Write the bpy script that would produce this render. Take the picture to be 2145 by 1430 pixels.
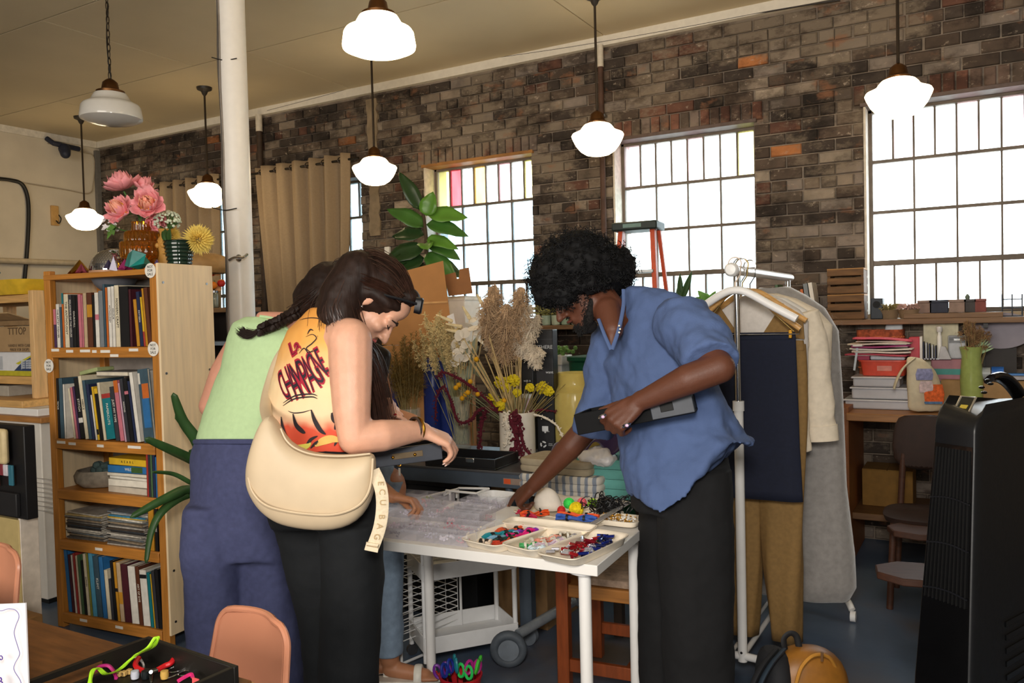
import bpy,bmesh,math,random
from mathutils import Vector,Matrix,Euler
from math import sin,cos,pi,radians as R
V=Vector
for o in list(bpy.data.objects):bpy.data.objects.remove(o)
SC=bpy.context.scene
COL=SC.collection
rnd=random.Random(7)
# ---------------------------------------------------------------- camera
FPX,TH,PITCH,ROLL,EYE=1720.0,R(30),R(1.7),R(1.43),1.5
fw=V((-sin(TH)*cos(PITCH),cos(TH)*cos(PITCH),-sin(PITCH)))
r0=V((cos(TH),sin(TH),0));u0=r0.cross(fw)
rt=r0*cos(ROLL)-u0*sin(ROLL);up=u0*cos(ROLL)+r0*sin(ROLL)
CAM=V((0,0,EYE))
cd=bpy.data.cameras.new('camera');cam=bpy.data.objects.new('camera',cd);COL.objects.link(cam)
cam.matrix_world=Matrix(((rt.x,up.x,-fw.x,0),(rt.y,up.y,-fw.y,0),(rt.z,up.z,-fw.z,EYE),(0,0,0,1)))
cd.sensor_width=36;cd.lens=36*FPX/2145;cd.clip_start=.05
SC.camera=cam
def ray(x,y):return fw+rt*((x-1072.5)/FPX)-up*((y-715)/FPX)
def atD(x,y,d):return CAM+ray(x,y)*d
def atY(x,y,Y):q=ray(x,y);return CAM+q*(Y/q.y)
def atX(x,y,X):q=ray(x,y);return CAM+q*(X/q.x)
def atZ(x,y,z):q=ray(x,y);return CAM+q*((z-EYE)/q.z)
# ---------------------------------------------------------------- light
SC.view_settings.view_transform='Standard';SC.view_settings.look='None'
SC.view_settings.gamma=1;SC.view_settings.use_curve_mapping=False
SC.view_settings.exposure=0.35
w=bpy.data.worlds.new('sky');SC.world=w;w.use_nodes=True
bgn=w.node_tree.nodes['Background'];bgn.inputs[0].default_value=(.86,.95,1,1);bgn.inputs[1].default_value=10.0
def area(name,loc,target,sx,sy,power,col,spread=pi):
 l=bpy.data.lights.new(name,'AREA');l.shape='RECTANGLE';l.size=sx;l.size_y=sy;l.energy=power;l.color=col;l.spread=spread
 o=bpy.data.objects.new(name,l);COL.objects.link(o);o.location=loc
 o.rotation_euler=(V(target)-V(loc)).to_track_quat('-Z','Y').to_euler();return o
# soft fill light added before the windowless wall behind the photographer, and the camera's own bounced flash
area('rear_fill_light',(-1.2,-4.2,2.2),(-1.6,3,1.2),5.0,2.2,230,(1,.93,.84))
area('camera_flash',(.05,-.15,1.95),(-1.2,3,1.1),.35,.35,44,(1,.95,.88))
# ---------------------------------------------------------------- mesh builder
class B:
 def __init__(s):s.v=[];s.f=[];s.c=[];s.T=Matrix.Identity(4);s.col=None
 def _add(s,vs,fs):
  n=len(s.v);T=s.T
  s.v+=[T@V(p)for p in vs];s.f+=[tuple(n+i for i in f)for f in fs];s.c+=[s.col]*len(fs);return s
 def box(s,c,d,rot=None):
  x,y,z=d[0]/2,d[1]/2,d[2]/2
  vs=[V((a*x,b*y,e*z))for a in(-1,1)for b in(-1,1)for e in(-1,1)]
  if rot is not None:vs=[rot@p for p in vs]
  c=V(c)
  return s._add([p+c for p in vs],[(0,1,3,2),(4,6,7,5),(0,4,5,1),(2,3,7,6),(0,2,6,4),(1,5,7,3)])
 def bb(s,a,b):
  a=V(a);b=V(b);d=b-a;return s.box((a+b)/2,(abs(d.x),abs(d.y),abs(d.z)))
 def rings(s,rs,cap=(1,1),closed=False,loop=True):
  n=len(rs[0]);vs=[p for r in rs for p in r];fs=[]
  m=len(rs)
  for i in range(m if closed else m-1):
   a=i*n;b=((i+1)%m)*n
   for j in range(n if loop else n-1):
    k=(j+1)%n;fs.append((a+j,a+k,b+k,b+j))
  if not closed and loop:
   if cap[0]:fs.append(tuple(range(n-1,-1,-1)))
   if cap[1]:fs.append(tuple((m-1)*n+j for j in range(n)))
  return s._add(vs,fs)
 def cyl(s,a,b,ra,rb=None,n=16,cap=(1,1)):
  a=V(a);b=V(b);rb=ra if rb is None else rb
  z=(b-a).normalized();x=z.orthogonal().normalized();y=z.cross(x)
  return s.rings([[c+x*(r*cos(2*pi*i/n))+y*(r*sin(2*pi*i/n))for i in range(n)]for c,r in((a,ra),(b,rb))],cap)
 def tube(s,pts,r,n=8,closed=False,flat=1.0,nrm=None):
  P=[V(p)for p in pts];m=len(P);rs=[];x=None
  for i in range(m):
   if closed:t=P[(i+1)%m]-P[i-1]
   else:t=P[min(i+1,m-1)]-P[max(i-1,0)]
   if t.length<1e-9:t=V((0,0,1))
   t.normalize()
   if nrm is not None:x=V(nrm)
   elif x is None:x=t.orthogonal()
   x=x-t*x.dot(t)
   if x.length<1e-6:x=t.orthogonal()
   x.normalize();y=t.cross(x)
   q=r[i]if hasattr(r,'__len__')else r
   rs.append([P[i]+x*(q*cos(2*pi*j/n))+y*(q*flat*sin(2*pi*j/n))for j in range(n)])
  return s.rings(rs,closed=closed)
 def lathe(s,prof,c=(0,0,0),n=24,rot=None,wob=None):
  c=V(c);rs=[]
  for r,z in prof:
   ring=[]
   for i in range(n):
    a=2*pi*i/n;q=r*(1+(wob(a,z)if wob else 0));p=V((q*cos(a),q*sin(a),z))
    ring.append(c+(rot@p if rot is not None else p))
   rs.append(ring)
  return s.rings(rs)
 def sph(s,c,r,nu=16,nv=10,rot=None):
  if not hasattr(r,'__len__'):r=(r,r,r)
  c=V(c);vs=[];fs=[]
  def tr(p):p=V(p);return c+(rot@p if rot is not None else p)
  vs.append(tr((0,0,r[2])))
  for i in range(1,nv):
   t=pi*i/nv
   for j in range(nu):
    a=2*pi*j/nu;vs.append(tr((r[0]*sin(t)*cos(a),r[1]*sin(t)*sin(a),r[2]*cos(t))))
  vs.append(tr((0,0,-r[2])))
  for j in range(nu):fs.append((0,1+j,1+(j+1)%nu))
  for i in range(nv-2):
   for j in range(nu):fs.append((1+i*nu+j,1+(i+1)*nu+j,1+(i+1)*nu+(j+1)%nu,1+i*nu+(j+1)%nu))
  e=len(vs)-1;q=1+(nv-2)*nu
  for j in range(nu):fs.append((e,q+(j+1)%nu,q+j))
  return s._add(vs,fs)
 def caps(s,a,ra,b,rb=None,n=14):
  rb=ra if rb is None else rb;a=V(a);b=V(b)
  s.sph(a,ra,n,8);s.sph(b,rb,n,8)
  if(b-a).length>1e-5:s.cyl(a,b,ra,rb,n)
  return s
 def chain(s,pts,rs):
  for i in range(len(pts)-1):s.caps(pts[i],rs[i],pts[i+1],rs[i+1])
  return s
 def prism(s,pts,nrm,t):
  k=V(nrm).normalized()*t;n=len(pts);a=[V(p)for p in pts];b=[p+k for p in a]
  fs=[tuple(range(n-1,-1,-1)),tuple(n+i for i in range(n))]+[(i,(i+1)%n,n+(i+1)%n,n+i)for i in range(n)]
  return s._add(a+b,fs)
 def loft(s,secs,n=24):
  rs=[]
  for q in secs:
   c,a,b=V(q[0]),V(q[1]),V(q[2]);e=q[3]if len(q)>3 else 1.0;ring=[]
   for i in range(n):
    t=2*pi*i/n;ct,st=cos(t),sin(t)
    ring.append(c+a*(math.copysign(abs(ct)**e,ct))+b*(math.copysign(abs(st)**e,st)))
   rs.append(ring)
  return s.rings(rs)
 def grid(s,fn,nu,nv):
  vs=[fn(i/nu,j/nv)for i in range(nu+1)for j in range(nv+1)];m=nv+1
  return s._add(vs,[(i*m+j,(i+1)*m+j,(i+1)*m+j+1,i*m+j+1)for i in range(nu)for j in range(nv)])
def mesh(name,b,mat,smooth=40):
 me=bpy.data.meshes.new(name);me.from_pydata([tuple(p)for p in b.v],[],b.f)
 if any(c is not None for c in b.c):
  at=me.color_attributes.new('tint','FLOAT_COLOR','CORNER');k=0;dat=[]
  for f,c in zip(b.f,b.c):
   c=c or(1,1,1)
   for _ in f:dat+=[c[0],c[1],c[2],1]
  at.data.foreach_set('color',dat)
 bm=bmesh.new();bm.from_mesh(me);bmesh.ops.recalc_face_normals(bm,faces=bm.faces);bm.to_mesh(me);bm.free()
 if smooth:
  me.polygons.foreach_set('use_smooth',[True]*len(me.polygons));me.set_sharp_from_angle(angle=R(smooth))
 for m in(mat if isinstance(mat,(list,tuple))else[mat]):me.materials.append(m)
 me.update();return me
def props(o,label=None,cat=None,group=None,kind=None):
 if label:o['label']=label
 if cat:o['category']=cat
 if group:o['group']=group
 if kind:o['kind']=kind
 return o
def ob(name,b,mat,parent=None,label=None,cat=None,group=None,kind=None,smooth=40,bev=0,sub=0,world=False,solid=0):
 """one mesh object; world=True: the builder's points are world points, moved into the parent's frame"""
 if world and parent is not None:
  inv=parent['_m']if False else WM[parent.name].inverted();b.v=[inv@V(p)for p in b.v]
 elif world and parent is None:
  pass
 o=bpy.data.objects.new(name,mesh(name,b,mat,smooth));COL.objects.link(o)
 if parent is not None:o.parent=parent;WM[o.name]=WM[parent.name].copy()
 else:WM[o.name]=Matrix.Identity(4)
 if solid:m=o.modifiers.new('thickness','SOLIDIFY');m.thickness=solid;m.offset=0
 if bev:m=o.modifiers.new('edge','BEVEL');m.width=bev;m.segments=2;m.limit_method='ANGLE';m.angle_limit=R(40)
 if sub:m=o.modifiers.new('round','SUBSURF');m.levels=sub;m.render_levels=sub
 return props(o,label,cat,group,kind)
WM={}
def thing(name,label,cat,loc=(0,0,0),rz=0,group=None,kind=None):
 o=bpy.data.objects.new(name,None);COL.objects.link(o);o.empty_display_size=.05
 o.location=loc;o.rotation_euler=(0,0,rz)
 WM[o.name]=Matrix.Translation(V(loc))@Matrix.Rotation(rz,4,'Z')
 return props(o,label,cat,group,kind)
def kids(o):return[c for c in bpy.data.objects if c.parent==o]
def copy_tree(src,ch,loc,rz,label=None,group=None,scale=None):
 c=src.copy();COL.objects.link(c);c.location=loc;c.rotation_euler=(0,0,rz)
 WM[c.name]=Matrix.Translation(V(loc))@Matrix.Rotation(rz,4,'Z')
 if scale:c.scale=scale
 if label:c['label']=label
 if group:c['group']=group
 for k in ch:
  d=k.copy();COL.objects.link(d);d.parent=c;WM[d.name]=WM[c.name].copy()
 return c
def fuse(name,b,mat,parent,voxel=.007,smooth=6,sub=0,disp=0,dscale=.12,label=None,world=True):
 """closed overlapping shapes of b grown into one continuous skin"""
 o=ob(name,b,mat,parent,label,world=world,smooth=0)
 m=o.modifiers.new('skin','REMESH');m.mode='VOXEL';m.voxel_size=voxel;m.use_smooth_shade=True
 if smooth:s=o.modifiers.new('soften','SMOOTH');s.iterations=smooth;s.factor=.5
 if disp:
  t=bpy.data.textures.new(name+'_folds','CLOUDS');t.noise_scale=dscale;t.noise_depth=2
  d=o.modifiers.new('folds','DISPLACE');d.texture=t;d.strength=disp;d.mid_level=.5;d.texture_coords='LOCAL'
 return o
def txt(s,size,mat,parent,loc,rot,name='lettering',ext=.0004,align='CENTER',shear=0,spacing=1,bold=0):
 c=bpy.data.curves.new(name,'FONT');c.body=s;c.size=size;c.extrude=ext;c.align_x=align;c.align_y='CENTER';c.shear=shear;c.space_character=spacing
 c.offset=bold;c.resolution_u=3
 tmp=bpy.data.objects.new(name,c);me=bpy.data.meshes.new_from_object(tmp);bpy.data.objects.remove(tmp);bpy.data.curves.remove(c)
 me.materials.clear();me.materials.append(mat);o=bpy.data.objects.new(name,me);COL.objects.link(o);o.location=loc
 o.rotation_euler=rot if not isinstance(rot,Matrix)else rot.to_euler()
 if parent is not None:o.parent=parent
 return o
def face_rot(right,upv):
 x=V(right).normalized();y=V(upv);y=(y-x*y.dot(x)).normalized();z=x.cross(y)
 return Matrix(((x.x,y.x,z.x),(x.y,y.y,z.y),(x.z,y.z,z.z)))
# ---------------------------------------------------------------- materials
MC={}
def hexc(h):
 h=h.lstrip('#');h=''.join(q*2 for q in h)if len(h)==3 else h
 return tuple(((int(h[i:i+2],16)/255+.055)/1.055)**2.4 if int(h[i:i+2],16)>10 else int(h[i:i+2],16)/255/12.92 for i in(0,2,4))
def mk(col,rough=.6,var=.12,scale=25,bump=.15,metal=0,trans=0,emit=0,coat=0,stretch=None,sss=0,alpha=1,tint=False,sheen=0,spec=.5,bscale=None,ior=1.45):
 if isinstance(col,str):col=hexc(col)
 key=(col,rough,var,scale,bump,metal,trans,emit,coat,stretch,sss,alpha,tint,sheen,spec,bscale)
 if key in MC:return MC[key]
 m=bpy.data.materials.new('surface');m.use_nodes=True;nt=m.node_tree;N=nt.nodes;L=nt.links
 p=N['Principled BSDF']
 p.inputs['Roughness'].default_value=rough;p.inputs['Metallic'].default_value=metal
 p.inputs['Transmission Weight'].default_value=trans;p.inputs['Coat Weight'].default_value=coat
 p.inputs['Alpha'].default_value=alpha;p.inputs['Sheen Weight'].default_value=sheen;p.inputs['IOR'].default_value=ior
 p.inputs['Specular IOR Level'].default_value=spec
 if sss:p.inputs['Subsurface Weight'].default_value=sss;p.inputs['Subsurface Radius'].default_value=(.02,.008,.004)
 tc=N.new('ShaderNodeTexCoord');mp=N.new('ShaderNodeMapping');L.new(tc.outputs['Object'],mp.inputs[0])
 if stretch:mp.inputs['Scale'].default_value=stretch
 nz=N.new('ShaderNodeTexNoise');nz.inputs['Scale'].default_value=scale;nz.inputs['Detail'].default_value=5;L.new(mp.outputs[0],nz.inputs[0])
 hs=N.new('ShaderNodeMapRange');hs.inputs['From Min'].default_value=.3;hs.inputs['From Max'].default_value=.7
 hs.inputs['To Min'].default_value=1-var;hs.inputs['To Max'].default_value=1+var;L.new(nz.outputs[0],hs.inputs[0])
 mx=N.new('ShaderNodeVectorMath');mx.operation='SCALE';L.new(hs.outputs[0],mx.inputs['Scale'])
 if tint:
  at=N.new('ShaderNodeAttribute');at.attribute_name='tint'
  mm=N.new('ShaderNodeVectorMath');mm.operation='MULTIPLY';mm.inputs[1].default_value=col;L.new(at.outputs['Color'],mm.inputs[0]);L.new(mm.outputs[0],mx.inputs[0])
 else:mx.inputs[0].default_value=col
 L.new(mx.outputs[0],p.inputs['Base Color'])
 if emit:L.new(mx.outputs[0],p.inputs['Emission Color']);p.inputs['Emission Strength'].default_value=emit
 if bump:
  bp=N.new('ShaderNodeBump');bp.inputs['Strength'].default_value=bump;bp.inputs['Distance'].default_value=.004
  if bscale:
   n2=N.new('ShaderNodeTexNoise');n2.inputs['Scale'].default_value=bscale;n2.inputs['Detail'].default_value=3;L.new(mp.outputs[0],n2.inputs[0]);L.new(n2.outputs[0],bp.inputs['Height'])
  else:L.new(nz.outputs[0],bp.inputs['Height'])
  L.new(bp.outputs[0],p.inputs['Normal'])
 MC[key]=m;m['p']=1;return m
def tweak(m):
 m=m.copy();return m,m.node_tree.nodes,m.node_tree.links,m.node_tree.nodes['Principled BSDF']
def wood(col,var=.25,rough=.5,sc=(2,30,30),bump=.1):return mk(col,rough,var,3,bump,stretch=sc)
BLACK=mk('#141415',.45,.1);WHITE=mk('#e8e6e2',.4,.03);CHROME=mk('#c8c8c8',.15,.02,metal=1,bump=0)
GOLD=mk('#b8862f',.3,.1,metal=1);STEEL=mk('#8d9093',.35,.1,metal=1);CREAM=mk('#efe3cf',.55,.04)
GLASS=mk('#f4f8f6',.03,0,trans=.95,bump=0)
def arc(c,rx,ry,a0,a1,n,ax,ay):
 c=V(c);ax=V(ax);ay=V(ay);return[c+ax*(rx*cos(a0+(a1-a0)*i/n))+ay*(ry*sin(a0+(a1-a0)*i/n))for i in range(n+1)]
def bez(p0,p1,p2,p3,n=12):
 p0,p1,p2,p3=V(p0),V(p1),V(p2),V(p3);o=[]
 for i in range(n+1):
  t=i/n;q=1-t;o.append(p0*q**3+p1*(3*q*q*t)+p2*(3*q*t*t)+p3*t**3)
 return o
def spline(pts,n=6):
 P=[V(p)for p in pts];o=[]
 for i in range(len(P)-1):
  a=P[max(i-1,0)];b=P[i];c=P[i+1];d=P[min(i+2,len(P)-1)]
  for k in range(n):
   t=k/n;o.append(.5*((2*b)+(c-a)*t+(2*a-5*b+4*c-d)*t*t+(3*b-a-3*c+d)*t**3))
 return o+[P[-1]]
# ================================================================ ROOM
WY,LX,CZ=5.74,-8.61,3.57
fl=mk('#4e5c70',.3,.35,2.2,.12,bscale=14)
fl,N,L,P=tweak(fl)
# worn paint: brown boards show through in patches of their own
nz=N.new('ShaderNodeTexNoise');nz.inputs['Scale'].default_value=1.1;nz.inputs['Detail'].default_value=6
tcn=[n for n in N if n.type=='TEX_COORD'][0];L.new(tcn.outputs['Object'],nz.inputs[0])
rp=N.new('ShaderNodeValToRGB');rp.color_ramp.elements[0].position=.52;rp.color_ramp.elements[1].position=.66;L.new(nz.outputs[0],rp.inputs[0])
mix=N.new('ShaderNodeMix');mix.data_type='RGBA';L.new(rp.outputs[0],mix.inputs[0])
src=P.inputs['Base Color'].links[0].from_socket;L.new(src,mix.inputs[6]);mix.inputs[7].default_value=(.085,.062,.045,1);L.new(mix.outputs[2],P.inputs['Base Color'])
ob('floor',B().bb((LX-.2,-4.6,-.12),(4.7,WY+.4,0)),fl,kind='structure',label='dark blue-grey painted floor with worn brown patches')
# ceiling: boarded in sheets with open joints
ceil_mat=mk('#c6b798',.6,.05,2,.05)  # warm lamplight put into the colour of a whitish ceiling
ceil=ob('ceiling',B().bb((LX-.2,-4.6,CZ+.03),(4.7,WY+.4,CZ+.15)),mk('#8a8274',.8),kind='structure',label='off-white sheet ceiling with visible joints')
pm=None;k=0
for i in range(-4,3):
 for j in range(0,5):
  x0=i*2.44-(.6 if j%2 else 0);y0=WY-.02-(j+1)*1.22
  xa,xb=max(x0+.004,LX+.01),min(x0+2.436,4.5)
  if xb-xa<.2:continue
  ob('panel',B().bb((xa,y0+.004,CZ),(xb,y0+1.216,CZ+.028)),ceil_mat,ceil,bev=.003,smooth=0)
ob('wall_left',B().bb((LX-.2,-4.6,0),(LX,WY+.4,CZ+.03)),mk('#cfc5b2',.7,.08,3,.1),kind='structure',label='cream painted wall at the far end')
ob('wall_right',B().bb((4.5,-4.6,0),(4.7,WY+.4,CZ+.03)),mk('#cfc8ba',.7,.06,3),kind='structure')
ob('wall_front',B().bb((LX,-4.6,0),(4.5,-4.4,CZ+.03)),mk('#cfc8ba',.7,.06,3),kind='structure')
ob('trim_1',B().bb((LX,WY-.035,CZ-.07),(4.5,WY+.02,CZ+.02)),mk('#ddd6c8',.6,.05),kind='structure',bev=.004,label='white strip between brick wall and ceiling')
# ---- openings in the brick wall
WIN=[]
for cx in(-7.10,-5.36,-3.62,-1.885,-.15):WIN.append((cx-.52,cx+.52))
Z0,Z1=1.46,2.80
GY=WY+.17
wall=B()
def seg(x0,x1,z0,z1):wall.bb((x0,WY+.012,z0),(x1,WY+.34,z1))
seg(LX,4.5,0,Z0);seg(LX,4.5,Z1,CZ+.03)
xs=[LX]+[q for ww in WIN for q in ww]+[4.5]
for i in range(0,len(xs),2):seg(xs[i],xs[i+1],Z0,Z1)
# ---- bricks: every brick its own proud, uneven block
bmat=mk((1,1,1),.9,.3,9,.6,tint=True)
bmat,N,L,P=tweak(bmat)
geo=N.new('ShaderNodeNewGeometry')
def stain(sc,det,ro,p0_,p1_,fac,colr,src,mul=False,off=0):
 n1=N.new('ShaderNodeTexNoise');n1.inputs['Scale'].default_value=sc;n1.inputs['Detail'].default_value=det;n1.inputs['Roughness'].default_value=ro
 mp=N.new('ShaderNodeMapping');mp.inputs['Location'].default_value=(off,0,off);mp.inputs['Scale'].default_value=(1,1,1.7);L.new(geo.outputs['Position'],mp.inputs[0]);L.new(mp.outputs[0],n1.inputs[0])
 r1=N.new('ShaderNodeMapRange');r1.inputs['From Min'].default_value=p0_;r1.inputs['From Max'].default_value=p1_;r1.inputs['To Max'].default_value=fac;L.new(n1.outputs[0],r1.inputs[0])
 m1=N.new('ShaderNodeMix');m1.data_type='RGBA';m1.blend_type='MULTIPLY' if mul else 'MIX';m1.inputs[7].default_value=colr+(1,);L.new(r1.outputs[0],m1.inputs[0]);L.new(src,m1.inputs[6]);return m1.outputs[2]
src=P.inputs['Base Color'].links[0].from_socket
src=stain(1.3,6,.75,.50,.60,.8,(.21,.165,.12),src)
src=stain(1.9,6,.7,.50,.60,.8,(.26,.22,.20),src,True,7)
src=stain(16,6,.75,.60,.70,.75,(.46,.38,.30),src,False,3)
src=stain(5,4,.6,.62,.72,.6,(.25,.11,.055),src,False,11)
L.new(src,P.inputs['Base Color'])
wall.c=[(.24,.19,.145)]*len(wall.c)
wallob=ob('wall_back',wall,bmat,kind='structure',smooth=0,label='old sooty brick wall with four bright windows')
BP=[((.045,.033,.026),34),((.075,.052,.038),24),((.115,.085,.062),18),((.19,.15,.115),12),((.10,.045,.030),7),((.27,.22,.17),4),((.34,.13,.045),2)]
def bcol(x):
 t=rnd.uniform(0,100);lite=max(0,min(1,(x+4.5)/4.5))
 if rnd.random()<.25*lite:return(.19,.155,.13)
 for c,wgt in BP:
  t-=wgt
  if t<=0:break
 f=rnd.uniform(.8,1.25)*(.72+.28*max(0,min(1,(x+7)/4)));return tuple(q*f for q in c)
def brick(b,x0,x1,z0,z1,proud,col):
 q=.006;j=lambda:rnd.uniform(-.003,.003);y0=WY+.02;y1=WY-proud
 fr=[(x0+q+j(),y1+j(),z0+q+j()),(x1-q+j(),y1+j(),z0+q+j()),(x1-q+j(),y1+j(),z1-q+j()),(x0+q+j(),y1+j(),z1-q+j())]
 md=[(x0,y1+q,z0),(x1,y1+q,z0),(x1,y1+q,z1),(x0,y1+q,z1)]
 bk=[(p[0],y0,p[2])for p in md]
 b.col=col
 b._add(fr+md+bk,[(0,1,2,3)]+[(a+i,a+(i+1)%4,a+4+(i+1)%4,a+4+i)for a in(0,4)for i in range(4)])
CH,GAP=.079,.010
cells=[]
row=0;z=.01
while z<CZ-.09:
 header=row%6==5;bw=.105 if header else.207
 x=LX+.01-(0 if row%2 else bw/2)
 while x<1.6:
  x0=max(x+rnd.uniform(-.006,.006),LX+.01);x1=x+bw-GAP;x+=bw
  if x1-x0<.03:continue
  z1=z+CH-GAP
        # cut by openings and by the course of upright bricks above them
  parts=[(x0,x1)]
  for a,c in WIN:
   top=Z1+.135
   if z1>Z0 and z<top-.02:
    a2,c2=(a-.06,c+.06)if z1>Z1 else(a,c);nx=[]
    for p,q in parts:
     if q<=a2 or p>=c2:nx.append((p,q))
     else:
      if p<a2-.03:nx.append((p,a2-.006))
      if q>c2+.03:nx.append((c2+.006,q))
    parts=nx
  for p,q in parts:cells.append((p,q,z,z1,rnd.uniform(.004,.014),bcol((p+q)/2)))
 z+=CH;row+=1
for a,c in WIN:
 x=a-.055
 while x<c+.05:
  cells.append((x,x+.062,Z1+.004,Z1+.125,rnd.uniform(.006,.014),rnd.choice([(.085,.06,.045),(.13,.085,.065),(.16,.12,.10),(.17,.075,.05)])));x+=.0727
def shown(cl):
 x=(cl[0]+cl[1])/2;zc=(cl[2]+cl[3])/2
 d=V((x,WY,zc))-CAM;dep=d.dot(fw);px=d.dot(rt)/dep*FPX+1072;py=715-d.dot(up)/dep*FPX
 return(cl[1]-cl[0])*(cl[3]-cl[2])/dep**3 if(560<px<2150 and 0<py<640)else 0
order=sorted(range(len(cells)),key=lambda i:-shown(cells[i]))
top=set(order[:300]);rest=B()
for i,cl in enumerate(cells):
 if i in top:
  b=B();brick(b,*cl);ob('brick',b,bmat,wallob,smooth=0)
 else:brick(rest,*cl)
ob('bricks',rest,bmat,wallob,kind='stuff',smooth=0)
# pale vertical plaster strip on the brick and a small switch box at its foot
b=B();xa,xb=-5.03,-4.90
L0=[];R0=[]
for i in range(26):
 zz=2.25+i*(3.45-2.25)/25;L0.append((xa+.15*0+rnd.uniform(-.012,.012)+.30,WY-.02,zz));R0.append((xb+rnd.uniform(-.012,.012)+.28,WY-.02,zz))
b.prism(L0+R0[::-1],(0,1,0),.035);ob('plaster_strip',b,mk('#8a7962',.95,.2,12,.6),wallob,smooth=0)
# ---- windows
steel=mk('#6a5f55',.6,.3,8,.3);oak=mk('#9a6a38',.6,.25,8,.2)
def pane_mat(col,gl=.9):
 col=tuple(q**.5 for q in col);key=('pane',col)
 if key in MC:return MC[key]
 m=bpy.data.materials.new('window_glass');m.use_nodes=True;N=m.node_tree.nodes;L=m.node_tree.links;N.remove(N['Principled BSDF'])
 t=N.new('ShaderNodeBsdfTransparent');t2=N.new('ShaderNodeBsdfTranslucent');g=N.new('ShaderNodeBsdfGlossy');g.inputs['Roughness'].default_value=.12
 tcn=N.new('ShaderNodeTexCoord');mp=N.new('ShaderNodeMapping');mp.inputs['Scale'].default_value=(9,9,2.5);nz=N.new('ShaderNodeTexNoise');nz.inputs['Scale'].default_value=1.2;nz.inputs['Detail'].default_value=4
 L.new(tcn.outputs['Object'],mp.inputs[0]);L.new(mp.outputs[0],nz.inputs[0])
 rp=N.new('ShaderNodeValToRGB');rp.color_ramp.elements[0].position=.35;rp.color_ramp.elements[1].position=.65
 rp.color_ramp.elements[0].color=tuple(q*.8 for q in col)+(1,);rp.color_ramp.elements[1].color=col+(1,)
 L.new(nz.outputs[0],rp.inputs[0]);L.new(rp.outputs[0],t.inputs[0]);L.new(rp.outputs[0],t2.inputs[0])
 a=N.new('ShaderNodeMixShader');a.inputs[0].default_value=.25;L.new(t.outputs[0],a.inputs[1]);L.new(t2.outputs[0],a.inputs[2])
 c=N.new('ShaderNodeMixShader');c.inputs[0].default_value=.05;L.new(a.outputs[0],c.inputs[1]);L.new(g.outputs[0],c.inputs[2])
 L.new(c.outputs[0],N['Material Output'].inputs[0]);MC[key]=m;return m
CLR=(.97,.99,1.0);BLU=(.30,.40,.46);YEL=(.75,.68,.25);RED=(.55,.06,.07);ORG=(.7,.42,.12);PNK=(.8,.45,.5);PKL=(.9,.66,.70)
toprow={2:[YEL,RED,CLR,ORG,CLR,PNK,CLR,YEL],3:[PKL,CLR,CLR,CLR,PKL,CLR,CLR,YEL],4:[CLR,PKL,CLR,CLR,PKL,CLR,PKL,CLR]}
rows=[(1.49,1.775,8),(1.81,2.115,4),(2.135,2.445,4),(2.465,2.775,8)]
for wi,(a,c)in enumerate(WIN):
 wn=ob('window_%d'%(wi+1),B().bb((a,WY-.01,Z0-.05),(c,WY+.34,Z0)),mk('#9c8a70',.7,.2,8),kind='structure',bev=.004,label='steel framed multi-pane window %s'%['behind the far curtain','behind the near curtain','behind the fiddle leaf fig','behind the ladder','at the right, bright with sun'][wi])
 f=B()
 for x0,x1,z0,z1 in((a,a+.035,Z0,Z1),(c-.035,c,Z0,Z1),(a,c,Z0,Z0+.03),(a,c,Z1-.03,Z1)):f.bb((x0,GY-.03,z0),(x1,GY+.03,z1))
 ob('frame',f,steel,wn,bev=.003)
 ob('reveal',B().bb((a-.001,WY+.0,Z0),(a+.012,GY-.03,Z1)),mk('#cfc6b8',.7,.15),wn)
 ob('lintel',B().bb((a-.02,WY-.014,Z1-.012),(c+.02,WY+.14,Z1+.014)),oak if wi==2 else mk('#5a4a44',.6,.2),wn,bev=.003)
 ob('transom',B().bb((a+.03,GY-.025,1.775),(c-.03,GY+.025,1.81)),steel,wn,bev=.003)
 ob('transom',B().bb((a+.03,GY-.018,2.115),(c-.03,GY+.018,2.135)),steel,wn)
 ob('transom',B().bb((a+.03,GY-.018,2.445),(c-.03,GY+.018,2.465)),steel,wn)
 for ri,(z0,z1,n)in enumerate(rows):
  wd=(c-a-.07)/n
  for k in range(n):
   x0=a+.035+k*wd
   col=CLR
   if ri==3 and wi in toprow:col=toprow[wi][k]
   elif wi<3:col=BLU
   elif wi==3:col=(.55,.66,.7)if ri==0 else(.8,.88,.9)
   ob('pane',B().bb((x0+.005,GY-.003,z0+.003),(x0+wd-.005,GY+.003,z1-.003)),pane_mat(col),wn,smooth=0)
   if k:ob('muntin',B().bb((x0-.006,GY-.014,z0),(x0+.006,GY+.014,z1)),steel,wn,smooth=0)
# ground outside, seen only as glare
ob('ground_outside',B().bb((-40,WY+.5,-.4),(30,60,-.3)),mk('#b9b6ac',.9),kind='structure')
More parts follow.
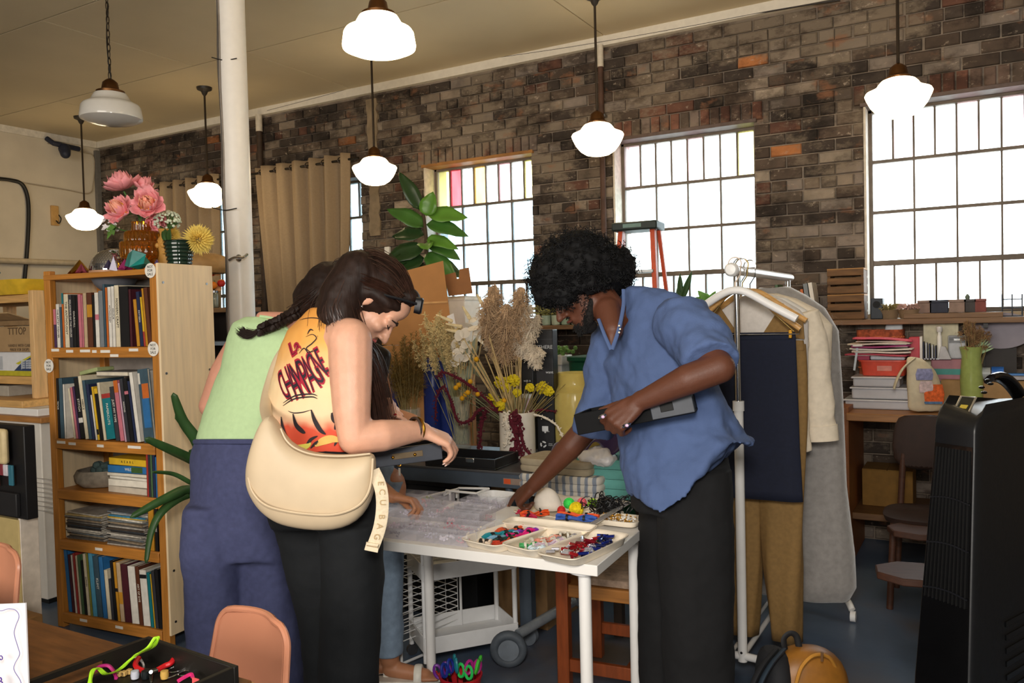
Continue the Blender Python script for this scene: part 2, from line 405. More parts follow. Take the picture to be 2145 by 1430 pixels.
# ---- pipes, cable and fittings on the walls
rust=mk('#4a3328',.7,.3,12,.3)
def pipe(name,x,z0,z1,r,mat,label,y=WY-.05,white=0):
 t=thing(name,label,'pipe',(x,y,z0))
 ob('tube',B().cyl((0,0,0),(0,0,z1-z0-white),r,n=12),mat,t)
 if white:ob('upper_tube',B().cyl((0,0,z1-z0-white),(0,0,z1-z0),r*1.15,n=12),mk('#cfc6b6',.5),t,label='white painted upper length')
 b=B()
 for q in(.3,.8):b.box((0,.02,(z1-z0)*q),(.06,.05,.02))
 ob('clamp',b,STEEL,t,kind='stuff');return t
p=atY(1262,330,WY-.05);pipe('wall_pipe',p.x,.9,3.5,.021,rust,'rusty brown vertical pipe on brick between the second and third windows',white=.16)
p=atY(545,330,WY-.05);pipe('wall_pipe',p.x,.5,3.5,.028,mk('#3b2d22',.7,.3),'dark vertical pipe beside the near curtain and column',white=.16)
pts=[atY(x,y,WY-.03)for x,y in((560,232),(700,195),(860,150),(1010,126),(1200,98),(1420,60),(1620,22),(1760,0))]
ob('wall_cable',B().tube(spline(pts,5),.006,6),mk('#2a211b',.6),label='thin dark cable running along the top of the brick wall',cat='cable')
pts=[atY(x,y,WY-.03)for x,y in((1520,138),(1660,128),(1800,118),(2000,95),(2160,75))]
p=atY(812,530,WY-.03)
t=thing('switch_box','small white switch box on the brick under the plaster strip','switch',p)
ob('box',B().box((0,0,0),(.05,.03,.11)),WHITE,t,bev=.004);ob('toggle',B().box((0,-.018,0),(.012,.012,.025)),WHITE,t)
# left wall fittings
def lw(x,y,off=.02):return atX(x,y,LX+off)
ob('wall_cable',B().tube(spline([lw(-30,372),lw(20,377),lw(45,385),lw(57,410),lw(60,450),lw(57,520),lw(50,600)],8),.02,8),BLACK,label='thick black cable looping down the cream wall',cat='cable')
ob('wall_cable',B().tube(spline([lw(0,378),lw(60,385),lw(140,398),lw(185,405),lw(195,385),lw(196,330),lw(170,318),lw(100,300)],6),.006,6),mk('#a89a84',.6),label='thin pale wire crossing the cream wall under the pendant lamp',cat='cable')
ob('rail',B().tube([lw(-20,545,.05),lw(165,551,.05)],.03,10),mk('#b9ab92',.5),label='cream pipe running level along the cream wall',cat='pipe')
t=thing('wall_mount','dark blue bracket clamped high on the cream wall','bracket',lw(133,308,.12))
o=V(t.location)
ob('arm',B().tube([lw(98,290,.05),lw(112,300,.12),lw(133,305,.14),lw(165,312,.1)],.028,8),mk('#23283a',.5),t,world=True)
ob('head',B().caps(lw(135,312,.15),.06,lw(137,322,.18),.05),mk('#23283a',.5),t,world=True)
t=thing('switch_plate','tan wooden plate with a wire hook on the cream wall','plate',lw(115,455,.015))
a,c=lw(106,430,.015),lw(123,473,.015)
ob('plate',B().bb((a.x-.015,a.y,c.z),(a.x+.015,c.y,a.z)),mk('#c49a5c',.5),t,world=True,bev=.005)
ob('hook',B().tube(spline([lw(123,450,.03),lw(128,458,.07),lw(124,468,.08),lw(118,462,.05)],5),.006,6),BLACK,t,world=True)
ob('trim_2',B().bb((LX-.01,WY-.06,0),(LX+.05,WY-.012,CZ-.1)),mk('#6d6a66',.6),kind='structure',label='narrow grey corner strip between the two walls')
ob('trim_3',B().bb((LX-.01,-4,CZ-.07),(LX+.03,WY-.04,CZ+.01)),mk('#ddd6c8',.6),kind='structure',label='white strip between cream wall and ceiling')
# ================================================================ COLUMN
cp=atD(493,300,4.7)
col=ob('column',B().cyl((cp.x,cp.y,0),(cp.x,cp.y,CZ),.078,n=40),mk('#f3eee6',.35,.02),kind='structure',label='round white column beside the bookshelf')
b=B();b.lathe([(.11,0),(.11,.03),(.09,.05),(.08,.07)],(cp.x,cp.y,0),32);ob('collar',b,mk('#f3eee6',.35),col)
dirc=(CAM-V((cp.x,cp.y,EYE)));dirc.z=0;dirc.normalize();sd=V((-dirc.y,dirc.x,0))
left=-sd if sd.dot(rt)>0 else sd
for kk,off in enumerate((.45,.62)):
 ax=(left*cos(off)+dirc*sin(off));base=V((cp.x,cp.y,0))+ax*.083
 pts=[base+V((0,0,zz))+left*(.004*sin(zz*9+kk))for zz in[3.55-.12*i for i in range(24)]]
 ob('cord',B().tube(pts,.005,6),mk(['#5c544c','#8b8278'][kk],.6),label=['dark cord taped down the white column, outer one','grey cord taped down the white column, inner one'][kk],cat='cord')
for kk,(yy)in enumerate((126,440)):
 c0=atD(470,yy,4.62);ob('cable_tie',B().tube(spline([atD(443,yy-6,4.60),c0,atD(496,yy-4,4.60)],6),.003,5),BLACK,label=['black tie wire round column near the ceiling','black tie wire round column beside the lit pendant'][kk],cat='tie')
h=atD(500,540,4.6)
t=thing('cleat','small chrome cleat hook on the white column','hook',h)
ob('plate',B().sph(h-dirc*.01,(.022,.012,.022),rot=None),CHROME,t,world=True)
ob('horn',B().tube(spline([h-sd*.05+V((0,0,-.012)),h-sd*.02+dirc*.03,h+sd*.02+dirc*.03,h+sd*.045+V((0,0,.02))],5),.008,8),CHROME,t,world=True)
# ================================================================ PENDANT LAMPS
brass=mk('#6b4a2e',.4,.15,metal=1);
def lampglass(on):
 m=mk((1,.76,.44),.25,.0,bump=0,emit=9)if on else mk('#dcd8d0',.2,.02,bump=0,coat=.4)
 return m
prof_s=[(.062,.115),(.085,.106),(.10,.09),(.112,.072),(.138,.058),(.164,.047),(.17,.036),(.162,.015),(.142,-.025),(.112,-.062),(.078,-.084),(.04,-.093),(.004,-.095)]
prof_b=[(q*.87,z*.87)for q,z in((.075,.135),(.105,.125),(.12,.10),(.13,.08),(.155,.064),(.18,.052),(.19,.036),(.2,-.03),(.197,-.045),(.15,-.066),(.08,-.082),(.004,-.088))]
def pendant(px,py,d,on,big,label,dy=0,chain=False):
 p=atD(px,py,d);t=thing('pendant_lamp',label,'lamp',(p.x,p.y,p.z))
 pr=prof_b if big else prof_s;h=pr[0][1]
 ob('shade',B().lathe(pr,n=40),lampglass(on),t)
 ob('fitter',B().lathe([(.078 if big else.064,h-.012),(.08 if big else.066,h+.008),(.05,h+.02),(.042,h+.06),(.025,h+.075),(.008,h+.085)],n=24),brass,t)
 top=CZ-p.z
 if chain:
  b=B();z=h+.08;k=0
  while z<top-.04:
   a=V((1,0,0))if k%2 else V((0,1,0))
   b.tube(arc((0,0,z+.022),.009,.026,0,2*pi,10,a,(0,0,1))[:-1],.003,5,closed=True);z+=.041;k+=1
  ob('chain',b,mk('#3a3026',.5,metal=.6),t)
  ob('cord',B().tube([(.012*sin(q*8),.012*cos(q*9),q)for q in[h+.08+i*(top-.02-h-.08)/24 for i in range(25)]],.003,5),BLACK,t)
 else:ob('stem',B().cyl((0,0,h+.07),(0,0,top-.02),.0085,n=8),mk('#3a3026',.5,metal=.6),t)
 ob('canopy',B().lathe([(.008,top-.075),(.02,top-.06),(.03,top-.035),(.062,top-.02),(.066,top)],n=20),mk('#2c2620',.5),t)
 return t
pendant(233,236,4.9,0,1,'unlit white stepped pendant lamp hanging on a chain',chain=True)
pendant(794,84,3.9,1,1,'large lit drum pendant lamp at the top of the room',chain=True)
for(x,y,lab)in((178,462,'lit pendant lamp against the cream wall'),(436,412,'lit pendant lamp half hidden by the white column'),(785,362,'lit pendant lamp beside the near curtain'),(1252,296,'lit pendant lamp left of the window with the ladder'),(1882,210,'lit pendant lamp over the corner of the brightest window')):
 q=atY(x,y,4.95);pendant(x,y,(q-CAM).dot(fw),1,0,lab)
# ================================================================ CURTAINS
def curtain(x0,x1,z0,z1,label,tied=.0,folds=6):
 t=thing('curtain',label,'curtain',((x0+x1)/2,WY-.11,z0))
 wd=x1-x0
 def fn(u,v):
  s=u-.5;pin=1-tied*((1-v)**1.3)
  return V((s*wd*pin+tied*.10*(1-v)*.5,.045*sin(u*folds*2*pi)+.012*sin(u*folds*4.3*pi+v*3),(z1-z0)*v))
 ob('cloth',B().grid(fn,150,24),mk('#a08a6d',.85,.06,60,.2),t,solid=.004,smooth=80)
 for k in range(folds):
  u=(k+.25+.25)/folds
  ob('grommet',B().tube(arc(((u-.5)*wd,-.012,z1-z0-.055),.024,.024,0,2*pi,14,(.5,.86,0),(0,0,1))[:-1],.005,6,closed=True),mk('#4a4038',.4,metal=.8),t)
 ob('rod',B().cyl((-wd/2-.1,0,z1-z0-.055),(wd/2+.1,0,z1-z0-.055),.011,n=10),mk('#2c2722',.4,metal=.5),t)
 return t
curtain(-6.04,-4.86,.9,2.985,'tan grommet curtain nearest the camera, over the second window',.28,6)
curtain(-7.70,-6.55,.9,2.985,'tan grommet curtain behind the peonies, over the farthest window',.1,6)
# ================================================================ BOOKSHELF
pine=wood('#b97a33',.2,.45,(30,30,2));pine_h=wood('#b97a33',.2,.45,(2,30,30));ply=wood('#ecd3ab',.10,.5,(14,14,1.2))
BSX,BSY,BRZ=-4.065,2.385,R(5)
BW,BH,BD=.775,1.785,.335
bs=thing('bookshelf','tall pine bookshelf with plywood side, packed with books and magazines','bookshelf',(BSX,BSY,0),BRZ)
for x in(.022,BW-.022):
 for y in(.02,BD-.02):
  ob('post',B().box((x,y,BH/2),(.044,.034,BH)),pine,bs,bev=.003)
ob('side_panel',B().bb((BW,.002,.06),(BW+.012,BD,BH+.004)),ply,bs,bev=.002,label='pale birch plywood side')
ob('side_panel',B().bb((-.012+.012,.03,.06),(.008,BD-.03,BH-.02)),ply,bs)
b=B()
for z in(1.70,1.28,.82,.36,.12):
 for y in(.03,BD-.04):b.cyl((BW+.011,y,z),(BW+.0145,y,z),.006,n=10)
ob('screws',b,STEEL,bs,kind='stuff')
SZ=[1.765,1.405,.952,.700,.447,.078]
for k,z in enumerate(SZ):
 ob('shelf_board',B().bb((.0 if k==0 else.046,.001,z-.026),(BW if k==0 else BW-.046,BD-.004,z)),pine_h,bs,bev=.003)
 if k:ob('shelf_lip',B().bb((.046,-.002,z-.05),(BW-.046,.016,z-.004)),pine_h,bs,bev=.003)
ob('back_brace',B().box((BW/2+.02,BD-.004,.9),(.06,.012,1.7)),pine,bs)
ob('back_panel',B().bb((.05,BD-.012,.06),(BW-.05,BD-.006,BH-.03)),mk('#9d948c',.8,.08),bs)
# paper shelf tags and round stickers
paper=mk('#ece7dd',.7,.03)
def tag_(x,z,wd,s):
 o=ob('shelf_tag',B().box((x,-.0035,z),(wd,.002,.014)),paper,bs);
 txt(s,.008,mk('#555',.7),bs,(x,-.005,z),(R(90),0,0))
for x,z,wd in((.075,SZ[1]-.012,.055),(.18,SZ[1]-.018,.05),(.29,SZ[1]-.017,.07),(.355,SZ[1]-.02,.03),(.43,SZ[1]-.02,.065),(.62,SZ[1]-.014,.06),(.49,SZ[1]-.04,.055),
    (.09,SZ[2]-.016,.06),(.17,SZ[2]-.02,.05),(.37,SZ[2]-.022,.045),(.60,SZ[2]-.018,.085),(.33,SZ[4]-.022,.05),(.2,SZ[5]-.02,.05),(.45,SZ[5]-.02,.05)):
 ob('shelf_tag',B().box((x,-.0035,z),(wd,.002,.013)),paper,bs)
for x,z in((BW-.03,BH-.03),(BW-.03,SZ[1]-.01),(.02,SZ[1]-.09)):
 t=ob('sticker',B().cyl((x,-.0025,z),(x,.0,z),.034,n=28),paper,bs,label='round white sticker reading NOT FOR SALE')
 for i,s in enumerate(('NOT','FOR','SALE')):txt(s,.017,mk('#333',.7),bs,(x,-.003,z+.017-.017*i),(R(90),0,0))
# ---- books
def bookmesh(wd,h,dp,col,spine=None):
 """cover, page block"""
 pg=mk('#e4dac6',.85,.08,90);c=mk(col,.42,.10,30,.06)
 return c,pg
M_bs=WM[bs.name]
CN={'black':'#1b1b1d','white':'#e3ded4','cream':'#ded2b6','pink':'#c87482','brown':'#5f3524','grey':'#7d8388','mustard':'#c48a2a','yellow':'#e0b52c','teal':'#17767f','blue':'#2f6fa8','navy':'#27304f','green':'#4d6a48','olive':'#8c8a3c','red':'#a83a34','orange':'#cc6a2b','purple':'#4d3559','maroon':'#4c2029','slate':'#3f5866','sky':'#58a2c4','beige':'#c3a987','lilac':'#c9a6b8','charcoal':'#3a3a40'}
ORD=['first','second','third','fourth','fifth','sixth','seventh','eighth','ninth','tenth','eleventh','twelfth','thirteenth','fourteenth','fifteenth','sixteenth','seventeenth','eighteenth','nineteenth','twentieth','twenty-first','twenty-second','twenty-third','twenty-fourth','twenty-fifth']
inkd=mk('#26221f',.6);inkl=mk('#e9e3d6',.6)
def book(x,z,wd,h,dp,cname,lean,label,group,band=None,title=None,y0=.012,dark=None):
 """upright book; x is the left foot of the spine in shelf coordinates"""
 M=M_bs@Matrix.Translation((x,y0,z+.0005+(wd*sin(-lean)if lean<0 else 0)))@Matrix.Rotation(lean,4,'Y')
 t=bpy.data.objects.new('book',None);COL.objects.link(t);t.empty_display_size=.02;t.matrix_world=M;WM[t.name]=M
 props(t,label,'book',group)
 cm=mk(CN[cname],.42,.12,30,.06);pg=mk('#ddd2bc',.85,.08,90)
 q=.0022
 b=B().bb((0,0,0),(q,dp,h)).bb((wd-q,0,0),(wd,dp,h)).bb((0,0,0),(wd,q,h))
 ob('cover',b,cm,t,smooth=0)
 ob('pages',B().bb((q*.8,q,.003),(wd-q*.8,dp-.004,h-.003)),pg,t,smooth=0)
 if band:ob('spine_band',B().bb((.0008,-.0006,h*band[1]),(wd-.0008,.001,h*band[2])),mk(CN[band[0]],.45),t,smooth=0)
 if title and wd>.012:
  lightc=cname in('white','cream','yellow','beige','mustard','lilac','sky','pink')
  o=txt(title,min(wd*.62,.02),inkd if lightc else inkl,t,(wd/2,-.001,h*.55),Matrix(((0,1,0),(0,0,-1),(-1,0,0))),'spine_title')
 return t
def run(shelf,zz,items,group,x0,x1,lean=0,tail='from the left on the %s',gap=.0012):
 cl=cos(R(lean));tot=sum(it[1]/cl+gap for it in items);k=(x1-x0)/tot;x=x0
 for n,it in enumerate(items):
  cname,wd,h=it[:3];wd*=k;band=it[3]if len(it)>3 else None;title=it[4]if len(it)>4 else None
  desc={'black':'black-spined','white':'white-spined','cream':'cream-spined','charcoal':'charcoal-spined'}.get(cname,cname)
  ex=(' with %s band'%band[0])if band else ''
  book(x,zz,wd-gap*.3,h,rnd.uniform(.19,.24),cname,R(lean),('%s book%s, %s '+tail)%(desc,ex,ORD[n],shelf),group,band,title)
  x+=wd/cl+gap*k
run('top shelf',SZ[1],[('purple',.016,.19,('pink',.6,1)),('white',.02,.215,None,'THE ARTIST WEAVER'),('slate',.013,.20),('orange',.012,.268,('teal',.8,1)),('cream',.026,.262,None,'THE ANTHOLOGY'),('charcoal',.020,.258,None,'FOLKWAYS OF THE HOUSE'),('black',.020,.25,None,'CHURCHILL'),('black',.012,.256),('pink',.018,.258),('pink',.010,.252),('beige',.020,.262),('brown',.030,.264,('mustard',.55,.78)),('black',.013,.252),('white',.022,.262,('pink',.5,.6)),('grey',.024,.27),('slate',.012,.30),('orange',.012,.284),('white',.018,.286,None,'MYTHOLOGY'),('white',.017,.288,None,'COLOUR'),('cream',.025,.292,None,'MODERN CRAFT'),('black',.05,.285),('maroon',.014,.27)],'upright books on the top shelf',.05,.60)
run('top shelf',SZ[1],[('mustard',.02,.22),('navy',.02,.255,None,'PATTERN'),('yellow',.012,.23,('red',0,.3)),('mustard',.012,.27),('brown',.022,.272)],'upright books on the top shelf',.625,.725,-4,'of five leaning at the right of the %s')
run('second shelf',SZ[2],[('black',.018,.30,None,'TEXTILES'),('slate',.030,.30),('white',.014,.27)],'upright books on the second shelf',.05,.112)
run('second shelf',SZ[2],[('cream',.012,.25),('pink',.014,.255),('purple',.012,.26),('black',.026,.30,('white',.26,.34),'STITCH'),('cream',.020,.31,None,'NEEDLE'),('slate',.018,.29),('navy',.018,.27),('white',.010,.22),('yellow',.013,.26,('black',.1,.2)),('black',.02,.25,('yellow',.9,1)),('cream',.016,.28),('teal',.05,.22,('red',.9,1),'PAPERCUTS'),('charcoal',.024,.26,None,'JUST MY TYPE'),('pink',.024,.29,('orange',.8,1)),('lilac',.010,.28),('charcoal',.018,.30,None,'MAKING'),('black',.022,.30,('pink',.75,.8)),('navy',.014,.29),('white',.020,.33)],'leaning books on the second shelf',.165,.63,-7,'of the leaning row on the %s')
# tall picture book whose cover faces out at the right end of the second shelf
def cover_book(x,z,wd,h,col,label,group,lean=0,rz=0,y=.03,art=(),th=.012):
 M=M_bs@Matrix.Translation((x,y,z+.001))@Matrix.Rotation(rz,4,'Z')@Matrix.Rotation(lean,4,'Y')
 t=bpy.data.objects.new('book',None);COL.objects.link(t);t.matrix_world=M;WM[t.name]=M;props(t,label,'book',group)
 ob('cover',B().bb((0,0,0),(wd,.002,h)).bb((0,th-.002,0),(wd,th,h)).bb((0,0,0),(.002,th,h)),mk(CN[col],.4,.15),t,smooth=0)
 ob('pages',B().bb((.002,.002,.003),(wd-.003,th-.002,h-.003)),mk('#ddd2bc',.85),t,smooth=0)
 for nm,c,x0,z0,x1,z1 in art:ob(nm,B().bb((x0*wd,-.0008,z0*h),(x1*wd,.0006,z1*h)),mk(CN[c],.45),t,smooth=0)
 return t
cover_book(.64,SZ[2],.078,.345,'slate','picture book facing out with orange and blue cover on second shelf',None,R(-6),R(-8),.02,(('cover_print','orange',.3,.6,.95,.8),('cover_print','blue',.2,.2,.9,.6),('cover_print','white',.02,.8,.2,.95)))
t=thing('folded_paper','pale green folded card lying on the books of the second shelf','card',M_bs@V((.235,.10,SZ[2]+.318)),BRZ)
ob('card',B().box((0,0,.015),(.13,.10,.02),Matrix.Rotation(R(-10),3,'Y')),mk('#a3ad77',.7),t,bev=.004)
t=thing('book','grey book lying flat across the books of the second shelf','book',M_bs@V((.40,.13,SZ[2]+.308)),BRZ)
ob('cover',B().box((0,0,.005),(.22,.16,.002)).box((0,0,.023),(.22,.16,.002)),mk('#8b8784',.6),t);ob('pages',B().box((0,0,.014),(.215,.155,.016)),mk('#ddd2bc',.85),t)
# third shelf: felt bowl and a flat pile
t=thing('felt_bowl','grey felted bowl on the third bookshelf board','bowl',M_bs@V((.19,.15,SZ[3])),BRZ)
wl=lambda a,z:.05*sin(3*a+1)+.03*sin(7*a)
ob('bowl',B().lathe([(.03,.0),(.10,.004),(.128,.03),(.132,.06),(.118,.085),(.108,.083),(.12,.06),(.115,.03),(.06,.012)],n=36,wob=wl),mk('#8f8474',.95,.25,30,.8),t)
b=B()
for i in range(26):a=rnd.uniform(0,6.28);q=rnd.uniform(0,.075);b.sph((q*cos(a),q*sin(a)*.8,.075+rnd.uniform(0,.03)),rnd.uniform(.012,.024),8,6)
ob('yarn_scraps',b,mk('#4c5f5c',.9,.3,30),t,kind='stuff')
def flat(x,z,wd,dp,h,col,label,group=None,rz=0,y=.03,title=None,cat='book',name='book'):
 p=M_bs@V((x+wd/2,y+dp/2,z));t=thing(name,label,cat,p,BRZ+rz,group)
 cm=mk(col if col[0]=='#' else CN[col],.45,.1,30,.05);q=.0022
 ob('cover',B().bb((-wd/2,-dp/2,.0004),(wd/2,dp/2,q)).bb((-wd/2,-dp/2,h-q),(wd/2,dp/2,h-.0004)).bb((-wd/2,-dp/2,.0004),(wd/2,-dp/2+q,h-.0004)),cm,t,smooth=0)
 ob('pages',B().bb((-wd/2+.003,-dp/2+q,q*.9),(wd/2-.003,dp/2-.003,h-q*.9)),mk('#ddd2bc',.85,.1,120),t,smooth=0)
 if title:txt(title,h*.5,inkl if col in('blue',)else inkd,t,(0,-dp/2-.0005,h/2),(R(90),0,0),'spine_title')
 return t
pl=[('#c9bfae',.032,'beige book at the bottom of the flat pile',None),('#e7e0d0',.034,'thick cream book second in the flat pile',None),('#e9e3d5',.014,'thin cream booklet in the middle of the flat pile',None),('#e2d9c6',.016,'slim ivory book under the blue book',None),('blue',.036,'blue book with a green spine picture in the flat pile','WILD'),('yellow',.034,'yellow book on top of the flat pile','A  E  A  R  L')]
z=SZ[3]+.0005
for i,(c,h,lab,tt)in enumerate(pl):
 t=flat(.37+(i%3)*.006,z,.27-.01*(i%2),.20,h,c,lab+' on third shelf','flat pile on the third shelf',R((-2,2,-3,1,2,-2)[i]),title=tt);z+=h+.0006
 if c=='blue':ob('spine_band',B().bb((.02,-.1015,.004),(.09,-.0985,.032)),mk('#3c5a2c',.5),t)
x=.655
for i,(c,wd,h)in enumerate((('red',.012,.22),('charcoal',.012,.235),('green',.014,.235),('navy',.016,.24),('blue',.010,.19))):
 book(x,SZ[3],wd,h,.2,c,0,'thin %s book, %s of five at the right of the third shelf'%(c,ORD[i]),'thin books at the end of the third shelf');x+=wd+.001
# fourth shelf: two stacks of magazines
gl=['#57534f','#8e8a84','#2c2a2b','#a9a39a','#6d7478','#c9c2b5','#4a4038','#93826b','#b5b0a6','#3c4248']
def mags(x0,wd,n,labb,grp,tops):
 z=SZ[4]+.0008
 for i in range(n):
  c=tops[n-1-i]if n-1-i<len(tops)else gl[(i*7+3)%len(gl)];h=rnd.uniform(.0065,.0095)
  p=M_bs@V((x0+rnd.uniform(-.012,.012),.125+rnd.uniform(-.008,.012),z));t=thing('magazine','%s, %s from the bottom'%(labb,ORD[i]),'magazine',p,BRZ+R(rnd.uniform(-5,5)),grp)
  ob('cover',B().bb((-wd/2,-.10,.0003),(wd/2,.10,.001)).bb((-wd/2,-.10,h-.001),(wd/2,.10,h-.0003)).bb((-wd/2,-.10,.0003),(wd/2,-.099,h)),mk(c,.35,.3,40,.05),t,smooth=0)
  ob('pages',B().bb((-wd/2+.002,-.099,.001),(wd/2-.002,.099,h-.001)),mk('#c8c0b2',.7,.2,150),t,smooth=0)
  z+=h+.0005
 return z
mags(.195,.25,17,'magazine in the left stack on the fourth shelf','left magazine stack',['#c9c2b5','#b9a06a','#8e8a84'])
mags(.49,.25,19,'magazine in the right stack on the fourth shelf','right magazine stack',['#7d8388','#d8d2c4','#3f86a8','#c9a64a','#ddd6c6'])
book(.655,SZ[4],.035,.215,.2,'mustard',0,'mustard magazine file at the right end of the fourth shelf',None);book(.695,SZ[4],.02,.22,.2,'black',0,'black book beside the mustard file on the fourth shelf',None,None,'INTERIORS')
# bottom shelf: large books
run('bottom shelf',SZ[5],[('blue',.020,.325),('maroon',.016,.29),('white',.010,.29),('red',.014,.30),('cream',.010,.29),('green',.016,.295),('black',.014,.27),('cream',.016,.305,None,'GARDEN'),('olive',.012,.31),('sky',.024,.32),('slate',.030,.30,None,'KLIMT'),('blue',.024,.30),('cream',.020,.24),('charcoal',.014,.2),('black',.016,.29),('mustard',.015,.285,('black',.5,.56)),('beige',.022,.285,('mustard',.3,.5)),('maroon',.036,.28),('white',.038,.275),('brown',.020,.28,None,'ART OF DYE'),('white',.036,.265,('black',.85,.92)),('teal',.016,.26),('yellow',.006,.255),('charcoal',.016,.27),('black',.018,.28)],'upright books on the bottom shelf',.075,.725,-4)
t=flat(.36,SZ[5]+.335,.30,.2,.014,'#5f6f92','slate-blue album lying flat above the bottom row of books',None,0,.06)
txt('Weird',.04,mk('#2c2440',.6),t,(.07,-.1005,.007),(R(90),0,0),'cover_title')
# ---- things on top of the bookshelf
TZ=SZ[0]
def onbs(x,y,z=TZ+.001):return M_bs@V((x,y,z))
# amber tiered ribbed vase
amber=mk((.62,.25,.015),.06,.1,12,.05,trans=.88,ior=1.45)
av=thing('tiered_vase','amber ribbed glass vase in stacked tiers holding pink peonies','vase',onbs(.515,.16),BRZ)
rib=lambda a,z:.035*sin(22*a)
ob('glass',B().lathe([(.045,0),(.052,.01),(.052,.05),(.06,.06),(.098,.068),(.1,.075),(.1,.138),(.096,.144),(.08,.148),(.08,.152),(.078,.19),(.07,.196),(.046,.20),(.045,.235),(.047,.242),(.038,.242),(.036,.205),(.06,.185),(.06,.15),(.085,.135),(.085,.08),(.045,.055),(.04,.012)],n=88,wob=rib),amber,av,smooth=70)
def petal_flower(parent,c,nrm,rad,layers,mats,cup=.6,seed=1,wid=.55):
 """a bloom of separate curved petals; layers: (count, reach, lift, material index)"""
 rr=random.Random(seed);n=V(nrm).normalized();x=n.orthogonal().normalized();y=n.cross(x);c=V(c)
 bl=[B()for _ in mats]
 for(cnt,reach,lift,mi)in layers:
  for k in range(cnt):
   a=2*pi*k/cnt+rr.uniform(-.25,.25);d=x*cos(a)+y*sin(a);s=n.cross(d);rr1=rad*reach*rr.uniform(.88,1.1);lf=lift+rr.uniform(-.08,.08)
   def fn(u,v):
    w_=wid*rr1*math.sin(pi*min(1,.12+u*.8))**.7*(v-.5)*2
    out=rr1*(u*cos(lf*1.2*u));hh=rr1*(u*u*lf*1.1)-.12*rr1*abs(v-.5)*(-1)*(1-u)+.05*rr1*sin(5*v+k)*u
    return c+d*out+n*hh+s*w_*.62+n*(abs(v-.5)**2*rr1*.9*cup)
   bl[mi].grid(fn,5,4)
 for b,m in zip(bl,mats):
  if b.v:ob('petals',b,m,parent,world=True,smooth=80,solid=.0012)
pk=mk('#ee9a9e',.6,.15,14,.1,sss=0);pk2=mk('#f0a58c',.6,.15);yc=mk('#eaa93a',.7,.2,40);stemg=mk('#3d6a2c',.6,.2)
def peony(name,lab,px,py,d,nrm,rad,seed,center=True,foot=(.505,.16,TZ+.22)):
 c=atD(px,py,d);t=thing(name,lab,'flower',c)
 n=V(nrm)
 petal_flower(t,c,n,rad,[(9,1.0,.35,0),(8,.85,.75,0),(8,.7,1.1,1 if center else 0),(7,.5,1.4,1 if center else 0)],[pk,pk2],seed=seed)
 if center:
  b=B();rr=random.Random(seed);nn=n.normalized();x=nn.orthogonal().normalized();y=nn.cross(x)
  for i in range(60):a=rr.uniform(0,6.28);q=rad*.42*rr.random()**.5;p=c+x*q*cos(a)+y*q*sin(a)+nn*rad*.35;b.caps(p-nn*rad*.3,.0015,p+nn*rr.uniform(0,.012),.003,5)
  ob('stamens',b,yc,t,world=True)
 ft=M_bs@V(foot);ob('stem',B().tube(bez(c-n.normalized()*rad*.1,c-n.normalized()*rad*.5,ft+V((0,0,.12)),ft,8),.004,6),stemg,t,world=True)
back=-fw
peony('peony','pink peony with yellow heart facing front, lower of the front pair',258,446,3.96,back*.7+V((-.25,0,.35)),.085,3)
peony('peony','pink peony with yellow heart, upper right of the bunch',312,432,3.94,back*.8+V((.15,0,.3)),.09,5)
peony('peony','flat pink peony reaching furthest left over the vase',258,397,4.02,V((-.2,-.25,1)),.095,8,False)
peony('peony','pink peony seen from the side at the top of the bunch',298,398,4.08,V((.45,.1,1)),.075,9,False)
peony('peony','small pink peony tucked under the upper right bloom',325,462,4.02,V((.5,-.2,-.35)),.06,12,False)
# disco half dome
t=thing('disco_dome','mirrored half dome on the bookshelf top beside the amber vase','ornament',onbs(.30,.17),BRZ)
b=B();Rr=.115
for i in range(15):
 t0,t1=(pi/2)*i/15+.004,(pi/2)*(i+1)/15-.004;n=max(5,int(56*sin((t0+t1)/2)))
 for k in range(n):
  a0,a1=2*pi*k/n+.01,2*pi*(k+1)/n-.01;q=[]
  for(tt,aa)in((t1,a0),(t1,a1),(t0,a1),(t0,a0)):q.append(V((Rr*sin(tt)*cos(aa),Rr*sin(tt)*sin(aa),.012+Rr*cos(tt))))
  b._add(q,[(0,1,2,3)])
ob('mirrors',b,mk('#e6e6ea',.04,0,metal=1,bump=0),t,kind='stuff',smooth=0)
ob('dome',B().sph((0,0,.012),(.113,.113,.113),32,16),mk('#6a6a70',.5),t)
ob('base',B().cyl((0,0,0),(0,0,.014),.117,n=32),mk('#b98d6c',.5),t)
def star(c,r,n,h,tw=0,sharp=.5):
 b=B();pts=[]
 for i in range(2*n):a=pi*i/n+tw;q=r if i%2==0 else r*sharp;pts.append((q*cos(a),q*sin(a),.004 if i%2==0 else h*.25))
 vs=[(0,0,h)]+pts+[(0,0,.001)];m=2*n
 b._add(vs,[(0,1+i,1+(i+1)%m)for i in range(m)]+[(m+1,1+(i+1)%m,1+i)for i in range(m)]);return b
t=thing('paper_star','gold folded paper star left of the mirrored dome','ornament',onbs(.155,.09),BRZ);ob('star',star(0,.058,9,.075,0,.8),GOLD,t,smooth=0)
t=thing('paper_star','pink folded paper star behind the gold star','ornament',onbs(.075,.16),BRZ);ob('star',star(0,.045,6,.05,.3,.6),mk('#d0647c',.6),t,smooth=0)
t=thing('paper_star','small dark red paper star between gold star and dome','ornament',onbs(.225,.045),BRZ);ob('star',star(0,.03,6,.05,.1,.55),mk('#7a2c3a',.5),t,smooth=0)
t=thing('paper_crane','purple and white folded paper bird before the dome','ornament',onbs(.43,.05),BRZ)
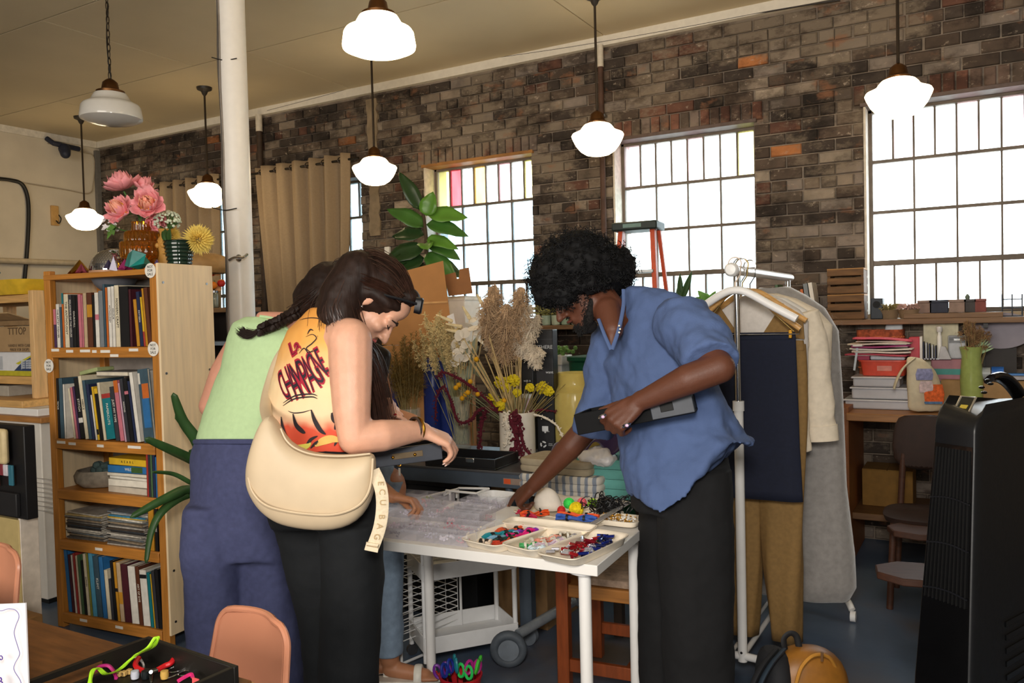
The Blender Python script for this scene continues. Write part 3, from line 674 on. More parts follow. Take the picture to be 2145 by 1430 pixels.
b=B();b._add([(-.06,0,.02),(.0,-.02,.015),(.0,.02,.015),(-.02,0,.06)],[(0,1,3),(0,3,2),(1,2,3),(0,2,1)]);ob('body',b,mk('#3a3352',.5),t,smooth=0)
b=B();b._add([(0,-.015,.01),(.04,0,.0),(.005,.015,.015),(.015,0,.075)],[(0,1,3),(1,2,3),(0,3,2),(0,2,1)]);ob('wing',b,mk('#cfcbe0',.5),t,smooth=0)
t=thing('paper_star','magenta folded paper shape beside the teal gem','ornament',onbs(.545,.03),BRZ);ob('star',star(0,.035,5,.055,.5,.6),mk('#8e2a5c',.5),t,smooth=0)
t=thing('paper_gem','large teal folded paper gem at the shelf top right front','ornament',onbs(.625,.04),BRZ)
b=B();b._add([(-.06,-.03,.02),(0,-.055,.01),(.055,-.02,.025),(.04,.045,.02),(-.04,.045,.02),(-.045,-.02,.075),(.01,-.04,.09),(.05,0,.07),(-.01,.03,.085),(0,0,.001)],[(0,1,6,5),(1,2,7,6),(2,3,8,7),(3,4,8),(4,0,5,8),(5,6,8),(6,7,8),(0,9,1),(1,9,2),(2,9,3),(3,9,4),(4,9,0)]);ob('gem',b,mk('#167a73',.35,.3,20),t,smooth=0)
t=thing('paper_star','small violet paper star right of the figure vase','ornament',onbs(.675,.10),BRZ);ob('star',star(0,.025,5,.05,.2,.55),mk('#4b3a7a',.5),t,smooth=0)
# figure vase
t=thing('figure_vase','tan body-shaped ceramic vase with pale blossoms','vase',onbs(.635,.19),BRZ)
ob('torso',B().loft([((0,0,z),(a,0,0),(0,q,0))for z,a,q in((0,.034,.03),(.02,.038,.034),(.05,.042,.036),(.075,.034,.028),(.095,.032,.027),(.12,.042,.033),(.145,.05,.03),(.16,.035,.025),(.17,.02,.02),(.19,.022,.022),(.20,.034,.034),(.204,.03,.03))],28),mk('#c28f45',.55,.12),t,sub=1)
for s in(-1,1):ob('breast',B().sph((s*.019,-.03,.122),(.014,.012,.013)),mk('#c28f45',.55,.12),t)
ob('arm',B().tube(bez((.05,0,.145),(.085,-.01,.12),(.07,-.04,.09),(.025,-.035,.085),8),.009,8),mk('#c28f45',.55,.12),t)
ob('arm',B().tube(bez((-.05,0,.145),(-.085,-.01,.12),(-.07,-.04,.09),(-.025,-.035,.085),8),.009,8),mk('#c28f45',.55,.12),t)
t=thing('white_umbel','round head of tiny white flowers above the tan figure vase','flower',atD(350,462,4.0));c=V(t.location);b=B();s_=B();rr=random.Random(4)
for i in range(150):
 a=V((rr.gauss(0,1),rr.gauss(0,1),rr.gauss(.3,.8))).normalized();p=c+V((a.x*.062,a.y*.062,a.z*.045));b.sph(p,rr.uniform(.004,.008),6,4)
 if i%5==0:s_.tube([p,c+V((0,0,-.05))],.0013,4)
ob('florets',b,mk('#cfd8c0',.7,.15),t,kind='stuff',world=True);ob('stalks',s_.tube([c+V((0,0,-.05)),M_bs@V((.635,.19,TZ+.17))],.003,5),stemg,t,kind='stuff',world=True)
def dahlia(lab,px,py,d,nrm,rad,seed,foot):
 c=atD(px,py,d);t=thing('dahlia',lab,'flower',c);n=V(nrm).normalized();rr=random.Random(seed);b=B();x=n.orthogonal().normalized();y=n.cross(x)
 for i in range(190):
  ph=math.acos(1-1.35*(i+.5)/190);a=i*2.39996;dv=n*cos(ph)+(x*cos(a)+y*sin(a))*sin(ph);L_=rad*rr.uniform(.9,1.12);s=dv.cross(n)
  if s.length<.1:s=x
  s.normalize();p0=c+dv*rad*.25;p1=c+dv*L_;m=(p0+p1)/2+n*.006
  b._add([p0,m+s*rad*.085,p1+n*.004,m-s*rad*.085,m-dv.cross(s)*.004],[(0,1,4),(1,2,4),(2,3,4),(3,0,4)])
 ob('petals',b,mk('#ecd06a',.65,.15,30),t,world=True,kind='stuff',smooth=0);ob('stem',B().tube(bez(c,c-n*.08,V(foot)+V((0,0,.06)),foot,6),.004,6),stemg,t,world=True)
dahlia('pale yellow spiky dahlia leaning out right of the green pot',415,503,3.98,back*.7+V((.5,0,.2)),.075,2,M_bs@V((.70,.20,TZ+.1)))
dahlia('pale yellow spiky dahlia between figure vase and green pot',357,497,4.1,back*.5+V((0,0,.8)),.055,6,M_bs@V((.69,.22,TZ+.1)))
t=thing('ribbed_pot','dark green ribbed glass pot on the bookshelf corner','pot',onbs(.715,.20),BRZ)
pr=[(.048,0),(.05,.004)]
for i in range(7):z=.008+i*.018;q=.05+i*.0028;pr+=[(q,z),(q+.005,z+.005),(q+.005,z+.012),(q,z+.017)]
pr+=[(.076,.14),(.070,.142),(.06,.10),(.045,.01)]
ob('glass',B().lathe(pr,n=40),mk('#24382c',.12,.2,coat=.5),t)
def leaf(b,p0,d,nrm,L,wd,bend=.3,fold=.2,n=7,wavy=0,tip=.9):
 d=V(d).normalized();nrm=V(nrm);s=d.cross(nrm).normalized();nn=s.cross(d).normalized();p0=V(p0)
 def fn(u,v):
  ww=wd*(math.sin(pi*min(1,u**tip))**.8+.02)*.5;q=(v-.5)*2
  return p0+d*(L*u)-nn*(bend*L*u*u)+s*(ww*q)+nn*(fold*ww*abs(q))+nn*(wavy*sin(u*14)*abs(q))
 return b.grid(fn,n,4)
b=B();c=M_bs@V((.69,.17,TZ+.13))
lf=mk('#2f4f22',.5,.2)
for i,(dx,dz,L_)in enumerate(((-.9,.5,.08),(-.5,.9,.09),(.1,.8,.07),(-1,.1,.07))):ob('leaf',leaf(B(),c,(dx,-.3,dz),(0,-1,.3),L_,.045),lf,t,world=True,solid=.001)
t=thing('white_blossom','small white blossoms with green leaves left of the amber vase','flower',atD(235,470,4.12));c=V(t.location);b=B();rr=random.Random(9)
for i in range(9):petal_flower(t,c+V((rr.uniform(-.05,.03),rr.uniform(-.03,.03),rr.uniform(-.03,.04))),(rr.uniform(-1,1),-1,rr.uniform(0,1)),.016,[(5,1,.4,0)],[mk('#e9e2e2',.6)],seed=i)
for i in range(6):ob('leaf',leaf(B(),c+V((.03,0,-.02)),(rr.uniform(-1,.4),-.4,rr.uniform(-.4,.6)),(0,-1,.4),.07,.03),mk('#5f8a3a',.5,.2),t,world=True,solid=.001)
ob('stem',B().tube(bez(c,c+V((.05,0,-.04)),M_bs@V((.45,.16,TZ+.2)),M_bs@V((.49,.16,TZ+.20)),8),.003,6),stemg,t,world=True)
# ================================================================ LEFT BACK CORNER: wooden rack with boxes, white cabinet, black pegboard
lite=wood('#d2a566',.18,.5,(2,20,20));lite_v=wood('#dbb27c',.18,.5,(20,20,2));card=mk('#a98a62',.8,.08,12,.1)
DL=4.7
def lp(x,y,d=DL):return atD(x,y,d)
q=lp(80,720)
RX1=q.x;RY=q.y
rk=thing('timber_rack','pale timber storage rack at the left holding cardboard boxes','rack',(RX1,RY,0))
def zat(y,d=DL,x=45):return atD(x,y,d).z
zt,zm,zb=zat(616),zat(790),zat(830)
W_=1.1
for xx,yy in((0,0),(0,.45),(-W_,0),(-W_,.45)):ob('post',B().bb((xx-.022,yy-.035,zb-.012),(xx+.022,yy+.035,zt+.02)),lite_v,rk,bev=.004)
for z in(zt-.0,zm):ob('shelf_board',B().bb((-W_,-.02,z-.045),(-.02,.47,z)),lite,rk,bev=.004)
ob('shelf_board',B().bb((-W_,-.16,zb-.05),(.10,.47,zb-.012)),lite,rk,bev=.004,label='wide lower board')
def carton(name,lab,cx,cy,z,sx,sy,sz,mat,rz=0,flaps=True):
 t=thing(name,lab,'box',(cx,cy,z),rz)
 ob('walls',B().bb((-sx/2,-sy/2,0),(sx/2,sy/2,sz)),mat,t,bev=.004)
 if flaps:
  ob('flap',B().box((-sx/4-.001,0,sz+.002),(sx/2-.004,sy-.004,.004)),mat,t);ob('flap',B().box((sx/4+.001,0,sz+.002),(sx/2-.004,sy-.004,.004)),mat,t)
 return t
bx=RX1-.52
h1=zat(680)-zat(736);
zc=zm+.002;zg=zat(738)
t=carton('glassware_box','white and blue drinking-glass carton on the timber rack',bx-.02,RY+.17,zm+.001,.92,.3,zg-zm-.006,mk('#dfe0e2',.5,.04))
hh=zg-zm-.01
ob('print_band',B().bb((-.46,-.1515,.0),(.46,-.149,hh*.22)),mk('#b9b02c',.5),t);b=B();b.prism([(.25,-.1505,hh*.22),(.459,-.1505,hh*.22),(.459,-.1505,hh*.9),(.38,-.1505,hh*.75),(.30,-.1505,hh*.45)],(0,-1,0),.001);ob('print_corner',b,mk('#2b3f66',.5),t)
b=B();b.prism([(.30,-.1512,hh*.5),(.459,-.1512,hh*.92),(.459,-.1512,hh*.98),(.27,-.1512,hh*.55)],(0,-1,0),.001);ob('print_stripe',b,mk('#c8c02e',.5),t)
for k in range(4):ob('print_glass',B().bb((-.12+k*.1-.12,-.1508,hh*.26),(-.05+k*.1-.12,-.1492,hh*(.66+.07*k))),mk('#b4b9bf',.4),t)
for k in range(4):txt('glass tumblers',.022,mk('#dfe6ee',.5),t,(.39,-.153,hh*(.68-.1*k)),(R(90),0,0))
z2=zg;hb=zat(682)-zg
t=carton('cardboard_box','brown cardboard box printed TTTOP on the timber rack',bx,RY+.16,z2+.001,.98,.32,hb-.008,card)
txt('TTTOP',.06,mk('#5b4630',.8),t,(.31,-.1615,hb*.78),(R(90),0,0));txt('(6)\n6 Drinkware\nDrinking Glasses',.035,mk('#5b4630',.8),t,(-.12,-.1615,hb*.36),(R(90),0,0));txt('HANDLE WITH CARE\nMADE FOR SHOPS',.024,mk('#6b5640',.8),t,(.33,-.1615,hb*.16),(R(90),0,0))
t=carton('cardboard_box','open cardboard box with folded flaps under the rack top',bx-.05,RY+.22,z2+hb+.002,.8,.34,zt-.05-(z2+hb)-.10,mk('#8f7350',.85),0,False)
for s,a in((-.2,22),(.2,-18)):ob('flap',B().box((s,-.2,zt-.05-(z2+hb)-.08),(.36,.16,.005),Matrix.Rotation(R(a),3,'X')),mk('#b99a70',.8),t)
t=carton('grey_box','flat grey box with a blue word under the glass carton',bx-.14,RY+.12,zb-.011,.7,.26,zat(800)-zb-.02,mk('#a8a296',.6),0,False);txt('Tidewell',.045,mk('#33456a',.6),t,(.14,-.1315,.07),(R(90),0,0))
t=thing('shallow_tray','shallow yellow tray on top of the timber rack','tray',(RX1-.40,RY+.1,zt+.001))
ob('tray',B().loft([((0,0,0),(.34,0,0),(0,.16,0),.35),((0,0,.02),(.36,0,0),(0,.17,0),.35),((0,0,.085),(.385,0,0),(0,.19,0),.35),((0,0,.085),(.365,0,0),(0,.17,0),.35),((0,0,.03),(.34,0,0),(0,.15,0),.35)],40),mk('#d8b02e',.45),t)
b=B()
for k in range(7):b.cyl((-.3+k*.028,-.1,.03),(-.31+k*.03,-.02,.15),.016,n=8)
t2=thing('crayon_bundle','bundle of teal and blue tubes standing in the yellow tray','tubes',(RX1-.40,RY+.1,zt+.005));ob('tubes',b,mk('#1f7180',.5,.3),t2,kind='stuff')
# white cabinet beside the bookshelf
cabx=RX1+.28;caby=RY-.17
ztop=zb-.12
cb=thing('cabinet','white cabinet with vent lines behind the bookshelf','cabinet',(cabx,caby,0))
ob('body',B().bb((-1.2,0,.03),(0,.68,ztop)),mk('#d8d2c8',.5,.03),cb,bev=.006);ob('plinth',B().bb((-1.18,.02,0),(-.02,.48,.03)),BLACK,cb)
b=B();v0=atY(76,1000,caby);v1=atY(108,1062,caby)
for i in range(8):z=v0.z-.025*i;b.bb((v0.x-cabx,-.004,z-.004),(v1.x-cabx+.05,.002,z))
ob('vent',b,mk('#a39d96',.6),cb,kind='stuff')
ob('top_board',B().bb((-1.25,-.03,ztop),(.06,.7,ztop+.03)),wood('#a5713a',.2,.5),cb,bev=.003,label='brown timber top')
t=thing('foam_board','white foam board lying on the cabinet under the timber rack','board',(cabx-.6,caby+.33,ztop+.0305));ob('sheet',B().bb((-.6,-.33,0),(.58,.33,.039)),WHITE,t,bev=.004)
# black board with cream flap and beige box below it, nearer than the cabinet
d2=3.6;c=atD(30,990,d2);t=thing('tool_caddy','black upright caddy with cream flap at the left edge','caddy',(c.x-.08,c.y,atD(30,1086,d2).z));hh=atD(30,890,d2).z-t.location.z
ob('back',B().bb((-.22,0,0),(.165,.05,hh)),mk('#131214',.5),t,bev=.004)
ob('flap',B().box((-.06,-.03,hh*.78),(.29,.03,hh*.38)),mk('#cdb98c',.5),t,bev=.014,label='cream padded flap')
for k,(cc,xx,l_)in enumerate((('#d2542a',-.03,.1),('#c9c2c8',.045,.05),('#2f6a7c',.085,.09),('#7a2c34',.01,.05))):ob('strap',B().box((xx,-.016,hh*.58-l_/2),(.032,.01,l_)),mk(cc,.6),t,bev=.003)
ob('pocket',B().bb((-.2,-.02,.012),(.12,0,hh*.28)),mk('#1b1a1c',.6),t,bev=.004)
zb_=atD(20,1300,d2).z
t=thing('beige_box','tall beige box under the black caddy at the left edge','box',(c.x-.18,c.y+.03,0));xr=atY(42,1180,c.y).x-c.x+.18;ob('walls',B().bb((-.3,-.03,0),(xr,.04,atD(20,1088,d2).z-.004)),mk('#b7a26c',.7,.06),t,bev=.003);ob('side_strip',B().bb((xr-.01,-.025,0),(xr+.004,.055,atD(60,1080,d2).z-.01)),mk('#cfc4b6',.6),t,bev=.002,label='pale side strip')
t=thing('brown_carton','low brown carton on the floor before the white cabinet','box',(atZ(66,1300,.3).x-.02,atZ(66,1300,.3).y+.02,0));ob('walls',B().bb((-.3,-.04,0),(-.02,.05,.30)),mk('#7f5c33',.8),t,bev=.004);ob('tape',B().bb((-.18,-.041,.24),(-.13,.051,.301)),mk('#a4814f',.5),t)
# little shelf with orange flowers, seen between bookshelf and column
c=atD(452,660,6.6);t=thing('side_shelf','dark wall shelf unit glimpsed between bookshelf and column','shelf',(c.x,c.y,0))
zz=atD(455,645,6.6).z
ob('board',B().box((0,0,zz-.02),(.7,.3,.035)),wood('#8a6a48'),t);ob('side',B().box((-.33,0,zz/2),(.03,.28,zz-.04)),mk('#2b2522',.6),t);ob('side',B().box((.33,0,zz/2),(.03,.28,zz-.04)),mk('#2b2522',.6),t);ob('board',B().box((0,0,zz-.28),(.64,.28,.03)),mk('#9fb2c8',.5),t);ob('back',B().box((0,.14,zz/2),(.64,.01,zz-.05)),mk('#2b2522',.6),t)
t=thing('flower_jar','jar of orange and red flowers seen beside the column','flowers',(c.x,c.y-.02,zz))
ob('jar',B().lathe([(.04,0),(.05,.01),(.05,.10),(.04,.13),(.036,.13),(.045,.1),(.045,.015)],n=20),mk('#6b7a4a',.2,trans=.3),t)
rr=random.Random(5)
for i in range(14):o_=V((rr.uniform(-.07,.07),rr.uniform(-.06,.04),.16+rr.uniform(-.03,.2)));ob('blossom',B().sph(o_,(.035,.03,.03),10,7),mk(['#d8481f','#e5801f','#c02a22','#e8b07a'][i%4],.6),t)
b=B()
for i in range(8):b.tube([(0,0,.02),(rr.uniform(-.06,.06),rr.uniform(-.05,.03),.22)],.004,5)
ob('stems',b,stemg,t,kind='stuff')
t=thing('jar','small clear glass jar on the dark shelf by the column','jar',(c.x+.09,c.y-.08,zz));ob('glass',B().lathe([(.03,0),(.033,.004),(.033,.1),(.026,.12),(.022,.12),(.03,.1),(.03,.006)],n=18),GLASS,t);ob('lid',B().cyl((0,0,.119),(0,0,.135),.028,n=18),STEEL,t)
c=atD(428,545,5.6);t=thing('floor_lamp','tan lampshade with glowing opening behind the bookshelf top','lamp',(c.x,c.y,c.z-.04))
ob('shade',B().lathe([(.14,-.05),(.17,-.02),(.175,.02),(.15,.06),(.08,.085),(.01,.09)],n=32),mk('#b98f58',.6),t);ob('glow',B().sph((-.01,-.12,.02),(.055,.03,.014)),mk('#f6e2b0',.5,0,emit=2.0),t)
ob('pole',B().cyl((0,0,-c.z+.04),(0,0,-.03),.012,n=10),mk('#5b4630',.5),t);ob('foot',B().cyl((0,0,-c.z+.0405),(0,0,-c.z+.065),.13,n=24),mk('#5b4630',.5),t)
# ================================================================ STRAP-LEAVED PLANT
c=atZ(440,1290,.0);px0=V((-3.02,2.62,0))
t=thing('strap_leaf_plant','potted plant with long dark strap leaves beside the bookshelf','plant',px0)
ob('pot',B().lathe([(.09,0),(.11,.02),(.135,.22),(.14,.25),(.125,.25),(.12,.21),(.02,.2)],n=28),mk('#5b4a3c',.6),t);ob('soil',B().cyl((0,0,.19),(0,0,.215),.122,n=20),mk('#2b2018',.95),t)
lfm=mk('#33532a',.4,.2,20,.05,stretch=(1,1,.1))
def strap(pts,w0):
 P=spline(pts,6);b=B();n=len(P);L0=[]
 for i,p in enumerate(P):
  tt=(P[min(i+1,n-1)]-P[max(i-1,0)]).normalized();s=tt.cross(-fw).normalized();u=i/(n-1);ww=w0*(.35+.65*sin(pi*min(1,.15+u*.85))**.6)if u<.97 else.002
  nn=s.cross(tt);L0.append([p-s*ww/2,p+nn*ww*.12,p+s*ww/2])
 vs=[q for r in L0 for q in r];b._add(vs,[(i*3+k,i*3+k+1,i*3+k+4,i*3+k+3)for i in range(n-1)for k in range(2)]);ob('leaf',b,lfm,t,world=True,solid=.0015,smooth=80)
root=px0+V((0,0,.22))
def lpx(x,y,d):return atD(x,y,d)
strap([root,lpx(432,1010,3.7),lpx(415,930,3.6),lpx(383,880,3.55),lpx(363,822,3.5)],.055)
strap([root,lpx(430,980,3.7),lpx(405,915,3.65),lpx(367,868,3.6)],.045)
strap([root,lpx(420,965,3.65),lpx(400,960,3.6),lpx(355,940,3.5),lpx(303,917,3.42)],.05)
strap([root,lpx(430,1030,3.65),lpx(398,1010,3.55),lpx(362,992,3.5),lpx(318,988,3.42)],.022)
strap([root,lpx(425,1045,3.6),lpx(395,1026,3.5),lpx(350,1042,3.4),lpx(272,1084,3.3)],.045)
strap([root,lpx(420,1050,3.6),lpx(392,1036,3.5),lpx(345,1065,3.4),lpx(318,1110,3.35),lpx(306,1180,3.3)],.036)
strap([root,root+V((.05,-.1,.4)),root+V((.12,-.12,.6)),root+V((.3,-.1,.62))],.045)
# ================================================================ BROWN TABLE, TRAY, SIGN, ORANGE CHAIRS
tb=wood('#6b431f',.25,.45,(3,26,26),.15)
pA=atZ(80,1300,.74);pB=atZ(528,1424,.74)
ex=(pB-pA);ex.z=0;Lx=ex.length;ang=math.atan2(ex.y,ex.x)
bt=thing('brown_table','brown wood-grain table in the near left corner','table',(pB.x,pB.y,0),ang)
ob('tabletop',B().bb((-1.5,-.75,.712),(0,0,.74)),tb,bt,bev=.003)
ob('edge_band',B().bb((-1.5,-.75,.706),(0.003,.003,.734)),wood('#b58d52',.15),bt,label='pale plywood edge')
for xx,yy in((-.06,-.06),(-.06,-.69),(-1.44,-.06),(-1.44,-.69)):ob('leg',B().box((xx,yy,.353),(.045,.045,.706)),mk('#2a2623',.5),bt,bev=.003)
# black tray
c0,c1,c2=atZ(312,1330,.80),atZ(500,1392,.80),atZ(128,1386,.80)
tx=(c1-c0);ty=(c2-c0);wx=tx.length;wy=ty.length;ta=math.atan2(tx.y,tx.x)
tr=thing('wooden_tray','black wooden tray with cut-out handle on the brown table','tray',(c0.x,c0.y,.741),ta)
pb=mk('#16130f',.5,.25,10,.2);wy=.41;wx=max(.26,wx)
ob('base',B().bb((0,-wy,0),(wx,0,.008)),pb,tr);th=.012;hz=.058
ob('side',B().bb((0,-th,.0),(wx,0,hz)),pb,tr,bev=.002);ob('side',B().bb((0,-wy,.0),(wx,-wy+th,hz)),pb,tr,bev=.002);ob('side',B().bb((wx-th,-wy+th,0),(wx,-th,hz)),pb,tr,bev=.002)
b=B();b.bb((0,-wy+th,0),(th,-th,.018));b.bb((0,-wy+th,hz-.012),(th,-th,hz));b.bb((0,-wy+th,.018),(th,-wy+.09,hz-.012));b.bb((0,-.11,.018),(th,-th,hz-.012));ob('handle_side',b,pb,tr,label='end board with a long cut-out handle')
def onp(x,y,z=.754):return atZ(x,y,z)
def cordthing(name,lab,pts,r,mat,n=5,k=6,cat='cord',strands=1):
 P=spline(pts,k);t=thing(name,lab,cat,P[0])
 for s in range(strands):
  off=V((rnd.uniform(-1,1),rnd.uniform(-1,1),rnd.uniform(0,.6)))*r*1.6 if strands>1 else V((0,0,0))
  ob('strand' if strands>1 else 'cord',B().tube([p+off*(1+.3*sin(i*.7+s))for i,p in enumerate(P)],r,n),mat,t,world=True)
 return t
neon=mk('#a8e02a',.5,.1,emit=.0)
cordthing('neon_cord','neon green cord looped over the black tray',[onp(188,1432,.80),onp(192,1408,.812),onp(205,1400,.81),onp(222,1412,.79),onp(250,1402,.765),onp(275,1380,.785),onp(290,1369,.80),onp(318,1356,.83),onp(330,1340,.85),onp(325,1336,.855),onp(308,1358,.835),onp(292,1368,.80)],.0018,neon,strands=4)
cordthing('magenta_cord','magenta and red cord curled in the black tray',[onp(200,1404,.765),onp(210,1395,.78),onp(226,1394,.785),onp(236,1403,.775),onp(241,1412,.76),onp(243,1420,.757)],.004,mk('#a81d6a',.6))
cordthing('striped_cord','black and white twisted cord in the tray',[onp(244,1396),onp(249,1383,.762),onp(262,1374,.765),onp(275,1374,.765),onp(293,1380,.768),onp(301,1393,.76),onp(301,1410,.757)],.0028,mk('#8d8a88',.5,.9,160))
def plier():
 t=thing('pliers','small red-handled pliers lying in the black tray','pliers',onp(318,1402,.752))
 redm=mk('#c0181f',.35);ob('grip',B().tube(spline([onp(331,1402,.762),onp(345,1394,.764),onp(358,1388,.767),onp(366,1376,.772)],5),.0058,8),redm,t,world=True);ob('grip',B().tube(spline([onp(301,1405,.76),onp(287,1398,.764),onp(284,1388,.768),onp(291,1378,.77)],5),.0058,8),redm,t,world=True)
 b=B();b.caps(onp(332,1402,.76),.005,onp(316,1407,.758),.007).caps(onp(301,1403,.76),.005,onp(316,1407,.758),.007).caps(onp(316,1407,.758),.006,onp(317,1428,.757),.0025);ob('jaws',b,mk('#4a463f',.35,metal=.8),t,world=True);ob('pivot',B().cyl(onp(316,1407,.764),onp(316,1407,.77),.004,n=10),STEEL,t,world=True)
plier()
for k,(x,y)in enumerate(((250,1416),(260,1415),(271,1411))):
 t=thing('letter_bead',['square wooden letter bead beside the magenta cord','square wooden letter bead in the middle of three','square wooden letter bead nearest the pliers'][k],'bead',onp(x,y,.7495),.3,'letter beads');ob('cube',B().box((0,0,.0055),(.0105,.0105,.0105)),wood('#cba765'),t,bev=.0015);txt('CBE'[k],.009,inkd,t,(0,-.0056,.0055),(R(90),0,0))
for k,(x,y,r_)in enumerate(((366,1402,.014),(395,1393,.010),(385,1410,.012),(410,1405,.011))):
 t=thing('jump_ring',['large twisted silver ring in the tray, nearest the pliers','silver ring at the far side of the tray','silver ring at the near side of the tray','silver ring by the right wall of the tray'][k],'ring',onp(x,y,.752),0,'silver rings');ob('ring',B().tube(arc((0,0,.0),r_,r_,0,2*pi,20,(1,0,0),(0,1,0))[:-1],.0016,6,closed=True),CHROME,t)
for k,(x,y,cc,l2)in enumerate(((283,1420,'#b9bcc8','steel spool bead beside the wooden letter beads'),(305,1420,'#12181a','dark bottle lying near the front of the tray'),(345,1420,'#c29b4f','tan bead with a silver chain in the tray'))):
 t=thing('bead',l2,'bead',onp(x,y,.752));ob('barrel',B().lathe([(.004,-.001),(.008,0),(.009,.008),(.008,.016),(.003,.017)],n=14),mk(cc,.3),t)
cordthing('hot_pink_strip','hot pink felt strip at the near right of the tray',[onp(372,1427,.762),onp(385,1419,.766),onp(400,1412,.768),onp(404,1418,.766)],.004,mk('#d0256f',.7))
t=thing('coral_strip','coral paper strip standing at the front of the tray','paper',onp(410,1427,.765));ob('paper',B().box((0,0,-.008),(.02,.002,.03)),mk('#e0595c',.6),t)
cordthing('silver_chain','fine silver chain coiled in the right half of the tray',[onp(352,1420),onp(365,1415,.757),onp(385,1405,.758),onp(398,1404,.758),onp(412,1400,.757),onp(428,1398)],.0016,CHROME,cat='chain')
# sign on the left edge
s0,s1=atZ(50,1430,.741),atZ(-60,1436,.741)
ps=thing('table_sign','white table sign with wavy violet border at the left edge','sign',atD(-15,1432,1.62));ps.location.z=.741
base=V(ps.location);TL=atD(-90,1205,1.66);TRr=atD(50,1197,1.60);BRr=atD(59,1434,1.60);BL=atD(-90,1440,1.66)
nrm=(TRr-TL).cross(TL-BL).normalized()
b=B();b.prism([BL,BRr,TRr,TL],nrm if nrm.dot(fw)>0 else-nrm,.003);ob('card',b,mk('#ebe9ee',.35,.01),ps,world=True)
WM_=WM[ps.name]
pts=[atD(x,y,1.598)for x,y in((-20,1212),(0,1213),(15,1209),(30,1212),(37,1225),(30,1245),(27,1262),(35,1290),(38,1305),(28,1325),(27,1338),(40,1360),(42,1378),(30,1398),(28,1412),(38,1432))]
ob('wavy_line',B().tube(spline(pts,6),.0006,5),mk('#5b4ea0',.5),ps,world=True)
fr=face_rot(TRr-TL,TL-BL)
for k,(s,x,y,sz)in enumerate((('o',-1,1310,.02),('B',-2,1362,.024),('&',-2,1382,.026))):txt(s,sz,mk('#4a2a90',.5),ps,WM_.inverted()@atD(x,y,1.598),fr)
ob('badge',B().cyl(atD(3,1403,1.598),atD(3,1403,1.596),.008,n=20),mk('#b97a3a',.5),ps,world=True)
# orange shell chairs
orange=mk('#c9886a',.3,.04,8,.03)
def shell_chair(lab,cx,cy,rz,ztop=.79):
 t=thing('shell_chair',lab,'chair',(cx,cy,0),rz,'orange shell chairs')
 def fn(u,v):
  x=(u-.5)*2;h_=ztop-.46;wd=.132+.03*(1-v);rc=.055;q=rc-h_*(1-v)
  if q>0:wd-=rc-math.sqrt(max(0,rc*rc-q*q))
  return V((x*wd,.02-.02*x*x+.06*v,.46+h_*v))
 ob('back',B().grid(fn,20,48),orange,t,solid=.011,smooth=80)
 def rim(v):return fn(1,v)
 P=[fn(0,v/48)for v in range(49)]+[fn(u/8,1)for u in range(1,8)]+[fn(1,1-v/48)for v in range(49)]
 ob('rim',B().tube(P,.0085,8),orange,t)
 def fs(u,v):return V(((u-.5)*.36*(1-.1*v),.02-.36*v,.455-.03*sin(pi*v)+.02*(2*abs(u-.5))**3-(.03*(v-.85)/.15 if v>.85 else 0)))
 ob('seat',B().grid(fs,12,12),orange,t,solid=.009,smooth=80)
 for sx in(-1,1):
  for yy,fy in((.0,.06),(-.3,-.36)):ob('leg',B().tube([(sx*.13,yy,.45),(sx*.15,fy,.02)],.0095,8),CHROME,t);
 return t
cc=atD(522,1300,2.02)
shell_chair('orange plastic shell chair pushed up to the brown table',cc.x,cc.y-.05,R(-6),cc.z+.014)
cc=atD(-14,1160,2.6);shell_chair('orange plastic shell chair cut by the left picture edge',cc.x,cc.y-.05,R(0),cc.z+.02)
# ================================================================ WHITE TABLE
pc=atZ(1251,1184.5,.74);tbz=R(4)
wt=thing('white_table','white rectangular table on round white legs, covered with bead trays','table',(pc.x,pc.y,0),tbz)
TLn,TWd=1.02,.62;tw_=mk('#e6e3de',.3,.02,8,.02)
ob('tabletop',B().bb((-TLn,0,.706),(0,TWd,.74)),tw_,wt,bev=.002)
for x,y in((-.065,.06),(-.065,TWd-.06),(-TLn+.065,.06),(-TLn+.065,TWd-.06)):
 L_=ob('leg',B().cyl((x,y,.012),(x,y,.706),.02,n=20),mk('#e8e6e3',.25,.02),wt)
 ob('foot',B().cyl((x,y,0),(x,y,.014),.021,n=16),mk('#bfc0c2',.5),L_,world=False);ob('bracket',B().cyl((x,y,.698),(x,y,.7055),.05,n=20),mk('#cfcfd0',.3),L_)
Mt=WM[wt.name]
def onT(x,y,z=.7405):return atZ(x,y,z)
def tl(p):return Mt.inverted()@V(p)
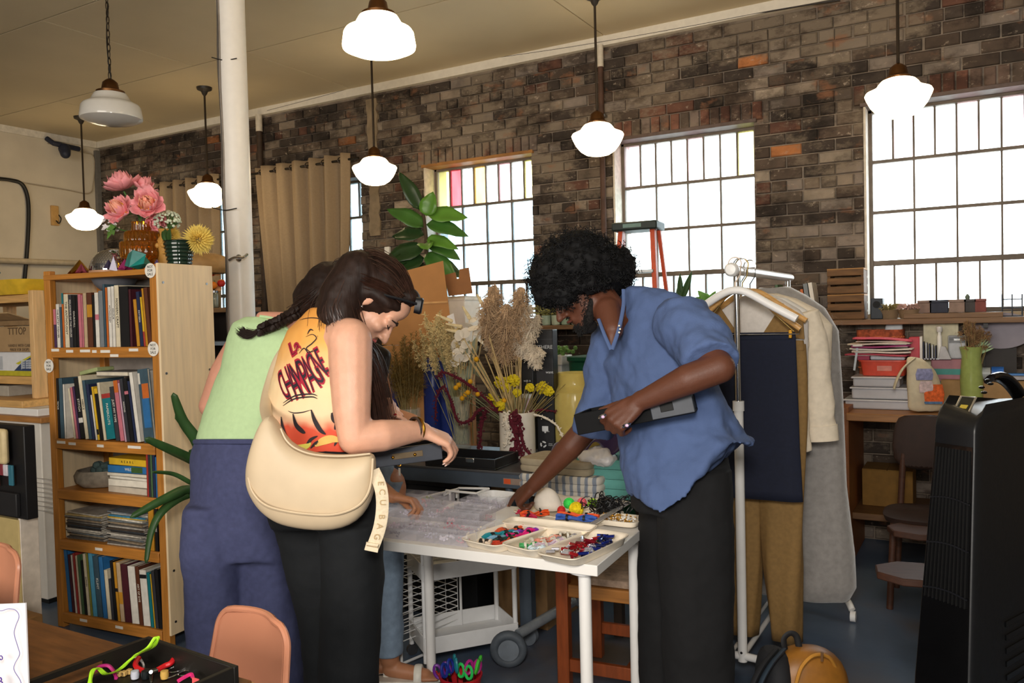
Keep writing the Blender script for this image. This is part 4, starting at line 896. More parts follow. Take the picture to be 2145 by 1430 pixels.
# ---- cream serving trays
def tray(lab,cx,cy,L,Wd,rz,h=.028,z=.7405,flip=False,group='cream trays on the white table'):
 t=thing('serving_tray',lab,'tray',(cx,cy,z),rz,group)
 def ring(a,b,zz):return((0,0,zz),(a,0,0),(0,b,0),.30)
 a,b_=L/2,Wd/2
 secs=[ring(a*.86,b_*.82,0),ring(a*.9,b_*.87,.004),ring(a*.955,b_*.93,h-.004),ring(a,b_,h-.001),ring(a,b_,h+.002),ring(a*.965,b_*.955,h+.0015),ring(a*.93,b_*.9,h-.005),ring(a*.88,b_*.84,.005)]
 ob('shell',B().loft(secs,56),CREAM,t,smooth=60);return t
rzT=R(4)
def trayfit(lab,fl_,fr_,bk,z=.7405,h=.028):
 """front left and front right rim corners and a point on the far rim, as seen, give the tray its place on the table"""
 zr=z+h;A=atZ(*fl_,zr);C_=atZ(*fr_,zr);D_=atZ(*bk,zr);e=C_-A;wd=e.length;n=V((-e.y,e.x,0)).normalized();L=(D_-A).dot(n)
 c=A+e/2+n*L/2;return tray(lab,c.x,c.y,wd,L,math.atan2(e.y,e.x),h,z),c,e.normalized(),n,wd,L
T1=trayfit('cream tray with teal, pink and orange embroidery skeins',(958,1128),(1040,1146),(1065,1088))
T2=trayfit('cream tray with pastel skeins between the other two front trays',(1043,1138),(1118,1156),(1165,1100))
T3=trayfit('cream tray with red and blue metallic pens at the table corner',(1116,1158),(1205,1175),(1292,1114))
T4=tray('long upturned cream tray behind the front trays',atZ(1150,1100,.77).x,atZ(1150,1100,.77).y,.34,.10,R(2),.034)
def in_tray(T,u,v,z=.006):
 t,c,e,n,wd,L=T;return c+e*((u-.5)*wd*.8)+n*((v-.5)*L*.8)+V((0,0,z-.028))
def skein(lab,p0,p1,r,cols,group,wrap='#1a1a1a'):
 P0,P1=V(p0),V(p1);t=thing('thread_skein',lab,'thread',P0,0,group);d=(P1-P0);s=d.cross(V((0,0,1))).normalized();rr=random.Random(hash(lab)%999)
 for k,c in enumerate(cols):
  b=B()
  for q in range(9):
   o1=s*r*rr.uniform(-1,1)+V((0,0,r*rr.uniform(0,1.2)+.001));P=[P0+d*(i/8)+o1*(.55+.45*abs(sin(pi*(i/8-.5)*1.6)))+V((0,0,.3*r*sin(i+q)))for i in range(9)];b.tube(P,r*.26,5)
  ob('threads',b,mk(c,.55,.2,60),t,world=True,kind='stuff')
 for q in(.28,.7):m=P0+d*q+V((0,0,r*.6));ob('paper_band',B().cyl(m-d.normalized()*.004,m+d.normalized()*.004,r*1.02,n=10),mk(wrap,.5),t,world=True)
 return t
G='skeins in the trays'
for k,(u0,v0,u1,v1,c,lab)in enumerate(((.15,.25,.45,.75,'#1b8d9b','teal skein at the left of the first tray'),(.35,.15,.55,.7,'#7fb0cc','pale blue skein in the first tray'),(.5,.2,.65,.6,'#18443e','dark green skein in the first tray'),(.62,.45,.85,.95,'#e0197a','hot pink skein in the first tray'),(.12,.55,.4,1.0,'#d4532a','orange skein at the far left of the first tray'),(.7,.1,.9,.5,'#c33f2a','brick red skein at the right of the first tray'),(.3,.02,.6,.1,'#dcc7b0','beige skein at the front of the first tray'),(.5,.7,.8,1.0,'#7a2fa0','violet skein at the back of the first tray'))):
 skein(lab,in_tray(T1,u0,v0),in_tray(T1,u1,v1),.016,[c],G)
for k,(u0,v0,u1,v1,c,lab)in enumerate(((.1,.3,.4,.6,'#b9b49a','sage skein in the middle tray'),(.25,.1,.6,.3,'#3f9a58','green skein at the front of the middle tray'),(.3,.4,.5,.8,'#e39a86','salmon skein in the middle tray'),(.5,.3,.7,.7,'#c86b4a','rust skein in the middle tray'),(.65,.2,.9,.7,'#cdb9c9','pale lilac skein in the middle tray'),(.35,.8,.7,.98,'#5c4a2c','brown and gold skein at the back of the middle tray'),(.75,.6,.95,.95,'#8f8a90','grey skein at the back right of the middle tray'),(.7,.02,.95,.2,'#c4d4dc','ice blue skein at the front right of the middle tray'))):
 skein(lab,in_tray(T2,u0,v0),in_tray(T2,u1,v1),.015,[c],G,'#cfcabb')
rr=random.Random(31)
PC=[('red','#9a1620'),('red','#b3202a'),('blue','#1f2f8a'),('navy','#1a2458'),('silver','#c9c9d2'),('crimson','#861a2c'),('dark green','#123a34')]
POS=['at the front left','at the front','near the front right','at the left','left of centre','in the middle','right of centre','at the right','at the back left','at the back','at the back right','in the far right corner']
seen_={}
for i in range(64):
 u,v=rr.uniform(.1,.9),rr.uniform(.06,.94);
 ci=(rr.choice([0,1,5,4,0])if u+v*.55<.85 else rr.choice([2,3,2,4,6]));nm,c=PC[ci];a=rr.uniform(0,pi);l=rr.uniform(.022,.038);p=in_tray(T3,u,v,.007+.02*rr.random());d=V((cos(a),sin(a),rr.uniform(-.15,.15)))*l/2
 pos=POS[min(11,int(v*3)*4+int(u*4))];key=(nm,pos);seen_[key]=seen_.get(key,0)+1
 lab='%s metallic bead tube lying %s of the corner tray'%(nm,pos)
 t=thing('bead_tube',lab,'bead',p,0,'metallic bead tubes '+nm+' '+pos);ob('tube',B().cyl(p-d,p+d,.0052,n=8),mk(c,.18,.1,metal=.55,bump=0),t,world=True);ob('cap',B().cyl(p+d,p+d*1.2,.0056,n=8),CHROME,t,world=True)
# orange and blue thread card on the long tray, yarn balls, black yarn, hat, bead dish
for k,(x0,y0,x1,y1,c,lab)in enumerate(((1090,1082,1150,1078,'#e2521c','orange skein on the white cloth by the pointing hand'),(1168,1080,1255,1086,'#e5551e','long orange skein on the white cloth by the yarn'),(1165,1086,1250,1092,'#2f56a8','blue skein below the long orange one'),(1085,1076,1120,1088,'#c52c50','crimson skein under the pointing hand'))):skein(lab,atZ(x0,y0,.765),atZ(x1,y1,.765),.012,[c],'skeins behind the trays')
T5=tray('cream tray of floss beneath the yarn balls',atZ(1190,1078,.75).x,atZ(1190,1078,.75).y,.40,.20,R(-2),.022)
def yarn(lab,x,y,r,c,z0=.748,seed=1,n=26):
 p=atZ(x,y,z0+r);t=thing('yarn_ball',lab,'yarn',p,0,'yarn on the table');rr=random.Random(seed);b=B()
 ob('core',B().sph((0,0,0),r*.9,14,10),mk(c,.8),t)
 for i in range(n):
  ax=V((rr.gauss(0,1),rr.gauss(0,1),rr.gauss(0,1))).normalized();x_=ax.orthogonal().normalized();y_=ax.cross(x_);off=ax*r*rr.uniform(-.45,.45);q=math.sqrt(max(1e-6,r*r-off.length_squared))
  b.tube([off+x_*q*cos(a)+y_*q*sin(a)for a in[2*pi*j/16 for j in range(16)]],r*.07,4,closed=True)
 ob('wraps',b,mk(c,.7,.2,50),t,kind='stuff');return t
yarn('neon green yarn ball beside the white cap',1192,1054,.021,'#3fdc5a');yarn('yellow yarn ball at the front of the neon pile',1207,1066,.026,'#e8cf10',seed=2);yarn('coral pink yarn ball behind the yellow one',1219,1052,.018,'#f0707a',seed=3);yarn('red yarn ball half under the green one',1176,1068,.015,'#c62a22',seed=4);yarn('lime green yarn ball touching the black yarn',1242,1055,.02,'#a6dc2e',seed=5)
p=atZ(1275,1060,.78);t=thing('yarn_heap','heap of loose black yarn at the right of the table','yarn',p);b=B();rr=random.Random(8)
for i in range(90):
 c=p+V((rr.gauss(0,.038),rr.gauss(0,.03),rr.uniform(-.03,.035)));ax=V((rr.gauss(0,1),rr.gauss(0,1),rr.gauss(0,1))).normalized();x_=ax.orthogonal().normalized();y_=ax.cross(x_);q=rr.uniform(.012,.028)
 b.tube([c+x_*q*cos(a)+y_*q*sin(a)*.7 for a in[1.9*pi*j/9 for j in range(10)]],.0022,4)
ob('loops',b,mk('#101012',.5),t,world=True,kind='stuff');ob('core',B().sph(p-V((0,0,.008)),(.05,.04,.03),14,8),mk('#101012',.7),t,world=True)
t=thing('felt_hat','white felt cone cap standing on the table behind the pointing hand','cap',atZ(1148,1070,.746))
ob('cap',B().loft([((0,0,0),(.062,0,0),(0,.045,0)),((0,0,.03),(.06,0,0),(0,.043,0)),((-.002,0,.06),(.05,0,0),(0,.036,0)),((-.004,0,.082),(.032,0,0),(0,.024,0)),((-.005,0,.092),(.008,0,0),(0,.006,0))],28),mk('#ded5c8',.9,.06,30,.3),t,sub=1);ob('toggle',B().caps((-.012,-.045,.018),.003,(-.004,-.047,.008),.004),mk('#3a3024',.5),t)
t=thing('cotton_cloth','white cloth laid under the yarn at the back of the table','cloth',atZ(1225,1052,.7425));rr=random.Random(2)
ob('cloth',B().grid(lambda u,v:V(((u-.5)*.34,(v-.5)*.12,.006+.004*sin(9*u+2)*cos(5*v)+.002*sin(21*u*v+1))),30,14),mk('#ece7e2',.9,.04),t,solid=.004,smooth=80)
c=atZ(1300,1095,.75);t=thing('bead_dish','white dish heaped with gold and clear beads at the table right','dish',c)
ob('dish',B().loft([((0,0,0),(.07,0,0),(0,.05,0),.4),((0,0,.02),(.082,0,0),(0,.06,0),.4),((0,0,.02),(.076,0,0),(0,.054,0),.4),((0,0,.006),(.06,0,0),(0,.04,0),.4)],40),CREAM,t);rr=random.Random(3)
for nm,cc,q in(('gold_beads','#c8922c',110),('clear_beads','#d8d4cc',90)):
 b=B()
 for i in range(q):b.sph((rr.gauss(-.01 if nm[0]=='g' else.02,.028),rr.gauss(0,.018),.012+rr.uniform(0,.014)),rr.uniform(.0025,.0042),6,4)
 ob(nm,b,mk(cc,.2,.1,metal=.6 if nm[0]=='g' else 0),t,kind='stuff')
t=thing('steel_ruler','shiny steel ruler lying at the right edge of the table','ruler',atZ(1268,1088,.78));a,c=atZ(1240,1098,.772),atZ(1318,1052,.785);e=(c-a).normalized();s=e.cross(V((0,0,1))).normalized()*.012
b=B();b.prism([a-s,c-s,c+s,a+s],(0,0,1),.002);ob('blade',b,mk('#dcdcda',.2,metal=.7),t,world=True)
# ---- clear bead organisers
clear=mk('#e9e6ee',.12,.02,20,0,alpha=.15);clear_=clear
clearw=mk('#e4e0ec',.2,.02,20,0,alpha=.35)
BC=['#8fb58a','#c9828f','#6d6570','#cfc6d8','#7f7078','#d8a0a8','#a8b8c8','#c8b0c0','#d9c9b0','#b04a58','#b9b3c4','#d0cad6']
def organiser(lab,x,y,z,L,Wd,nx,ny,rz,seed,fill=.75,h=.036,pal=BC):
 p=onT(x,y,.7405);t=thing('bead_organiser',lab,'organiser',(p.x,p.y,z),rz,'clear bead organisers');rr=random.Random(seed)
 ob('base',B().bb((-L/2,-Wd/2,0),(L/2,Wd/2,.002)),clearw,t,smooth=0)
 b=B()
 b.bb((-L/2,-Wd/2,.002),(L/2,-Wd/2+.0015,h));b.bb((-L/2,Wd/2-.0015,.002),(L/2,Wd/2,h));b.bb((-L/2,-Wd/2,.002),(-L/2+.0015,Wd/2,h));b.bb((L/2-.0015,-Wd/2,.002),(L/2,Wd/2,h));ob('wall',b,clear,t,smooth=0)
 b=B()
 for i in range(1,nx):q=-L/2+L*i/nx;b.bb((q-.0006,-Wd/2,.002),(q+.0006,Wd/2,h*.95))
 for j in range(1,ny):q=-Wd/2+Wd*j/ny;b.bb((-L/2,q-.0006,.002),(L/2,q+.0006,h*.95))
 ob('dividers',b,clear,t,smooth=0,kind='stuff')
 for i in range(nx):
  for j in range(ny):
   if rr.random()>fill:continue
   b=B();cx=-L/2+L*(i+.5)/nx;cy=-Wd/2+Wd*(j+.5)/ny;sx=L/nx*.36;sy=Wd/ny*.36;r_=rr.uniform(.0026,.005)
   for k in range(16):b.sph((cx+rr.uniform(-sx,sx),cy+rr.uniform(-sy,sy),.003+r_+rr.uniform(0,.012)),r_,6,4)
   ob('beads',b,mk(rr.choice(pal),.3,.15),t,kind='stuff')
 return t
organiser('clear bead organiser at the front left of the table',905,1118,.7405,.40,.20,6,3,R(4),1)
organiser('clear bead organiser behind the front one',910,1078,.7405,.38,.17,6,3,R(4),2,.6)
organiser('clear organiser of yellow and orange beads under the reaching hand',880,1052,.7405,.26,.13,4,2,R(5),3,.5,pal=['#c9a818','#8fa03a','#c8501e','#6d6a62'])
organiser('clear bead organiser nearest the pointing finger',1010,1063,.7405,.17,.15,4,3,R(3),4,.9,pal=['#cfc9dc','#b4b0c8','#dcd6e2','#8f8aa8'])
organiser('clear lidded bead case stacked in the middle of the table',985,1092,.7405,.15,.13,3,3,R(4),5,.8,h=.05)
# ================================================================ UNDER AND BEHIND THE TABLE
wm=mk('#dedede',.35,.03)
# white three-tier trolley
b0=atZ(905,1395,.05);
tv=thing('utility_trolley','white metal trolley with tray shelves behind the table legs','trolley',(-2.02,3.00,0),R(52))
def shelf_tray(z,L=.42,Wd=.26,h=.07):
 b=B();b.bb((-L/2,-Wd/2,z),(L/2,Wd/2,z+.004))
 for s in(-1,1):b.bb((-L/2,s*Wd/2-.003,z),(L/2,s*Wd/2+.003,z+h));b.bb((s*L/2-.003,-Wd/2,z),(s*L/2+.003,Wd/2,z+h))
 return b
for z in(.09,.40):ob('tray_shelf',shelf_tray(z),wm,tv,bev=.002)
for sx in(-1,1):
 for sy in(-1,1):
  ob('post',B().cyl((sx*.205,sy*.115,.05),(sx*.205,sy*.115,.64),.011,n=10),wm,tv);ob('caster',B().cyl((sx*.205,sy*.115-.01,.025),(sx*.205,sy*.115+.01,.025),.024,n=16),mk('#333336',.5),tv)
ob('push_bar',B().tube([(-.205,-.115,.64),(-.205,-.115,.66),(-.205,.115,.66),(-.205,.115,.64)],.009,8),wm,tv)
t=thing('folded_bag','olive cloth folded in the middle trolley tray','cloth',WM[tv.name]@V((.08,0,.405)),R(52));ob('cloth',B().loft([((0,0,0),(.09,0,0),(0,.09,0),.6),((0,0,.03),(.1,0,0),(0,.09,0),.6),((0,0,.06),(.07,0,0),(0,.07,0),.6)],24),mk('#6a6350',.9,.2,20,.5),t,sub=1)
# white wire basket tower
wb=thing('wire_basket','white wire basket drawers standing under the table','basket',(-2.38,2.98,0),R(-12))
def wires(x0,x1,y0,y1,z0,z1):
 b=B();r_=.0022
 n=9
 for k in range(n):z=z0+(z1-z0)*k/(n-1);b.tube([(x0,y0,z),(x1,y0,z),(x1,y1,z),(x0,y1,z)],r_,4,closed=True)
 m=7
 for k in range(m):x=x0+(x1-x0)*k/(m-1);b.tube([(x,y0,z1),(x,y0,z0),(x,y1,z0),(x,y1,z1)],r_,4)
 return b
for z0,z1 in((.12,.36),(.40,.64)):
 q=ob('basket',wires(-.24,.24,-.17,.17,z0,z1),wm,wb);
for sx in(-1,1):
 for sy in(-1,1):ob('upright',B().cyl((sx*.25,sy*.18,.0),(sx*.25,sy*.18,.72),.006,n=8),wm,wb)
 ob('foot_rail',B().tube([(sx*.25,-.18,.03),(sx*.25,.18,.03)],.006,8),wm,wb);ob('top_rail',B().tube([(sx*.25,-.18,.72),(sx*.25,.18,.72)],.006,8),wm,wb)
# red cup with scissors
c=atZ(965,1424,.22);cup=thing('red_tub','red tub holding craft scissors on a low stool under the table','tub',(c.x,c.y,.125))
ob('tub',B().lathe([(.055,0),(.058,.004),(.075,.11),(.078,.112),(.078,.118),(.072,.118),(.07,.105),(.054,.01)],n=32),mk('#b31d24',.35),cup)
st=thing('low_stool','low dark stool under the red tub','stool',(c.x,c.y,0));ob('seat',B().cyl((0,0,.1),(0,0,.124),.12,n=28),mk('#2a2320',.6),st)
for k in range(3):ob('leg',B().cyl((.08*cos(k*2.1),.08*sin(k*2.1),0),(.07*cos(k*2.1),.07*sin(k*2.1),.1),.012,n=8),mk('#2a2320',.6),st)
SCN=[('purple','#6a2a8a'),('blue','#1c2f86'),('teal','#1f7a86'),('lime green','#2fc05a'),('magenta','#a8247a'),('green','#45b838')]
for k,(nm,cc)in enumerate(SCN):
 a=-.9+k*.36;base=V((c.x,c.y,.13))+rt*(.03*sin(a*1.6));top=V((c.x,c.y,.255+.012*(k%3)))+rt*(.07*sin(a*1.3))-fw*.01*(k%2)
 t=thing('scissors','%s-handled craft scissors standing in the red tub'%nm,'scissors',base);d=(top-base).normalized();s=(rt-d*rt.dot(d)).normalized();s=(s*cos(k*.9)+d.cross(s)*sin(k*.9)).normalized()
 for q in(-1,1):ob('handle',B().tube(arc(top+s*q*.016,.013,.024,0,2*pi,14,s,d)[:-1],.0055,6,closed=True),mk(cc,.35),t,world=True)
 ob('blades',B().prism([base-s*.004,base+s*.004,top-d*.02+s*.007,top-d*.02-s*.007],s.cross(d),.003),CHROME,t,world=True)
# brown wooden chair behind the table
cw=wood('#7a3a18',.2,.4,(20,20,3));pch=atZ(1170,1180,.74)
wc=thing('wooden_chair','reddish brown wooden chair with woven pad under the table right end','chair',(-1.17,3.10,0),R(6))
for x,y,h in((-.30,-.21,.66),(.20,-.21,.45),(-.30,.20,.66),(.20,.20,.45)):ob('leg',B().box((x,y,h/2),(.05,.045,h)),cw,wc,bev=.004)
ob('seat_frame',B().bb((-.30,-.22,.40),(.22,.22,.45)),wood('#8c5a24',.2),wc,bev=.004);ob('seat_pad',B().loft([((-.03,0,.452),(.235,0,0),(0,.2,0),.3),((-.03,0,.48),(.24,0,0),(0,.205,0),.3),((-.03,0,.49),(.2,0,0),(0,.17,0),.3)],32),mk('#8f7a68',.95,.3,40,.8),wc)
for y in(-.21,.2):ob('stretcher',B().box((-.05,y,.13),(.46,.022,.05)),cw,wc,bev=.003)
ob('stretcher',B().box((-.05,0,.12),(.022,.40,.045)),cw,wc,bev=.003);ob('stretcher',B().box((.20,0,.2),(.022,.40,.045)),cw,wc,bev=.003);ob('rail',B().box((-.30,0,.62),(.03,.40,.06)),cw,wc,bev=.003)
# slate workbench
BZ=.80;sl=mk('#46505c',.5,.12,10,.1);cr=atZ(1118,992,BZ);cl=atZ(800,985,BZ)
wbn=thing('workbench','slate grey steel-legged workbench behind the white table','workbench',(cr.x,cr.y,0),R(3));WBL,WBD=1.15,.62
ob('top',B().bb((-WBL,0,BZ-.012),(0,WBD,BZ)),mk('#4a4a4c',.35,.2,8,.1),wbn,bev=.003);ob('apron',B().bb((-WBL+.01,.006,BZ-.075),(-.01,.03,BZ-.012)),sl,wbn);ob('apron',B().bb((-.03,.03,BZ-.075),(-.006,WBD-.03,BZ-.012)),sl,wbn);ob('apron',B().bb((-WBL+.01,WBD-.03,BZ-.075),(-.01,WBD-.006,BZ-.012)),sl,wbn)
for x in(-.07,-WBL+.07):
 for y in(.05,WBD-.05):ob('leg',B().box((x,y,(BZ-.012)/2+.04),(.06,.05,BZ-.10)),sl,wbn,bev=.003);ob('caster',B().cyl((x,y-.014,.045),(x,y+.014,.045),.044,n=20),mk('#6d747d',.4),wbn)
for s,x0,x1 in((1,-.07,-.30),(-1,-WBL+.07,-WBL+.3)):ob('brace',B().caps((x0,.05,.38),.018,(x1,.05,BZ-.07),.018),sl,wbn)
ob('brace',B().caps((-.16,.05,BZ-.06),.017,(-.10,.05,.50),.017),sl,wbn)
ob('badge',B().bb((-.155,.002,BZ-.058),(-.06,.006,BZ-.03)),mk('#8d7a6e',.5),wbn,label='orange and grey maker plate');ob('badge_mark',B().bb((-.152,.0005,BZ-.055),(-.118,.004,BZ-.033)),mk('#d8562a',.5),wbn)
ob('edge_strip',B().bb((-.008,.0,BZ-.002),(.003,WBD,BZ+.003)),mk('#c9ccd0',.3,metal=.5),wbn,label='bright metal edge')
def onW(x,y,z=BZ+.001):return atZ(x,y,z)
t=thing('tubing','grey rubber wheel and bright tube lying under the workbench','wheel',(atZ(1065,1350,.1).x,atZ(1065,1350,.1).y,.0));pw=V((0,0,.081));ob('tyre',B().tube(arc(pw,.06,.06,0,2*pi,28,rt,V((0,0,1)))[:-1],.02,10,closed=True),mk('#4d545c',.6,.2),t);ob('hub',B().cyl(pw-fw*.02,pw+fw*.02,.045,n=24),mk('#6d757e',.4),t)
ob('axle',B().cyl(pw+V((.02,.05,.05)),pw+V((.12,.40,.10)),.022,n=14),mk('#9aa1a8',.3,metal=.5),t)
t=thing('dark_crate','black crate under the workbench','crate',(cr.x-.62,cr.y+.36,.0));ob('walls',B().bb((-.26,-.2,.0),(.2,.2,.66)),mk('#15161a',.6),t,bev=.006);ob('lid',B().bb((-.27,-.21,.66),(.21,.21,.69)),mk('#1b1c21',.5),t,bev=.004)
t=carton('cardboard_box','tan cardboard box behind the workbench legs',cr.x-.22,cr.y+.40,.0,.30,.34,.68,mk('#8a6a45',.8,.1));ob('tape',B().bb((.02,-.1715,.0),(.07,-.1695,.68)),mk('#c0a67e',.5),t)
t=thing('white_wire_rack','small white wire rack behind the bead organisers','rack',(onT(985,1032,.80).x,onT(985,1032,.80).y+.0,.70));t.location=onT(985,1052,.7405)
ob('frame',B().tube([(-.13,0,.02),(-.12,0,.04),(.03,0,.04),(.03,.1,.04),(-.12,.1,.03)],.005,6,closed=True),wm,t);ob('dish',B().loft([((.1,.05,0),(.06,0,0),(0,.05,0),.5),((.1,.05,.035),(.075,0,0),(0,.06,0),.5),((.1,.05,.035),(.068,0,0),(0,.055,0),.5),((.1,.05,.006),(.055,0,0),(0,.045,0),.5)],28),wm,t);ob('foot',B().cyl((-.1,.05,0),(-.1,.05,.03),.005,n=8).cyl((-.1,.0,0),(-.1,.0,.04),.005,n=8),wm,t)
# stack of textiles on a stool behind the table's right end
tx0=atD(1200,1030,3.5);pass
t=thing('linen_stool','dark stool carrying the folded textiles','stool',(-1.27,3.66,0));ob('seat',B().bb((-.25,-.18,.66),(.27,.2,.70)),mk('#3a2c22',.6),t,bev=.004)
for x in(-.22,.24):
 for y in(-.14,.16):ob('leg',B().box((x,y,.33),(.04,.04,.66)),mk('#3a2c22',.6),t)
def fold(lab,x,y,z,L,Wd,h,mat,rz=0,n=3,name='folded_textile',grp='folded textiles'):
 t=thing(name,lab,'textile',(x,y,z),rz,grp);
 for k in range(n):hh=h/n;ob('fold',B().loft([((0,0,k*hh+.0005),(L/2*.98,0,0),(0,Wd/2*.98,0),.25),((0,0,k*hh+hh*.3),(L/2,0,0),(0,Wd/2,0),.25),((0,0,k*hh+hh*.7),(L/2,0,0),(0,Wd/2,0),.25),((0,0,k*hh+hh*.96),(L/2*.97,0,0),(0,Wd/2*.97,0),.25)],40),mat,t)
 return t
fp=atD(1190,1025,3.72)
stripe=mk('#b9b2a4',.9,.1);stripe,N,L,P=tweak(stripe)
wv=N.new('ShaderNodeTexWave');wv.inputs['Scale'].default_value=9;wv.inputs['Distortion'].default_value=1.5;tcn=[n for n in N if n.type=='TEX_COORD'][0];L.new(tcn.outputs['Object'],wv.inputs[0]);rp=N.new('ShaderNodeValToRGB');rp.color_ramp.elements[0].position=.3;rp.color_ramp.elements[1].position=.5;rp.color_ramp.elements[0].color=(.22,.25,.30,1);rp.color_ramp.elements[1].color=(.58,.54,.47,1);L.new(wv.outputs[0],rp.inputs[0]);L.new(rp.outputs[0],P.inputs['Base Color'])
fold('striped grey and white folded textile with mustard marks',fp.x,fp.y,.701,.40,.26,.10,stripe,R(4));
fold('beige folded textile on top of the striped one',fp.x-.02,fp.y+.01,.802,.36,.24,.06,mk('#a59880',.9,.1,30,.3),R(-3),2)
fq=atD(1290,1010,3.70);fold('sea green folded cloth beside the striped textile',fq.x,fq.y,.701,.30,.28,.17,mk('#5fa098',.85,.06,30,.2),R(6),4)
pv=atD(1265,940,3.68)
t=thing('violet_satin','dark violet satin cloth bunched over the folded textiles','textile',(pv.x,pv.y+.02,.875))
vs_=mk('#38234f',.35,.2,8,.1,sheen=.3)
ob('cloth',B().grid(lambda u,v:V(((u-.5)*.44,(v-.5)*.22,.01+.15*math.exp(-((u-.62)**2*7+(v-.6)**2*4))+.018*sin(16*u+5*v)+.012*sin(9*v-22*u))),48,24),vs_,t,solid=.006,smooth=80)
ob('pleat',B().tube(spline([(-.06,-.11,.085),(.0,-.11,.135),(.06,-.10,.15),(.11,-.10,.11),(.12,-.10,.05)],6),[.014]*25,8),mk('#7c5aa8',.3,.2,8),t,label='lighter violet fold')
t=thing('plastic_bag','crumpled white plastic bag lying on the violet cloth','bag',atD(1253,958,3.6));b=B();rr=random.Random(6)
for q,r_ in(((-.03,0,.0),(.06,.05,.035)),((.03,0,-.004),(.055,.05,.034)),((.0,.01,.022),(.06,.045,.028)),((-.07,0,-.006),(.03,.03,.02))):b.sph(q,r_,16,10)
o=fuse('bag',b,mk('#eae8ea',.3,.05,20,.3),t,.006,3,disp=.02,dscale=.03,world=False)
# ================================================================ ON THE WORKBENCH: vases, dried flowers, tubes
def stemsB(b,foot,tip,r=.0016,sag=0,n=6):b.tube(bez(foot,V(foot)+(V(tip)-V(foot))*.35+V((0,0,.02)),V(tip)-V((0,0,sag)),tip,n),r,4);return b
straw=mk('#cdb27e',.8,.2,30);straw2=mk('#8f7d4f',.85,.25,30);pampas=mk('#c2a482',.95,.3,30);pampas2=mk('#e6d8c2',.95,.2,30);lun=mk('#e6dccb',.7,.06);sage=mk('#7f8462',.8,.2)
# white cylinder vase
p=onW(1085,956);vz=thing('white_vase','white cylinder vase with yellow and burgundy dried flowers','vase',p)
ob('vessel',B().lathe([(.086,0),(.09,.004),(.089,.2),(.09,.222),(.088,.226),(.082,.226),(.08,.2),(.078,.02)],n=40),mk('#e4ddd0',.55,.04),vz)
VT=V(p)+V((0,0,.215))
def seg_on(px,py,dd=0):return atD(px,py,(VT-CAM).dot(fw)+dd)
# amaranth: burgundy hanging tassels
am=mk('#5e1526',.9,.3,40,.5)
t=thing('amaranth','burgundy hanging amaranth spilling over the white vase','flower',VT)
def tassel(pts,r,m,nm,k=8):
 P=spline(pts,k);rr=random.Random(int(r*9999)+len(pts));b=B();b.tube(P,[r*(.5+.5*sin(pi*min(1,.2+i/len(P))))*rr.uniform(.7,1.15)for i in range(len(P))],7)
 for q in P:
  for _ in range(4):b.sph(q+V((rr.gauss(0,r*.8),rr.gauss(0,r*.8),rr.gauss(0,r*.8))),r*rr.uniform(.35,.6),5,4)
 ob(nm,b,m,t,world=True)
tassel([seg_on(1080,868,-.09),seg_on(1078,885,-.10),seg_on(1082,920,-.10),seg_on(1074,955,-.10)],.017,am,'tassel')
tassel([seg_on(1075,866,-.09),seg_on(1070,880,-.10),seg_on(1088,930,-.11),seg_on(1092,956,-.11)],.010,am,'tassel')
tassel([seg_on(1085,868,-.09),seg_on(1090,900,-.1),seg_on(1100,940,-.11),seg_on(1128,965,-.14),seg_on(1130,990,-.2)],.008,am,'tassel')
tassel([seg_on(1060,866),seg_on(1010,855),seg_on(985,880),seg_on(960,882),seg_on(945,840),seg_on(930,810),seg_on(915,830),seg_on(912,880)],.008,am,'tassel')
tassel([seg_on(1050,866),seg_on(1000,820),seg_on(960,792),seg_on(928,780),seg_on(918,790)],.008,am,'tassel')
tassel([seg_on(1100,866),seg_on(1130,858),seg_on(1165,862)],.006,am,'tassel')
tassel([seg_on(1020,858),seg_on(1010,880,.05),seg_on(1006,920,.05),seg_on(1003,945,.05)],.01,am,'tassel')
t=thing('cream_amaranth','cream hanging tassel over the left rim of the white vase','flower',VT)
tassel([seg_on(1062,866,-.09),seg_on(1060,880,-.10),seg_on(1064,905,-.10),seg_on(1060,930,-.10)],.012,lun,'tassel')
tassel([seg_on(1105,866,-.02),seg_on(1135,872,-.04),seg_on(1165,890,-.06),seg_on(1178,915,-.1)],.006,lun,'tassel')
# yellow blooms
yel=mk('#d8c21e',.75,.2,40,.4);yo=mk('#d99f12',.75,.2,40,.4)
blooms=[(1050,800,.028),(1075,798,.026),(1060,812,.022),(1136,812,.026),(1150,820,.02),(1032,838,.03),(1046,845,.02),(1110,812,.016),(1083,822,.016),(1048,850,.018)]
for k,(x,y,r_)in enumerate(blooms):
 c=seg_on(x,y,rnd.uniform(-.05,.05));t=thing('yellow_bloom',['yellow bloom at the back left of the white vase','yellow bloom at the back of the white vase','yellow bloom in the middle of the white vase','yellow bloom furthest right over the black tube','pale bud beside the furthest right yellow bloom','large yellow bloom lowest left of the white vase','yellow bloom just over the vase rim','small yellow bloom before the black tube','small yellow bloom above the vase centre','small yellow bloom touching the vase rim'][k],'flower',c,0,'yellow blooms in the white vase')
 rr=random.Random(k);b=B()
 for i in range(60):d=V((rr.gauss(0,1),rr.gauss(0,1),rr.gauss(.3,.8))).normalized();b.caps(c,.002,c+d*r_*rr.uniform(.9,1.25),.006,5)
 ob('petals',b,yel,t,world=True,kind='stuff');ob('stem',stemsB(B(),VT-V((0,0,.1)),c,.0022),sage,t,world=True)
